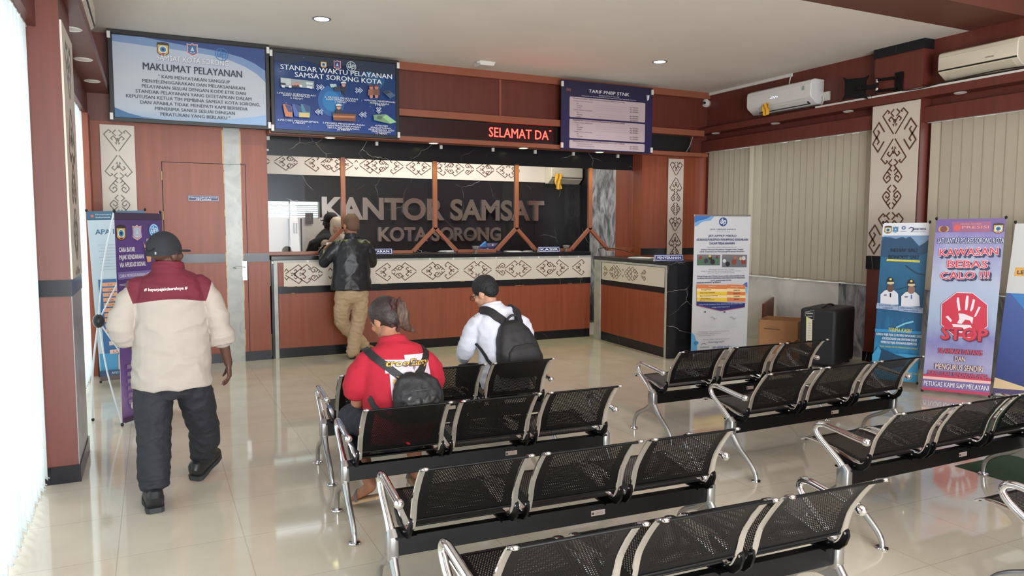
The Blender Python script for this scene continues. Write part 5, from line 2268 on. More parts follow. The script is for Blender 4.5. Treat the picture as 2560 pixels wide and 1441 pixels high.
_x = _mt('ABSOLUTE', _mt('SUBTRACT', _sp.outputs[0], .003))
_zl = _mt('ADD', _mt('MULTIPLY', _mt('COSINE', _mt('MULTIPLY', _x, 9.0)), .02), 1.205)
_in = _mt('LESS_THAN', _mt('ADD', _x, _mt('MULTIPLY', _mt('MAXIMUM', _mt('SUBTRACT', 1.33, _sp.outputs[2]), 0.0), .33)), .240)
_yk = _mt('MAXIMUM', _mt('MULTIPLY', _mt('GREATER_THAN', _sp.outputs[2], _zl), _in), _mt('GREATER_THAN', _sp.outputs[2], 1.36))
_mx = _nt.nodes.new('ShaderNodeMix')
_mx.data_type = 'RGBA'
_mx.inputs['A'].default_value = rgb((172, 162, 152))
_mx.inputs['B'].default_value = rgb((104, 28, 46))
_nt.links.new(_yk, _mx.inputs['Factor'])
_nt.links.new(_mx.outputs['Result'], _nt.nodes['Principled BSDF'].inputs['Base Color'])
shirt = obj('shirt', paint(sm, [shirt_cloth], lambda c: 0), None, t)
a = Art(.235, .03)
a.text('# bayarpajakdaerahnya #', .5, .25, .6, (226, 214, 210), .98, .03, .1)
print_on('lettering', a, W(-.055, 4.70, 1.268), (1, 0, .02), (0, 0, 1), shirt, sm, (0, 1, 0), .003)
m = MB()
m.loft([W(.078, 4.925, 1.395), W(.080, 4.932, 1.437)], [.092, .086], [.088, .082], n=24, side=(1, 0, 0))
obj('collar', remeshed('collar', m, .007, 2), None, shirt).data.materials.append(maroon)
for s in (-1, 1):
    m = MB()
    m.bar(W(.08+s*.105, 4.93, 1.365), W(.08+s*.20, 4.93, 1.315), .045, .014, (0, 0, 1))
    obj('shoulder_tab', m, maroon, shirt, .005)
m = MB()
m.loft([W(.084, 4.94, .86), W(.084, 4.94, .76), W(.084, 4.94, .69), W(.084, 4.94, .62)], [.165, .190, .195, .16], [.115, .130, .14, .11], n=24, side=(1, 0, 0))
m.capsule([W(-.022, 4.94, .70), W(-.028, 4.925, .57), W(-.031, 4.89, .385), W(-.034, 4.84, .27), W(-.038, 4.79, .165)], [.108, .104, .090, .088, .082], n=18)
m.capsule([W(.188, 4.94, .70), W(.215, 4.985, .57), W(.258, 5.085, .37), W(.262, 5.14, .26), W(.255, 5.185, .18)], [.108, .102, .090, .088, .080], n=18)
for c, r_ in ((W(-.040, 4.775, .135), .084), (W(-.036, 4.795, .185), .089), (W(.255, 5.195, .155), .081), (W(.258, 5.175, .20), .086)):
    m.ell(c, (r_, r_, .028), None, 18, 8)
trouser_dark = M('dark_grey_trouser_cloth', (32, 33, 40), .75, bump=.3, bscale=120)
obj('trousers', paint(remeshed('trousers', m, .008, 4, None, .0085, 9, (1, 1, 1.4)), [trouser_dark], lambda c: 0), None, t)
shoe(t, W(-.035, 4.655, .002), W(-.055, 4.965, .002), .135, (shoe_black, shoe_sole), wide=.058)
shoe(t, W(.196, 5.14, .008), W(.352, 5.40, .095), .135, (shoe_black, shoe_sole), up=(-.1, -.3, 1), wide=.058)
# cap: crown, brim and rear strap
Q = J['headrot']
hc = Vector(J['head'])


def Hp(*p): return hc+Q @ Vector(p)


m = MB()
rows = []
for i in range(9):
    ph = R(90)*i/8
    rows.append((Hp(0, -.012, .012+.116*math.sin(ph)), .089*math.cos(ph)+.002, .107*math.cos(ph)+.002))
m.loft([r_[0] for r_ in rows], [r_[1] for r_ in rows], [r_[2] for r_ in rows], n=24, side=Q @ Vector((1, 0, 0)))
m.loft([Hp(0, -.012, -.012), Hp(0, -.012, .015)], [.0885, .0895], [.106, .107], n=24, side=Q @ Vector((1, 0, 0)))
capm = M('black_cap_cloth', (38, 39, 44), .8, bump=.2, bscale=200)
cap = obj('cap', m, capm, t)
m = MB()
A = []
for i in range(13):
    th = R(-75+150*i/12)
    A.append((.086*math.sin(th), .075+.085*math.cos(th)))
A = [(-.07, .045)]+A+[(.07, .045)]
m.prism([Hp(x, y, .002-.25*abs(x)**1.5-.10*(y-.06)) for x, y in A], [Hp(x, y, .009-.25*abs(x)**1.5-.10*(y-.06)) for x, y in A])
obj('brim', m, capm, cap)
m = MB()
m.tube([Hp(x, -.012-.108*math.sqrt(max(0, 1-(x/.09)**2)), .030-.022*(1-(x/.04)**2)+.012) for x in (-.036, -.02, 0, .02, .036)], .004, 6, smooth=3)

obj('strap_opening', m, M('cap_seam', (16, 16, 18), .8), cap)
m = MB()
m.bar(Hp(.045, -.115, .0), Hp(.045, -.113, .016), .012, .006)
obj('buckle', m, satin, cap)

# ---- the man at the counter
B = (2.24, 9.25, 0)
o = Vector(B)
t = thing('person', 'person in black leather jacket and beige trousers leaning on the counter with legs crossed', 'person', B)
J = rel(dict(head=(2.247, 9.32, 1.672), headrot=rotm(R(8), R(12)), neck=(2.243, 9.27, 1.52), chest=(2.24, 9.27, 1.36), waist=(2.23, 9.25, 1.10), pelvis=(2.225, 9.24, .90),
             shL=(2.06, 9.27, 1.435), shR=(2.42, 9.27, 1.43), elL=(1.90, 9.30, 1.225), elR=(2.51, 9.31, 1.205), wrL=(1.95, 9.545, 1.345), wrR=(2.44, 9.56, 1.345),
             armL=((.35, .6, .55), (.8, -.2, -.2), (0, -.3, 1), .5), armR=((-.5, .8, 0), (0, 0, -1), (-1, -.5, 0), .35),
             hipL=(2.12, 9.25, .86), hipR=(2.335, 9.25, .86), knL=(2.105, 9.31, .47), knR=(2.315, 9.27, .45), anL=(2.42, 9.42, .13), anR=(2.215, 9.21, .09), toeL=(2.60, 9.50, .045), toeR=(2.25, 9.40, .035)), B)
obj('body', paint(body_mesh(J, 1.16), [skin_mid], lambda c: 0), None, t)
eyes(t, J, 1.16)
m = MB()
m.loft([W(2.243, 9.265, 1.555), W(2.243, 9.265, 1.505), W(2.242, 9.265, 1.47), W(2.24, 9.265, 1.42), W(2.238, 9.262, 1.32), W(2.234, 9.255, 1.18), W(2.228, 9.25, 1.05), W(2.224, 9.245, .93), W(2.222, 9.245, .865)],
       [.082, .098, .155, .205, .225, .228, .235, .250, .258], [.080, .092, .11, .125, .142, .145, .142, .146, .15], n=28, side=(1, 0, 0))
m.capsule([W(2.07, 9.27, 1.42), W(2.01, 9.275, 1.36), W(1.94, 9.29, 1.27), W(1.905, 9.31, 1.215), W(1.925, 9.42, 1.255), W(1.945, 9.51, 1.325)], [.078, .080, .072, .068, .060, .052], n=16)
m.capsule([W(2.41, 9.27, 1.415), W(2.455, 9.275, 1.35), W(2.49, 9.29, 1.26), W(2.505, 9.31, 1.20), W(2.48, 9.42, 1.255), W(2.45, 9.52, 1.325)], [.078, .080, .072, .068, .060, .052], n=16)
leather = M('black_leather', (27, 28, 33), .38, bump=.15, bscale=90)
jm = remeshed('jacket', m, .009, 5, None, .006, 6, (1, 1, 1.2))
jk = obj('jacket', paint(jm, [leather], lambda c: 0), None, t)
m = MB()
m.loft([W(2.243, 9.262, 1.505), W(2.245, 9.275, 1.565)], [.102, .088], [.095, .084], n=22, side=(1, 0, 0))
obj('collar', paint(remeshed('collar', m, .008, 2), [leather], lambda c: 0), None, jk)
m = MB()
m.loft([W(2.226, 9.245, .98), W(2.226, 9.245, .86), W(2.226, 9.245, .78), W(2.226, 9.25, .72)], [.19, .205, .20, .15], [.125, .135, .13, .10], n=24, side=(1, 0, 0))
m.capsule([W(2.125, 9.25, .80), W(2.112, 9.275, .64), W(2.108, 9.315, .47), W(2.225, 9.38, .32), W(2.35, 9.41, .20), W(2.42, 9.425, .125)], [.106, .102, .088, .080, .076, .072], n=18)
m.capsule([W(2.325, 9.245, .80), W(2.325, 9.255, .64), W(2.305, 9.265, .45), W(2.255, 9.245, .26), W(2.218, 9.215, .09)], [.106, .100, .088, .080, .078], n=18)
beige = M('beige_trouser_cloth', (190, 162, 132), .8, bump=.3, bscale=120)
obj('trousers', paint(remeshed('trousers', m, .0085, 4, None, .010, 9, (1, 1, 1.5)), [beige], lambda c: 0), None, t)
shoe(t, W(2.212, 9.175, .001), W(2.265, 9.445, .001), .085, (M('brown_shoe', (70, 46, 36), .5), shoe_sole), wide=.043)
shoe(t, W(2.40, 9.40, .03), W(2.66, 9.49, .005), .085, (MATS['brown_shoe'], shoe_sole), wide=.043)
hc = Vector(J['head'])
Q = J['headrot']
m = MB()
m.ell(Hp(0, -.022, .042), (.097, .113, .103), Q, 22, 14)
m.ell(Hp(0, -.062, -.012), (.085, .072, .082), Q, 20, 12)
obj('hair', paint(remeshed('hair', m, .006, 3), [M('cropped_brown_hair', (104, 78, 62), .85, bump=.5, bscale=300)], lambda c: 0), None, t)

# ---- the woman in red
B = (1.23, 4.06, 0)
o = Vector(B)
t = thing('person', 'person seated in red T-shirt and dark shorts, hair in a ponytail, head bent', 'person', B)
J = rel(dict(head=(1.205, 4.205, 1.118), headrot=rotm(R(24), R(26), R(-4)), neck=(1.228, 4.135, .995), chest=(1.235, 4.095, .82), waist=(1.24, 4.05, .64), pelvis=(1.24, 4.045, .505),
             shL=(1.075, 4.115, .905), shR=(1.405, 4.10, .885), elL=(1.02, 4.145, .655), elR=(1.475, 4.15, .66), wrL=(1.125, 4.375, .575), wrR=(1.355, 4.40, .575),
             armL=((.5, .8, .05), (.4, -.2, .8), (.3, .5, .8), .5), armR=((-.6, .75, .05), (-.4, -.2, .8), (-.3, .5, .8), .5),
             hipL=(1.135, 4.10, .50), hipR=(1.345, 4.10, .50), knL=(1.055, 4.49, .475), knR=(1.43, 4.48, .465), anL=(1.10, 4.18, .15), anR=(1.475, 4.46, .085), toeL=(1.03, 4.30, .04), toeR=(1.50, 4.62, .03)), B)
obj('body', paint(body_mesh(J, .98, 1.12), [skin_mid], lambda c: 0), None, t)
eyes(t, J, .98)
red = M('red_cotton', (170, 24, 46), .85, bump=.2, bscale=200)
m = MB()
m.loft([W(1.228, 4.14, 1.02), W(1.228, 4.13, .985), W(1.230, 4.12, .955), W(1.233, 4.11, .90), W(1.238, 4.09, .80), W(1.242, 4.07, .70), W(1.243, 4.05, .60), W(1.243, 4.04, .50), W(1.243, 4.04, .45)],
       [.074, .09, .155, .198, .208, .206, .208, .215, .20], [.072, .082, .105, .125, .14, .148, .155, .16, .15], n=28, side=(1, 0, 0))
m.capsule([W(1.075, 4.115, .895), W(1.035, 4.12, .83), W(1.015, 4.135, .745)], [.064, .074, .078], n=16)
m.capsule([W(1.405, 4.10, .875), W(1.445, 4.115, .82), W(1.465, 4.14, .745)], [.064, .074, .078], n=16)
rm = remeshed('t_shirt', m, .0085, 4, None, .006, 8, (1, 1, 1.3))
ts = obj('t_shirt', paint(rm, [red], lambda c: 0), None, t)
# back print, kept clear of the straps
a = Art(.275, .24)
for pts in ([(.0, .86), (.25, .90), (.5, .96), (.75, 1.0), (1, .93), (.98, .78), (.96, .55), (.95, .4), (.6, .3), (.45, .2), (.35, 0), (.12, 0), (.05, .3), (.1, .5), (.0, .66)],):
    xs = pts
    for i in range(0, 12):
        for j in range(0, 10):
            u0, u1, v0, v1 = i/12, (i+1)/12, j/10, (j+1)/10
            cu, cv = (u0+u1)/2, (v0+v1)/2
            ins = False
            for k in range(len(xs)):
                (xa, ya), (xb, yb) = xs[k-1], xs[k]
                if (ya > cv) != (yb > cv) and cu < (xb-xa)*(cv-ya)/(yb-ya)+xa:
                    ins = not ins
            if ins:
                a._add([(p[0]*a.W, p[1]*a.H) for p in ((u0, v0), (u1, v0), (u1, v1), (u0, v1))], [(0, 1, 2, 3)], (206, 190, 200))
random.seed(12)
for k in range(34):
    cu, cv = random.uniform(.12, .9), random.uniform(.15, .72)
    if cv < .4 and cu > .5:
        continue
    c = random.choice([(60, 50, 56), (226, 170, 60), (150, 140, 160), (230, 226, 232), (120, 110, 120), (214, 150, 60)])
    a.poly([(cu+random.uniform(-.06, .06), cv+random.uniform(-.07, .07)) for _ in range(4)], c)
a.text('trooEasy', .5, .76, .15, (60, 44, 50), .98, .09, .25)
a.text('trooEasy', .5, .765, .15, (232, 176, 66), .96, .02, .25)
print_on('back_print', a, W(1.135, 3.70, .70), (1, 0, -.03), (0, 0, 1), ts, rm, (0, 1, 0), .003)
short_c = M('dark_navy_cloth', (38, 40, 52), .8, bump=.25, bscale=150)
m = MB()
m.loft([W(1.24, 4.03, .60), W(1.24, 4.05, .50), W(1.24, 4.09, .445)], [.185, .205, .19], [.14, .15, .12], n=22, side=(1, 0, 0))
m.capsule([W(1.145, 4.10, .51), W(1.10, 4.28, .50), W(1.062, 4.46, .488)], [.100, .096, .088], n=16)
m.capsule([W(1.345, 4.10, .51), W(1.39, 4.28, .50), W(1.425, 4.45, .482)], [.100, .096, .088], n=16)
obj('shorts', paint(remeshed('shorts', m, .009, 4, None, .005, 9), [short_c], lambda c: 0), None, t)


def sandal(root, heel, toe, up):
    heel, toe = Vector(heel), Vector(toe)
    d = (toe-heel).normalized()
    U = Vector(up)
    U = (U-d*U.dot(d)).normalized()
    sd = d.cross(U)
    L = (toe-heel).length
    A = [(0, .022), (.05, .031), (.3, .032), (.5, .033), (.72, .044), (.9, .038), (1, .016)]
    pts = [heel+d*L*k+sd*w_ for k, w_ in A]+[heel+d*L*k-sd*w_ for k, w_ in reversed(A)]
    m = MB()
    m.prism(pts, [p+U*.018 for p in pts])
    s_ = obj('sandal', m, M('tan_sandal_sole', (188, 158, 122), .7), root, .004)
    m = MB()
    for k in (.62,):
        m.tube([heel+d*L*k+sd*.046*math.cos(a_)+U*(.016+.055*math.sin(a_)) for a_ in [PI*i/8 for i in range(9)]], .009, 6)
    obj('strap', m, M('grey_strap', (96, 90, 88), .7), s_)


sandal(t, W(1.145, 4.12, .088), W(1.018, 4.325, .006), (-.3, .2, .9))
sandal(t, W(1.465, 4.41, .001), W(1.505, 4.66, .001), (0, 0, 1))
hc = Vector(J['head'])
Q = J['headrot']
hairb = M('dark_brown_hair_with_grey', (46, 35, 33), .55, var=.35, vscale=40, bump=.5, bscale=90, stretch=(1, .2, 1))
m = MB()
m.ell(Hp(0, -.020, .036), (.088, .104, .094), Q, 22, 14)
m.ell(Hp(0, -.060, .000), (.078, .060, .075), Q, 20, 12)
hr = obj('hair', paint(remeshed('hair', m, .006, 3, None, .002, 40), [hairb], lambda c: 0), None, t)
m = MB()
p0 = Hp(.02, -.115, .055)
m.capsule([p0, p0+Vector((.022, -.03, -.01)), p0+Vector((.038, -.032, -.065)), p0+Vector((.048, -.02, -.125)), p0+Vector((.085, -.005, -.165)), p0+Vector((.115, .0, -.175))], [.024, .028, .028, .024, .014, .006], n=14)
m.capsule([p0+Vector((.01, -.02, 0)), p0+Vector((.015, -.04, -.07)), p0+Vector((.03, -.03, -.13)), p0+Vector((.06, -.01, -.165))], [.018, .02, .018, .008], n=12)
obj('ponytail', paint(remeshed('ponytail', m, .006, 2, None, .004, 45, (1, 1, .3)), [M('ponytail_hair', (78, 58, 46), .6, var=.5, vscale=30, stretch=(2, 2, .2))], lambda c: 0), None, hr)
for dx, ln in ((-.03, .15), (.005, .175)):
    m = MB()
    P = [p0+Vector((dx, -.03-.008*math.sin(i), .02-ln*i/7)) for i in range(8)]
    for i, p in enumerate(P):
        m.ell(p+Vector((.006*(-1)**i, 0, 0)), (.011, .011, .014), None, 8, 6)
    m.tube(P, .008, 6)
    obj('braided_tie', m, M('maroon_brown_tie', (62, 30, 32), .8), hr)
m = MB()
m.ell(Hp(-.081, .0, -.055), (.005, .005, .005), None, 8, 6)
obj('earring', m, gold, t)

# ---- her small rucksack
t2 = thing('backpack', 'small black rucksack on the back of the woman in red', 'backpack', (1.30, 3.958, .632))
ob = Vector((1.30, 3.958, .632))
fab = M('black_nylon', (26, 26, 29), .55, bump=.3, bscale=200)
m = MB()
c = Vector((.0, -.045, 0))
m.loft([c+Vector((.005, .03, .20)), c+Vector((0, .01, .17)), c+Vector((0, -.01, .10)), c+Vector((0, -.015, .0)), c+Vector((0, -.01, -.05))], [.06, .118, .142, .148, .135], [.026, .044, .056, .058, .05], n=20, side=(1, 0, -.06), power=3)
bag = obj('bag', paint(remeshed('bag', m, .008, 4, None, .006, 14), [fab], lambda c: 0), None, t2)
m = MB()
m.loft([c+Vector((.01, -.048, .10)), c+Vector((.01, -.058, .05)), c+Vector((.01, -.058, -.015))], [.09, .11, .11], [.014, .020, .018], n=14, side=(1, 0, -.06), power=3.4)
obj('front_pocket', paint(remeshed('front_pocket', m, .007, 3, None, .003, 20), [M('black_leatherette', (24, 24, 26), .3)], lambda c: 0), None, t2)
m = MB()
m.tube([c+Vector((.012, -.070, .075)), c+Vector((.012, -.077, .03)), c+Vector((.012, -.075, -.01))], .004, 6)
m.tube([c+Vector((-.10, -.050, .115)), c+Vector((0, -.068, .128)), c+Vector((.10, -.050, .112))], .003, 6, smooth=3)
obj('zip', m, M('dull_metal_zip', (90, 92, 96), .35, .8), t2)
sh = Vector(B)-ob
rmw = rm.copy()
for v in rmw.vertices:
    v.co += sh
strap(t2, [Vector(p)-ob for p in ((1.055, 4.14, .975), (1.09, 4.02, .93), (1.17, 3.98, .86), (1.245, 3.97, .795))], .042, .006, rmw, fab, (0, -1, 0))
strap(t2, [Vector(p)-ob for p in ((1.405, 4.13, .955), (1.385, 4.02, .91), (1.345, 3.98, .85), (1.285, 3.97, .795))], .042, .006, rmw, fab, (0, -1, 0))
strap(t2, [Vector(p)-ob for p in ((1.075, 4.02, .70), (1.10, 3.97, .64), (1.16, 3.93, .60))], .03, .005, rmw, fab, (0, -1, 0))
bpy.data.meshes.remove(rmw)

# ---- the man in white
B = (2.39, 5.03, 0)
o = Vector(B)
t = thing('person', 'person seated in white long-sleeved shirt with short black hair and glasses, looking down', 'person', (2.39, 5.075, 0))
J = rel(dict(head=(2.278, 5.17, 1.155), headrot=rotm(R(32), R(24), R(-6)), neck=(2.318, 5.115, 1.04), chest=(2.36, 5.075, .86), waist=(2.38, 5.03, .66), pelvis=(2.39, 5.01, .51),
             shL=(2.195, 5.10, .955), shR=(2.545, 5.075, .93), elL=(2.105, 5.15, .72), elR=(2.635, 5.16, .70), wrL=(2.20, 5.40, .62), wrR=(2.48, 5.42, .60),
             armL=((.6, .7, .1), (.4, -.2, .8), (.3, .5, .8), .5), armR=((-.6, .75, .05), (-.4, -.2, .8), (-.3, .5, .8), .5),
             hipL=(2.29, 5.07, .50), hipR=(2.49, 5.07, .50), knL=(2.23, 5.48, .48), knR=(2.53, 5.48, .48), anL=(2.24, 5.50, .10), anR=(2.52, 5.50, .10), toeL=(2.22, 5.66, .04), toeR=(2.54, 5.66, .04)), B)
obj('body', paint(body_mesh(J, 1.0), [skin_light], lambda c: 0), None, t)
eyes(t, J)
white = M('white_shirt_cloth', (214, 216, 228), .75, bump=.2, bscale=180)
m = MB()
m.loft([W(2.318, 5.12, 1.06), W(2.320, 5.11, 1.025), W(2.328, 5.10, 1.00), W(2.345, 5.09, .95), W(2.362, 5.07, .85), W(2.375, 5.05, .72), W(2.382, 5.03, .60), W(2.385, 5.02, .50), W(2.385, 5.02, .44)],
       [.078, .092, .145, .19, .198, .196, .20, .20, .19], [.072, .082, .10, .12, .135, .14, .145, .15, .14], n=28, side=(1, 0, -.12))
m.capsule([W(2.20, 5.10, .945), W(2.16, 5.12, .87), W(2.12, 5.145, .75), W(2.115, 5.17, .705), W(2.15, 5.28, .66), W(2.19, 5.37, .625)], [.062, .070, .066, .064, .056, .046], n=16)
m.capsule([W(2.54, 5.075, .92), W(2.585, 5.10, .85), W(2.62, 5.15, .73), W(2.62, 5.17, .695), W(2.57, 5.30, .645), W(2.50, 5.39, .61)], [.062, .070, .066, .064, .056, .046], n=16)
wm_ = remeshed('shirt', m, .0085, 4, None, .007, 8, (1, 1, 1.4))
ws = obj('shirt', paint(wm_, [white], lambda c: 0), None, t)
m = MB()
m.loft([W(2.320, 5.11, 1.025), W(2.314, 5.125, 1.075)], [.088, .076], [.080, .072], n=22, side=(1, 0, 0))
obj('collar', paint(remeshed('collar', m, .007, 2), [white], lambda c: 0), None, ws)
m = MB()
m.loft([W(2.39, 5.00, .56), W(2.39, 5.02, .48), W(2.39, 5.06, .445)], [.17, .19, .17], [.13, .14, .11], n=22, side=(1, 0, 0))
for x0, x1 in ((2.295, 2.235), (2.485, 2.53)):
    m.capsule([W(x0, 5.08, .505), W((x0+x1)/2, 5.28, .505), W(x1, 5.47, .49), W(x1, 5.50, .30), W(x1, 5.50, .10)], [.092, .088, .075, .065, .062], n=16)
obj('trousers', paint(remeshed('trousers', m, .009, 4, None, .005, 9), [M('black_trouser_cloth', (30, 30, 36), .8)], lambda c: 0), None, t)
shoe(t, W(2.235, 5.44, .001), W(2.215, 5.71, .001), .085, (shoe_black, shoe_sole), wide=.044)
shoe(t, W(2.525, 5.44, .001), W(2.545, 5.71, .001), .085, (shoe_black, shoe_sole), wide=.044)
hc = Vector(J['head'])
Q = J['headrot']
m = MB()
m.ell(Hp(0, -.018, .040), (.0865, .102, .092), Q, 22, 14)
m.ell(Hp(0, -.062, .008), (.076, .056, .072), Q, 20, 12)
obj('hair', paint(remeshed('hair', m, .006, 3, None, .002, 50), [M('black_hair', (17, 16, 19), .55, bump=.8, bscale=120)], lambda c: 0), None, t)
m = MB()
m.tube([Hp(-.082, -.015, .0), Hp(-.080, .05, .002), Hp(-.066, .098, .0)], .0022, 6, smooth=3)
m.tube([Hp(.082, -.015, .0), Hp(.080, .05, .002), Hp(.066, .098, .0)], .0022, 6, smooth=3)
for s in (-1, 1):
    m.tube([Hp(s*.034+.030*math.cos(2*PI*i/14), .108-.02*abs(math.cos(2*PI*i/14))*.3, -.004+.02*math.sin(2*PI*i/14)) for i in range(15)], .002, 6)
m.tube([Hp(-.006, .108, 0), Hp(.006, .108, 0)], .002, 6)
obj('glasses', m, M('black_glasses_frame', (22, 20, 22), .3), t)

t2 = thing('backpack', 'large black backpack worn by the man in white', 'backpack', (2.43, 4.975, .50))
ob = Vector((2.43, 4.975, .50))
m = MB()
c = Vector((0, -.03, 0))
m.loft([c+Vector((-.045, .06, .445)), c+Vector((-.042, .045, .42)), c+Vector((-.03, .025, .36)), c+Vector((-.01, .0, .26)), c+Vector((.01, -.012, .17)), c+Vector((.02, -.010, .09)), c+Vector((.02, 0, .055))],
       [.06, .095, .135, .165, .182, .186, .17], [.035, .055, .070, .080, .084, .082, .07], n=24, side=(1, 0, -.1), power=3)
fab2 = M('charcoal_nylon', (33, 31, 34), .6, bump=.2, bscale=250)
obj('bag', paint(remeshed('bag', m, .008, 4, None, .003, 9), [fab2], lambda c: 0), None, t2)
m = MB()
m.loft([c+Vector((.005, -.058, .29)), c+Vector((.01, -.074, .25)), c+Vector((.02, -.084, .16)), c+Vector((.025, -.082, .085))], [.08, .125, .145, .148], [.02, .028, .030, .026], n=18, side=(1, 0, -.1), power=3.2)
obj('front_pocket', paint(remeshed('front_pocket', m, .008, 3), [fab2], lambda c: 0), None, t2)
m = MB()
m.tube([c+Vector((-.145, -.060, .09)), c+Vector((-.135, -.064, .16)), c+Vector((-.11, -.060, .25)), c+Vector((-.03, -.056, .315)), c+Vector((.07, -.060, .30)), c+Vector((.14, -.064, .22))], .0035, 6, smooth=4)
m.box(.135, .142, -.125, -.115, .14, .20)
obj('zip', m, M('black_zip', (14, 14, 16), .3), t2)
m = MB()
m.tube([c+Vector((-.085, .045, .43)), c+Vector((-.075, .02, .475)), c+Vector((-.04, .015, .50)), c+Vector((.0, .02, .485)), c+Vector((.015, .045, .43))], .010, 8, smooth=4)
obj('grab_handle', m, fab2, t2)
wmw = wm_.copy()
for v in wmw.vertices:
    v.co += Vector((2.39, 5.075, 0))-ob
strap(t2, [Vector(p)-ob for p in ((2.215, 5.205, 1.01), (2.24, 5.105, 1.02), (2.31, 5.025, .97), (2.38, 4.995, .91))], .066, .014, wmw, fab2, (0, -1, 0), .010)
strap(t2, [Vector(p)-ob for p in ((2.465, 5.195, 1.005), (2.47, 5.105, 1.0), (2.475, 5.035, .97), (2.475, 4.995, .90))], .066, .014, wmw, fab2, (0, -1, 0), .010)
strap(t2, [Vector(p)-ob for p in ((2.195, 5.125, .80), (2.215, 5.035, .70), (2.26, 4.975, .60), (2.30, 4.955, .55))], .024, .005, wmw, fab2, (0, -1, 0), .006)
bpy.data.meshes.remove(wmw)

# ---- the officer behind the screen
B = (2.50, 10.62, 0)
o = Vector(B)
t = thing('person', 'person in a cream headscarf and pale uniform behind the counter screen', 'person', (2.385, 10.62, 0))
J = rel(dict(head=(2.47, 10.60, 1.655), headrot=rotm(R(172), R(10)), neck=(2.49, 10.64, 1.51), chest=(2.50, 10.65, 1.34), waist=(2.50, 10.66, 1.10), pelvis=(2.50, 10.66, .92),
             shL=(2.68, 10.65, 1.43), shR=(2.32, 10.65, 1.43), elL=(2.72, 10.55, 1.17), elR=(2.28, 10.55, 1.17), wrL=(2.60, 10.34, 1.24), wrR=(2.40, 10.34, 1.24),
             armL=((-.4, -.9, 0), (0, 0, -1), (-1, 0, 0), .4), armR=((.4, -.9, 0), (0, 0, -1), (1, 0, 0), .4),
             hipL=(2.60, 10.66, .88), hipR=(2.40, 10.66, .88), knL=(2.60, 10.62, .47), knR=(2.40, 10.62, .47), anL=(2.60, 10.66, .08), anR=(2.40, 10.66, .08), toeL=(2.60, 10.50, .03), toeR=(2.40, 10.50, .03)), B)
obj('body', paint(body_mesh(J, 1.0, 1.0, .008), [M('fair_skin', (206, 160, 138), .55)], lambda c: 0), None, t)
eyes(t, J)
hc = Vector(J['head'])
Q = J['headrot']
m = MB()
m.ell(Hp(0, -.022, .038), (.096, .108, .100), Q, 20, 12)
m.ell(Hp(0, -.055, -.03), (.092, .075, .105), Q, 20, 12)
for s in (-1, 1):
    m.capsule([Hp(s*.070, .02, .05), Hp(s*.080, .035, -.03), Hp(s*.062, .045, -.10)], [.026, .026, .03], n=10)
m.loft([Hp(0, .015, -.115), W(2.49, 10.60, 1.46), W(2.49, 10.61, 1.38), W(2.49, 10.60, 1.30)], [.085, .145, .20, .215], [.09, .12, .135, .13], n=24, side=(1, 0, 0))
scarf = M('cream_scarf_cloth', (206, 186, 168), .8, bump=.2, bscale=120)
obj('headscarf', paint(remeshed('headscarf', m, .009, 4, None, .006, 12, (1, 1, .4)), [scarf], lambda c: 0), None, t)
m = MB()
m.loft([W(2.50, 10.65, 1.46), W(2.50, 10.65, 1.40), W(2.50, 10.66, 1.2), W(2.50, 10.66, .95), W(2.50, 10.66, .80)], [.15, .195, .19, .19, .20], [.10, .12, .13, .13, .14], n=24, side=(1, 0, 0))
for s, x in ((1, 2.68), (-1, 2.32)):
    m.capsule([W(x, 10.65, 1.41), W(x+s*.045, 10.55, 1.18), W(2.5+s*.11, 10.37, 1.235)], [.068, .062, .048], n=14)
obj('uniform_shirt', paint(remeshed('uniform_shirt', m, .010, 4, None, .005, 9), [M('pale_uniform_cloth', (196, 176, 156), .8)], lambda c: 0), None, t)
m = MB()
for x in (2.40, 2.60):
    m.capsule([W(x, 10.66, .86), W(x, 10.62, .47), W(x, 10.66, .09)], [.10, .08, .07], n=14)
obj('trousers', paint(remeshed('trousers', m, .012, 3), [M('dark_uniform_trousers', (52, 46, 44), .8)], lambda c: 0), None, t)
for x in (2.40, 2.60):
    shoe(t, W(x, 10.72, .001), W(x, 10.47, .001), .08, (shoe_black, shoe_sole), wide=.042)

# ---- dark figure added for the silhouette reflected in the left pane
B = (2.32, 11.10, 0)
o = Vector(B)
t = thing('person', 'person all in black standing in for a dark outline reflected in the counter pane', 'person', B)
J = rel(dict(head=(2.375, 11.12, 1.735), headrot=rotm(R(80), R(6)), neck=(2.36, 11.13, 1.59), chest=(2.29, 11.13, 1.42), waist=(2.29, 11.14, 1.15), pelvis=(2.30, 11.14, .94),
             shL=(2.30, 10.97, 1.50), shR=(2.30, 11.30, 1.50), elL=(2.10, 10.97, 1.30), elR=(2.2, 11.33, 1.22), wrL=(2.06, 10.99, 1.10), wrR=(2.05, 11.25, 1.12),
             armL=((-.3, 0, -.9), (0, 1, 0), (-1, 0, 0), .5), armR=((-.6, -.2, -.5), (0, 0, -1), (0, -1, 0), .5), right=(0, 1, 0),
             hipL=(2.30, 11.05, .90), hipR=(2.30, 11.24, .90), knL=(2.28, 11.04, .48), knR=(2.30, 11.25, .48), anL=(2.32, 11.04, .08), anR=(2.34, 11.25, .08), toeL=(2.17, 11.04, .03), toeR=(2.19, 11.25, .03)), B)
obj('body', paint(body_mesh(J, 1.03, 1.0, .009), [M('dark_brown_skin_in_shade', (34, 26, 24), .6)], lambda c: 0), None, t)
eyes(t, J)
blk = M('black_cotton', (18, 18, 20), .85)
m = MB()
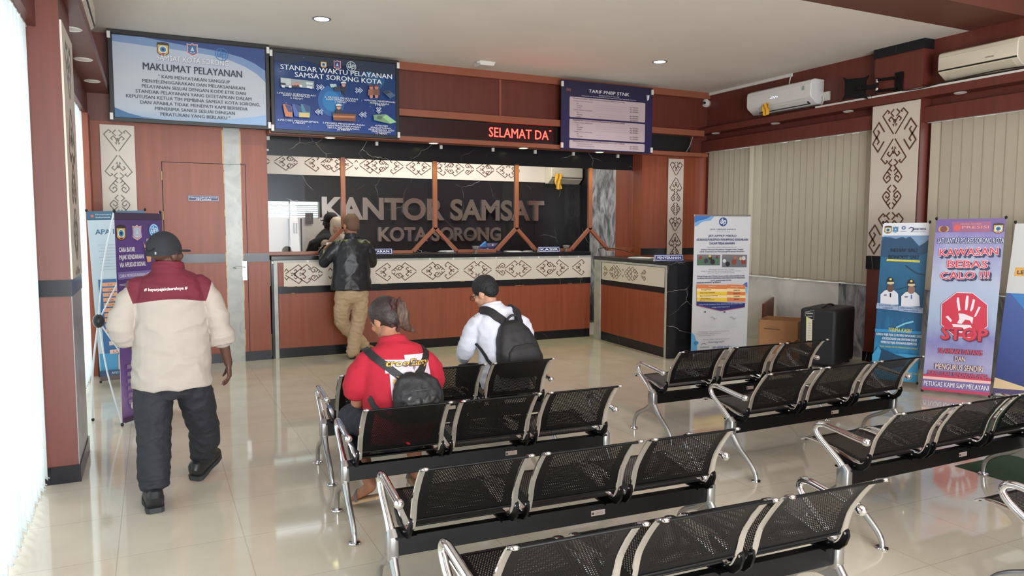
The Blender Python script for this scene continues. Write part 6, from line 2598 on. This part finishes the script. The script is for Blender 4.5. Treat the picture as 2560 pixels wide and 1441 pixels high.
m.loft([W(2.36, 11.13, 1.60), W(2.33, 11.13, 1.545), W(2.29, 11.13, 1.47), W(2.27, 11.13, 1.35), W(2.28, 11.14, 1.15), W(2.30, 11.14, .92), W(2.30, 11.14, .82)], [.075, .12, .185, .205, .19, .19, .19], [.075, .10, .13, .15, .14, .14, .14], n=24, side=(0, 1, 0))
m.capsule([W(2.27, 10.98, 1.47), W(2.10, 10.97, 1.385), W(2.045, 10.985, 1.25), W(2.05, 10.99, 1.12)], [.088, .085, .075, .058], n=14)
m.capsule([W(2.28, 11.29, 1.47), W(2.18, 11.32, 1.24), W(2.07, 11.26, 1.14)], [.08, .068, .055], n=14)
obj('jacket', paint(remeshed('jacket', m, .011, 4, None, .004, 9), [blk], lambda c: 0), None, t)
m = MB()
for y in (11.05, 11.24):
    m.capsule([W(2.30, y, .88), W(2.29, y, .48), W(2.32, y, .09)], [.10, .08, .07], n=14)
obj('trousers', paint(remeshed('trousers', m, .012, 3), [blk], lambda c: 0), None, t)
for y in (11.04, 11.25):
    shoe(t, W(2.36, y, .001), W(2.10, y, .001), .08, (shoe_black, shoe_sole), wide=.042)
hc = Vector(J['head'])
Q = J['headrot']
m = MB()
m.ell(Hp(0, -.012, .040), (.092, .108, .096), Q, 20, 12)
m.ell(Hp(0, .10, .022), (.06, .05, .009), Q, 16, 8)
m.ell(Hp(0, -.06, -.02), (.07, .05, .06), Q, 16, 10)
obj('cap', paint(remeshed('cap', m, .008, 3), [blk], lambda c: 0), None, t)

# ------------------------------------------------------------------ air conditioners


def air_con(label, origin, udir, W, H, D, mat, dark, vane_open, tag_text=None):
    """origin: lower corner at the wall, udir along the wall; front faces udir x z"""
    t = thing('air_conditioner', label, 'air conditioner', origin)
    U = Vector(udir)
    N = U.cross(Vector((0, 0, 1)))

    def P(u, d, z): return U*u+N*d+Vector((0, 0, z))
    prof = [(0, 0), (0, H), (D*.72, H), (D*.95, H*.93), (D, H*.80), (D, H*.34), (D*.93, H*.24), (D*.45, 0)]
    m = MB()
    m.prism([P(0, d, z) for d, z in prof], [P(W, d, z) for d, z in prof])
    obj('body', m, mat, t, .008)
    m = MB()
    fp = [(D*1.0, H*.80), (D*1.015, H*.79), (D*1.015, H*.36), (D, H*.34)]
    m.prism([P(.008, d, z) for d, z in fp], [P(W-.008, d, z) for d, z in fp])
    obj('front_cover', m, mat, t, .003)
    m = MB()
    a = [(D*1.004, H*.335), (D*.975, H*.285), (D*.93, H*.285), (D*.94, H*.335)]
    if not vane_open:
        m.prism([P(.01, d, z) for d, z in a], [P(W-.01, d, z) for d, z in a])
    else:
        b = [(D*.94, H*.25), (D*.53, H*.035), (D*.50, H*.06), (D*.90, H*.27)]
        m.prism([P(W*.12, d, z) for d, z in b], [P(W*.92, d, z) for d, z in b])
    obj('outlet', m, dark, t)
    m = MB()
    if vane_open:
        b = [(D*.86, H*.155), (D*.70, H*.055), (D*.69, H*.07), (D*.85, H*.17)]
        m.prism([P(W*.14, d, z) for d, z in b], [P(W*.90, d, z) for d, z in b])
    else:
        b = [(D*.95, H*.235), (D*.52, H*.02), (D*.51, H*.035), (D*.94, H*.25)]
        m.prism([P(W*.10, d, z) for d, z in b], [P(W*.93, d, z) for d, z in b])
    obj('vane', m, mat, t)
    return t, P


ac_white = M('white_appliance_plastic', (226, 226, 224), .3)
t, P = air_con('white air conditioner with a yellow cloth on the right wall near the corner', (XR, 8.48, 3.29), (0, -1, 0), 1.18, .33, .24, ac_white, M('dark_vent', (70, 70, 68), .5), True)
a = Art(.16, .045)
for x, y in ((.1, .4), (.3, .7), (.3, .3), (.5, .6), (.6, .3), (.75, .65), (.9, .4)):
    a.disc(x, y, .10, M('cool_display_light', (190, 210, 255), .4, emit=4), n=8)
a.build('display', P(.45, .2455, .155), (0, -1, 0), (0, 0, 1), t)
a = Art(.06, .06)
a.rect(0, 0, 1, 1, (206, 214, 210))
a.ring(.5, .55, .2, .32, (60, 130, 90))
a.rect(.2, .05, .8, .15, (60, 120, 90))
a.build('energy_sticker', P(1.02, .2455, .19), (0, -1, 0), (0, 0, 1), t)
t, P = air_con('cream air conditioner high on the right wall above the red stop banner', (XR, 5.54, 3.285), (0, -1, 0), .85, .30, .235, cream_plastic, M('black_vent', (24, 24, 24), .5), False)
a = Art(.10, .03)
a.text('SAMSUNG', .5, .3, .5, (60, 60, 60), .9, .02)
a.build('lettering', P(.52, .2395, .125), (0, -1, 0), (0, 0, 1), t)
air_con('white air conditioner on the left wall beside the service promise board', (-.61, 6.55, 3.29), (0, 1, 0), 1.05, .33, .22, cream_plastic, MATS['black_vent'], False)
t, P = air_con('white air conditioner inside the office behind the last pane', (6.37, 11.88, 2.43), (1, 0, 0), .64, .33, .24, cream_plastic, MATS['dark_vent'], False)

yellow = M('yellow_cloth', (226, 170, 44), .7, bump=.3, bscale=120)


def rag(label, loc, w, h, rz):
    t = MB()
    n, k = 7, 8
    v, f = [], []
    random.seed(int(h*1000))
    for s in (0, 1):
        for i in range(k+1):
            for j in range(n+1):
                u, z = j/n-.5, -i/k
                wv = w*(1-.25*abs(z+.3))*(1+.1*math.sin(i*1.7))
                v.append((u*wv+.006*math.sin(i), s*.004+.014*math.sin(j*1.6+i*.7), z*h*(1-.12*abs(u))))
    o_ = (k+1)*(n+1)
    for i in range(k):
        for j in range(n):
            a0 = i*(n+1)+j
            f.append((a0, a0+1, a0+n+2, a0+n+1))
            f.append((o_+a0+n+1, o_+a0+n+2, o_+a0+1, o_+a0))
    for i in range(k):
        for j in (0, n):
            a0, b0 = i*(n+1)+j, (i+1)*(n+1)+j
            f.append((a0, b0, o_+b0, o_+a0))
    t.add(v, f)
    return tag(obj('hanging_cloth', t, yellow, None, loc=loc, rot=(0, 0, rz)), label, 'cloth')


rag('yellow cloth hanging from the vane of the white air conditioner near the corner', (7.845, 8.07, 3.40), .13, .17, R(90))
rag('yellow cloth hanging under the air conditioner inside the office', (6.50, 11.622, 2.60), .14, .28, 0)

# ------------------------------------------------------------------ right wall fittings
t = thing('television_bracket', 'black swivel television bracket without a screen on the right column', 'wall bracket', (7.96, 6.06, 3.36))
m = MB()
m.box(-.022, 0, -.045, .055, -.105, .115)
obj('wall_plate', m, black_steel, t, .003)
m = MB()
for z in (-.075, .055):
    m.bar((-.02, .03, z), (-.05, .27, z+.01), .03, .03)
m.cyl((-.05, .27, -.10), (-.05, .27, .09), .016, 12)
m.bar((-.05, .27, -.01), (-.12, .42, -.005), .035, .05)
obj('arm', m, black_steel, t, .003)
m = MB()
m.cyl((-.05, .27, .035), (-.05, .27, .075), .019, 12)
m.cyl((-.05, .27, -.06), (-.05, .27, -.03), .019, 12)
obj('joint', m, chrome, t)
m = MB()
A = [(-.15, .15), (-.09, .12), (.09, .12), (.15, .15), (.12, .08), (.12, -.08), (.15, -.15), (.09, -.12), (-.09, -.12), (-.15, -.15), (-.12, -.08), (-.12, .08)]
Q3 = Matrix.Rotation(R(36), 3, 'Z') @ Matrix.Rotation(R(8), 3, 'Y')
m.prism([Vector((-.145, .50, 0))+Q3 @ Vector((-.012, x, z)) for x, z in A], [Vector((-.145, .50, 0))+Q3 @ Vector((.012, x, z)) for x, z in A])
m.bar((-.12, .42, -.005), (-.145, .50, 0), .05, .06)
obj('screen_plate', m, black_steel, t, .004)

t = thing('wall_socket', 'white double wall socket beside the air conditioner with the yellow cloth', 'socket', (XR, 7.25, 3.39))
m = MB()
m.box(-.03, 0, -.065, .065, -.06, .06)
obj('cover', m, white_plastic, t, .008)
m = MB()
m.cyl((-.03, .01, -.01), (-.055, .01, -.012), .018, 12)
m.tube([(-.05, .01, -.02), (-.05, .02, -.08), (-.03, .07, -.13), (-.02, .10, -.15)], .008, 6, smooth=4)
obj('plug', m, white_plastic, t)
t = thing('security_camera', 'small white dome camera in the far right corner under the ceiling', 'camera', (8.0, 9.56, 3.64))
m = MB()
m.cyl((.10, .055, 0), (.035, .02, 0), .062, 20)
m.ell((.03, .015, 0), (.05, .05, .05), None, 16, 10)
obj('housing', m, white_plastic, t)
m = MB()
m.cyl((-.005, -.01, -.005), (-.028, -.024, -.008), .022, 14)
obj('lens', m, M('dark_lens', (40, 40, 44), .1), t)
t = thing('cable_duct', 'white cable duct lying along the top of the right wall shelf', 'cable duct', (7.925, 0, 3.221))
m = MB()
m.box(-.015, .015, 2.0, 6.40, 0, .025)
obj('duct_length', m, white_plastic, t, .003)
m = MB()
m.box(-.015, .015, 6.412, 7.26, 0, .025)
obj('duct_length', m, white_plastic, t, .003)
m = MB()
m.tube([(7.98, 9.6, ZC-.017), (7.98, 9.6, ZC-.017)], .01, 6) if False else m.box(XR-.03, XR, 7.85, 9.60, ZC-.045, ZC-.002)
tag(obj('ceiling_cable_duct', m, white_plastic, None, .003), 'short white cable duct where the ceiling meets the right wall near the corner', 'cable duct')
m = MB()
m.tube([(XR-.012, 7.87, ZC-.04), (XR-.03, 7.87, 3.72), (XR-.02, 7.90, 3.63)], .008, 6, smooth=4)
tag(obj('supply_cable', m, white_plastic), 'white cable dropping from the ceiling duct to the air conditioner with the yellow cloth', 'cable')
m = MB()
m.tube([(7.893, 5.98, 3.242), (7.893, 5.75, 3.232), (7.90, 5.4, 3.258), (7.90, 4.9, 3.275), (7.91, 4.5, 3.26)], .006, 6, smooth=5)
tag(obj('black_cable', m, black_plastic), 'black cable wavering along the duct under the cream air conditioner', 'cable')
m = MB()
m.tube([(7.60, 9.50, 2.835), (7.66, 9.49, 2.93), (7.72, 9.49, 3.08)], .007, 6, smooth=4)
tag(obj('display_cable', m, M('grey_cable', (150, 146, 140), .5)), 'grey cable at the right end of the dark display recess', 'cable')

# ------------------------------------------------------------------ things along the right wall
t = thing('equipment_case', 'tall black upholstered equipment case standing in front of the grey marble', 'case', (7.13, 6.13, 0), R(22.5))
m = MB()
m.box(0, .70, 0, .42, .03, .70)
obj('shell', m, M('black_vinyl', (26, 26, 30), .6, bump=.15, bscale=300), t, .035)
m = MB()
for x in (.06, .64):
    for y in (.06, .36):
        m2 = MB()
        m2.lathe([(.028, .04), (.026, 0)], (x, y, 0), 14)
        obj('foot', m2, black_plastic, t)
t.rotation_euler = (0, 0, R(22.5))
m = MB()
m.tube([(.12, .20, .700), (.22, .20, .722), (.35, .21, .728), (.46, .21, .720), (.56, .22, .702)], .012, 8, smooth=4)
obj('handle', m, black_plastic, t)
m = MB()
m.bar((.13, -.006, .52), (.13, -.006, .53), .001, .001)
a = Art(.41, .67)
a.rect(.12, .12, .125, .97, (60, 60, 64))
a.poly([(.14, .93), (.40, .97), (.40, .80), (.33, .80), (.15, .86)], (196, 198, 198))
a.poly([(.145, .925), (.395, .965), (.395, .805), (.33, .81), (.155, .865)], (30, 30, 32))
a.text('PROFESSIONAL', .27, .90, .022, (206, 208, 206), .2, .03, rot=4)
a.text('AUDIO', .29, .85, .02, (206, 208, 206), .14, .03, rot=4)
a.poly([(.18, .85), (.36, .80), (.37, .36), (.20, .38)], (214, 210, 190))
a.poly([(.18, .85), (.26, .83), (.22, .78), (.205, .60), (.198, .60)], (206, 220, 120))
a.poly([(.20, .38), (.37, .36), (.37, .30), (.21, .35)], (226, 170, 90))
for i in range(8):
    a.rect(.235, .42+.045*i, .335, .425+.045*i, (120, 120, 116))
side = a.build('label_sheet', (-.003, .415, .03), (0, -1, 0), (0, 0, 1), t)

m = MB()


def carton(label, loc, rz, w, d, h, col, flaps=False):
    t = thing('carton', label, 'box', loc, rz)
    c = M('cardboard_%d' % col[0], col, .8, var=.06, vscale=8)
    m = MB()
    th = .006
    m.box(0, w, 0, d, 0, th)
    m.box(0, w, 0, th, 0, h)
    m.box(0, w, d-th, d, 0, h)
    m.box(0, th, 0, d, 0, h)
    m.box(w-th, w, 0, d, 0, h)
    obj('walls', m, c, t)
    return t


t = carton('open brown cardboard carton with red tape in front of the white marble wall', (7.50, 7.03, 0), R(33), .48, .50, .44, (176, 128, 88))
a = Art(.48, .44)
a.rect(.74, 0, .84, .42, (150, 74, 56))
a.rect(.12, .72, .55, .75, (110, 84, 66))
a.rect(.16, .79, .5, .80, (130, 100, 78))
a.build('print', (-.0005, .49, 0), (0, -1, 0), (0, 0, 1), t)
m = MB()
m.add([(0, 0, .44), (.48, 0, .44), (.48, -.012, .385), (0, -.012, .36)], [(0, 1, 2, 3)])
t = carton('small carton with a white label beside the black case', (7.36, 6.76, 0), R(33), .26, .16, .215, (190, 140, 84))
a = Art(.24, .20)
a.rect(.25, .0, .95, .75, (206, 208, 216))
a.rect(.35, .3, .75, .34, (80, 90, 140))
a.build('label_sheet', (.01, -.0006, .005), (1, 0, 0), (0, 0, 1), t)
m = MB()
m.prism([(7.62, 7.76, 0), (8.04, 8.0, 0), (8.04, 8.0, .66), (7.62, 7.76, .60)], [(7.605, 7.786, 0), (8.025, 8.026, 0), (8.025, 8.026, .66), (7.605, 7.786, .60)])
tag(obj('loose_board', m, wood_dark, None, .003), 'reddish board leaning upright behind the brown carton', 'board')

# green carpet
m = MB()
m.box(4.98, 7.6, 1.2, 3.235, .0003, .004)
tag(obj('carpet', m, M('dark_green_carpet', (40, 66, 44), .95, var=.2, vscale=80, bump=.6, bscale=300), None), 'dark green carpet on the floor at the right edge', 'carpet')

# small things on the left floor
t = thing('floor_speaker', 'small black box on the floor behind the banners at the left blind', 'speaker', (-.50, 9.33, 0))
m = MB()
m.box(-.08, .12, -.09, .09, 0, .24)
obj('cabinet', m, black_plastic, t, .01)
m = MB()
m.lathe([(.06, 0), (.055, .006), (.02, -.004), (.001, -.002)], (0, 0, 0), 20)
m.xform(Matrix.Translation((.02, -.092, .12)) @ Matrix.Rotation(R(90), 4, 'X'))
obj('cone', m, M('speaker_cone', (34, 34, 36), .7), t)

# ------------------------------------------------------------------ on the counters


def sheets(label, loc, rz, n, w, h, seed):
    t = thing('paper_stack', label, 'papers', loc, rz)
    random.seed(seed)
    for i in range(n):
        m = MB()
        m.box(-w/2, w/2, -h/2, h/2, .0025*i, .0025*i+.002)
        o_ = obj('sheet', m, paper, t)
        o_.rotation_euler = (0, 0, random.uniform(-.12, .12))
        o_.location = (random.uniform(-.02, .02), random.uniform(-.015, .015), 0)
    return t


sheets('white papers lying left of the cash desk opening on the counter', (3.87, 10.03, 1.291), R(12), 10, .30, .21, 1)
sheets('white papers under the slanted frame left of the KASIR plate', (4.80, 9.95, 1.291), R(-8), 5, .22, .16, 2)
sheets('white papers at the left edge of the KASIR plate', (5.06, 9.99, 1.291), R(30), 4, .12, .10, 3)
sheets('open white booklet on the side counter beside the PENYERAHAN plate', (6.02, 8.35, 1.229), R(8), 8, .21, .42, 4)
clear = bpy.data.materials.new('clear_glass')
clear.use_nodes = True
_b = clear.node_tree.nodes['Principled BSDF']
_b.inputs['Transmission Weight'].default_value = .85
_b.inputs['Roughness'].default_value = .05
_b.inputs['Base Color'].default_value = (.9, .92, .94, 1)
for x, lab in ((1.985, 'clear footed glass bowl beside the hands of the man in black jacket'), (4.13, 'clear footed glass bowl in front of the blue boxes on the counter'), (5.60, 'clear footed glass bowl right of the KASIR plate')):
    m = MB()
    m.lathe([(.040, 0), (.042, .004), (.012, .012), (.010, .035), (.035, .050), (.055, .075), (.060, .098), (.055, .098), (.030, .060), (.001, .054)], (0, 0, 0), 24)
    tag(obj('glass_bowl', m, clear, None, loc=(x, 9.76, 1.291)), lab, 'bowl', 'glass bowls on the counter')
for lab, x0, x1, y, z, h, c, rz in (('long dark blue box lying on the counter behind the centre pane', 4.22, 4.62, 10.06, 1.291, .075, (58, 56, 120), R(-3)), ('small dark blue box on top of the long blue box', 4.42, 4.60, 10.06, 1.3665, .055, (40, 44, 100), R(-12))):
    t = thing('medicine_box' if False else 'stationery_box', lab, 'box', ((x0+x1)/2, y, z), rz)
    m = MB()
    m.box(-(x1-x0)/2, (x1-x0)/2, -.06, .06, 0, h)
    obj('carton', m, M('box_blue_%d' % c[2], c, .4), t, .002)
    a = Art(x1-x0, h)
    a.rect(.05, .2, .3, .8, (120, 90, 150))
    a.disc(.5, .5, .3, (206, 206, 220), n=8)
    a.rect(.62, .4, .92, .5, (150, 110, 150))
    a.rect(.62, .6, .85, .66, (150, 110, 150))
    a.build('print', (-(x1-x0)/2, -.0605, 0), (1, 0, 0), (0, 0, 1), t)
m = MB()
m.prism([(4.30, 10.0, 1.3667), (4.395, 10.0, 1.3667), (4.395, 10.0, 1.445)], [(4.30, 10.07, 1.3667), (4.395, 10.07, 1.3667), (4.395, 10.07, 1.445)])
tag(obj('note_holder', m, M('sky_blue_plastic', (70, 150, 214), .4)), 'sky blue wedge on top of the long dark blue box', 'holder')
m = MB()
m.tube([(6.20, 9.80, 1.292), (6.16, 9.72, 1.33), (6.22, 9.60, 1.345), (6.34, 9.30, 1.31), (6.40, 9.0, 1.236)], .006, 6, smooth=5)
tag(obj('counter_cable', m, black_plastic), 'black cable looping from the screen frame onto the side counter', 'cable')
t = thing('desk_microphone', 'small stand with a white tip on the side counter', 'stand', (6.40, 8.20, 1.229))
m = MB()
m.lathe([(.05, 0), (.05, .012), (.012, .02), (.008, .03)], (0, 0, 0), 16)
obj('foot', m, black_plastic, t)
m = MB()
m.tube([(0, 0, .02), (.0, .01, .08), (-.01, .0, .10)], .006, 6, smooth=3)
m.ell((-.01, 0, .105), (.014, .014, .014), None, 10, 8)
obj('stem', m, M('pale_plastic_tip', (200, 196, 190), .4), t)

# the paper and telephone in the hands of the man at the counter
m = MB()
m.prism([(1.975, 9.56, 1.345), (2.06, 9.52, 1.345), (2.075, 9.53, 1.455), (1.99, 9.57, 1.455)], [(1.977, 9.562, 1.345), (2.062, 9.522, 1.345), (2.077, 9.532, 1.455), (1.992, 9.572, 1.455)])
tag(obj('slip_of_paper', m, paper), 'white slip of paper held by the man in black jacket', 'paper')
m = MB()
m.box(-.037, .037, -.005, .005, -.075, .075)
tag(obj('telephone', m, black_plastic, None, .004, (1.955, 9.60, 1.375), (R(50), 0, R(30))), 'black telephone in the left hand of the man in black jacket', 'phone')

# ------------------------------------------------------------------ inside the office; panel, window and cabinet stand in for a pane reflection
m = MB()
m.box(1.25, 2.72, 11.84, 11.899, .75, 1.80, 0)
struct('trim_13', m, M('pale_reflection_panel', (206, 200, 190), .6))
m = MB()
m.box(1.25, 2.36, 11.86, 11.898, 1.80, 2.04)
sky = M('pane_reflection_glow', (226, 246, 246), .5, emit=1.1)  # glow stands in for bright outdoors reflected in the counter pane
wdw = struct('window_5', m, [sky])
m = MB()
for i in range(5):
    z = 1.82+.033*i
    m.box(1.25, 2.36, 11.835, 11.86, z, z+.010)
m.box(1.25, 2.36, 11.83, 11.86, 1.975, 1.99)
for x in (1.50, 1.90, 2.34):
    m.box(x, x+.02, 11.828, 11.86, 1.80, 2.04)
obj('reflected_louvre', m, M('grey_louvre', (150, 152, 148), .5), wdw)
t = thing('reflected_cabinet', 'pale tall cabinet door with a long handle standing in for a reflection in the pane', 'cabinet', (1.95, 11.835, .75))
m = MB()
m.box(-.05, .11, -.05, 0, 0, 1.03)
obj('door', m, M('pale_cabinet', (214, 208, 198), .5), t, .004)
m = MB()
m.box(-.07, -.055, -.052, 0, 0, 1.03)
m.box(.115, .13, -.052, 0, 0, 1.03)
obj('dark_edge', m, dark_gap, t)
m = MB()
m.box(.0, .02, -.062, -.05, .80, .96)
m.box(.04, .06, -.062, -.05, .80, .96)
obj('handle', m, black_plastic, t)
t = thing('notice_sheet', 'dark notice sheet taped to the panel standing in for the pane reflection', 'notice', (2.20, 11.825, 1.70))
m = MB()
m.box(-.06, .06, -.004, 0, 0, .17)
obj('sheet', m, M('dark_notice', (90, 88, 86), .6), t)
t = thing('office_desk', 'low office desk behind the counter under the steel lettering', 'desk', (4.6, 11.4, 0))
m = MB()
m.box(-2.2, 2.2, -.35, .35, .72, .75)
obj('top', m, wood_dark, t, .003)
for x in (-2.15, 2.13):
    m = MB()
    m.box(x, x+.03, -.33, .33, 0, .72)
    obj('side_panel', m, wood_dark, t)
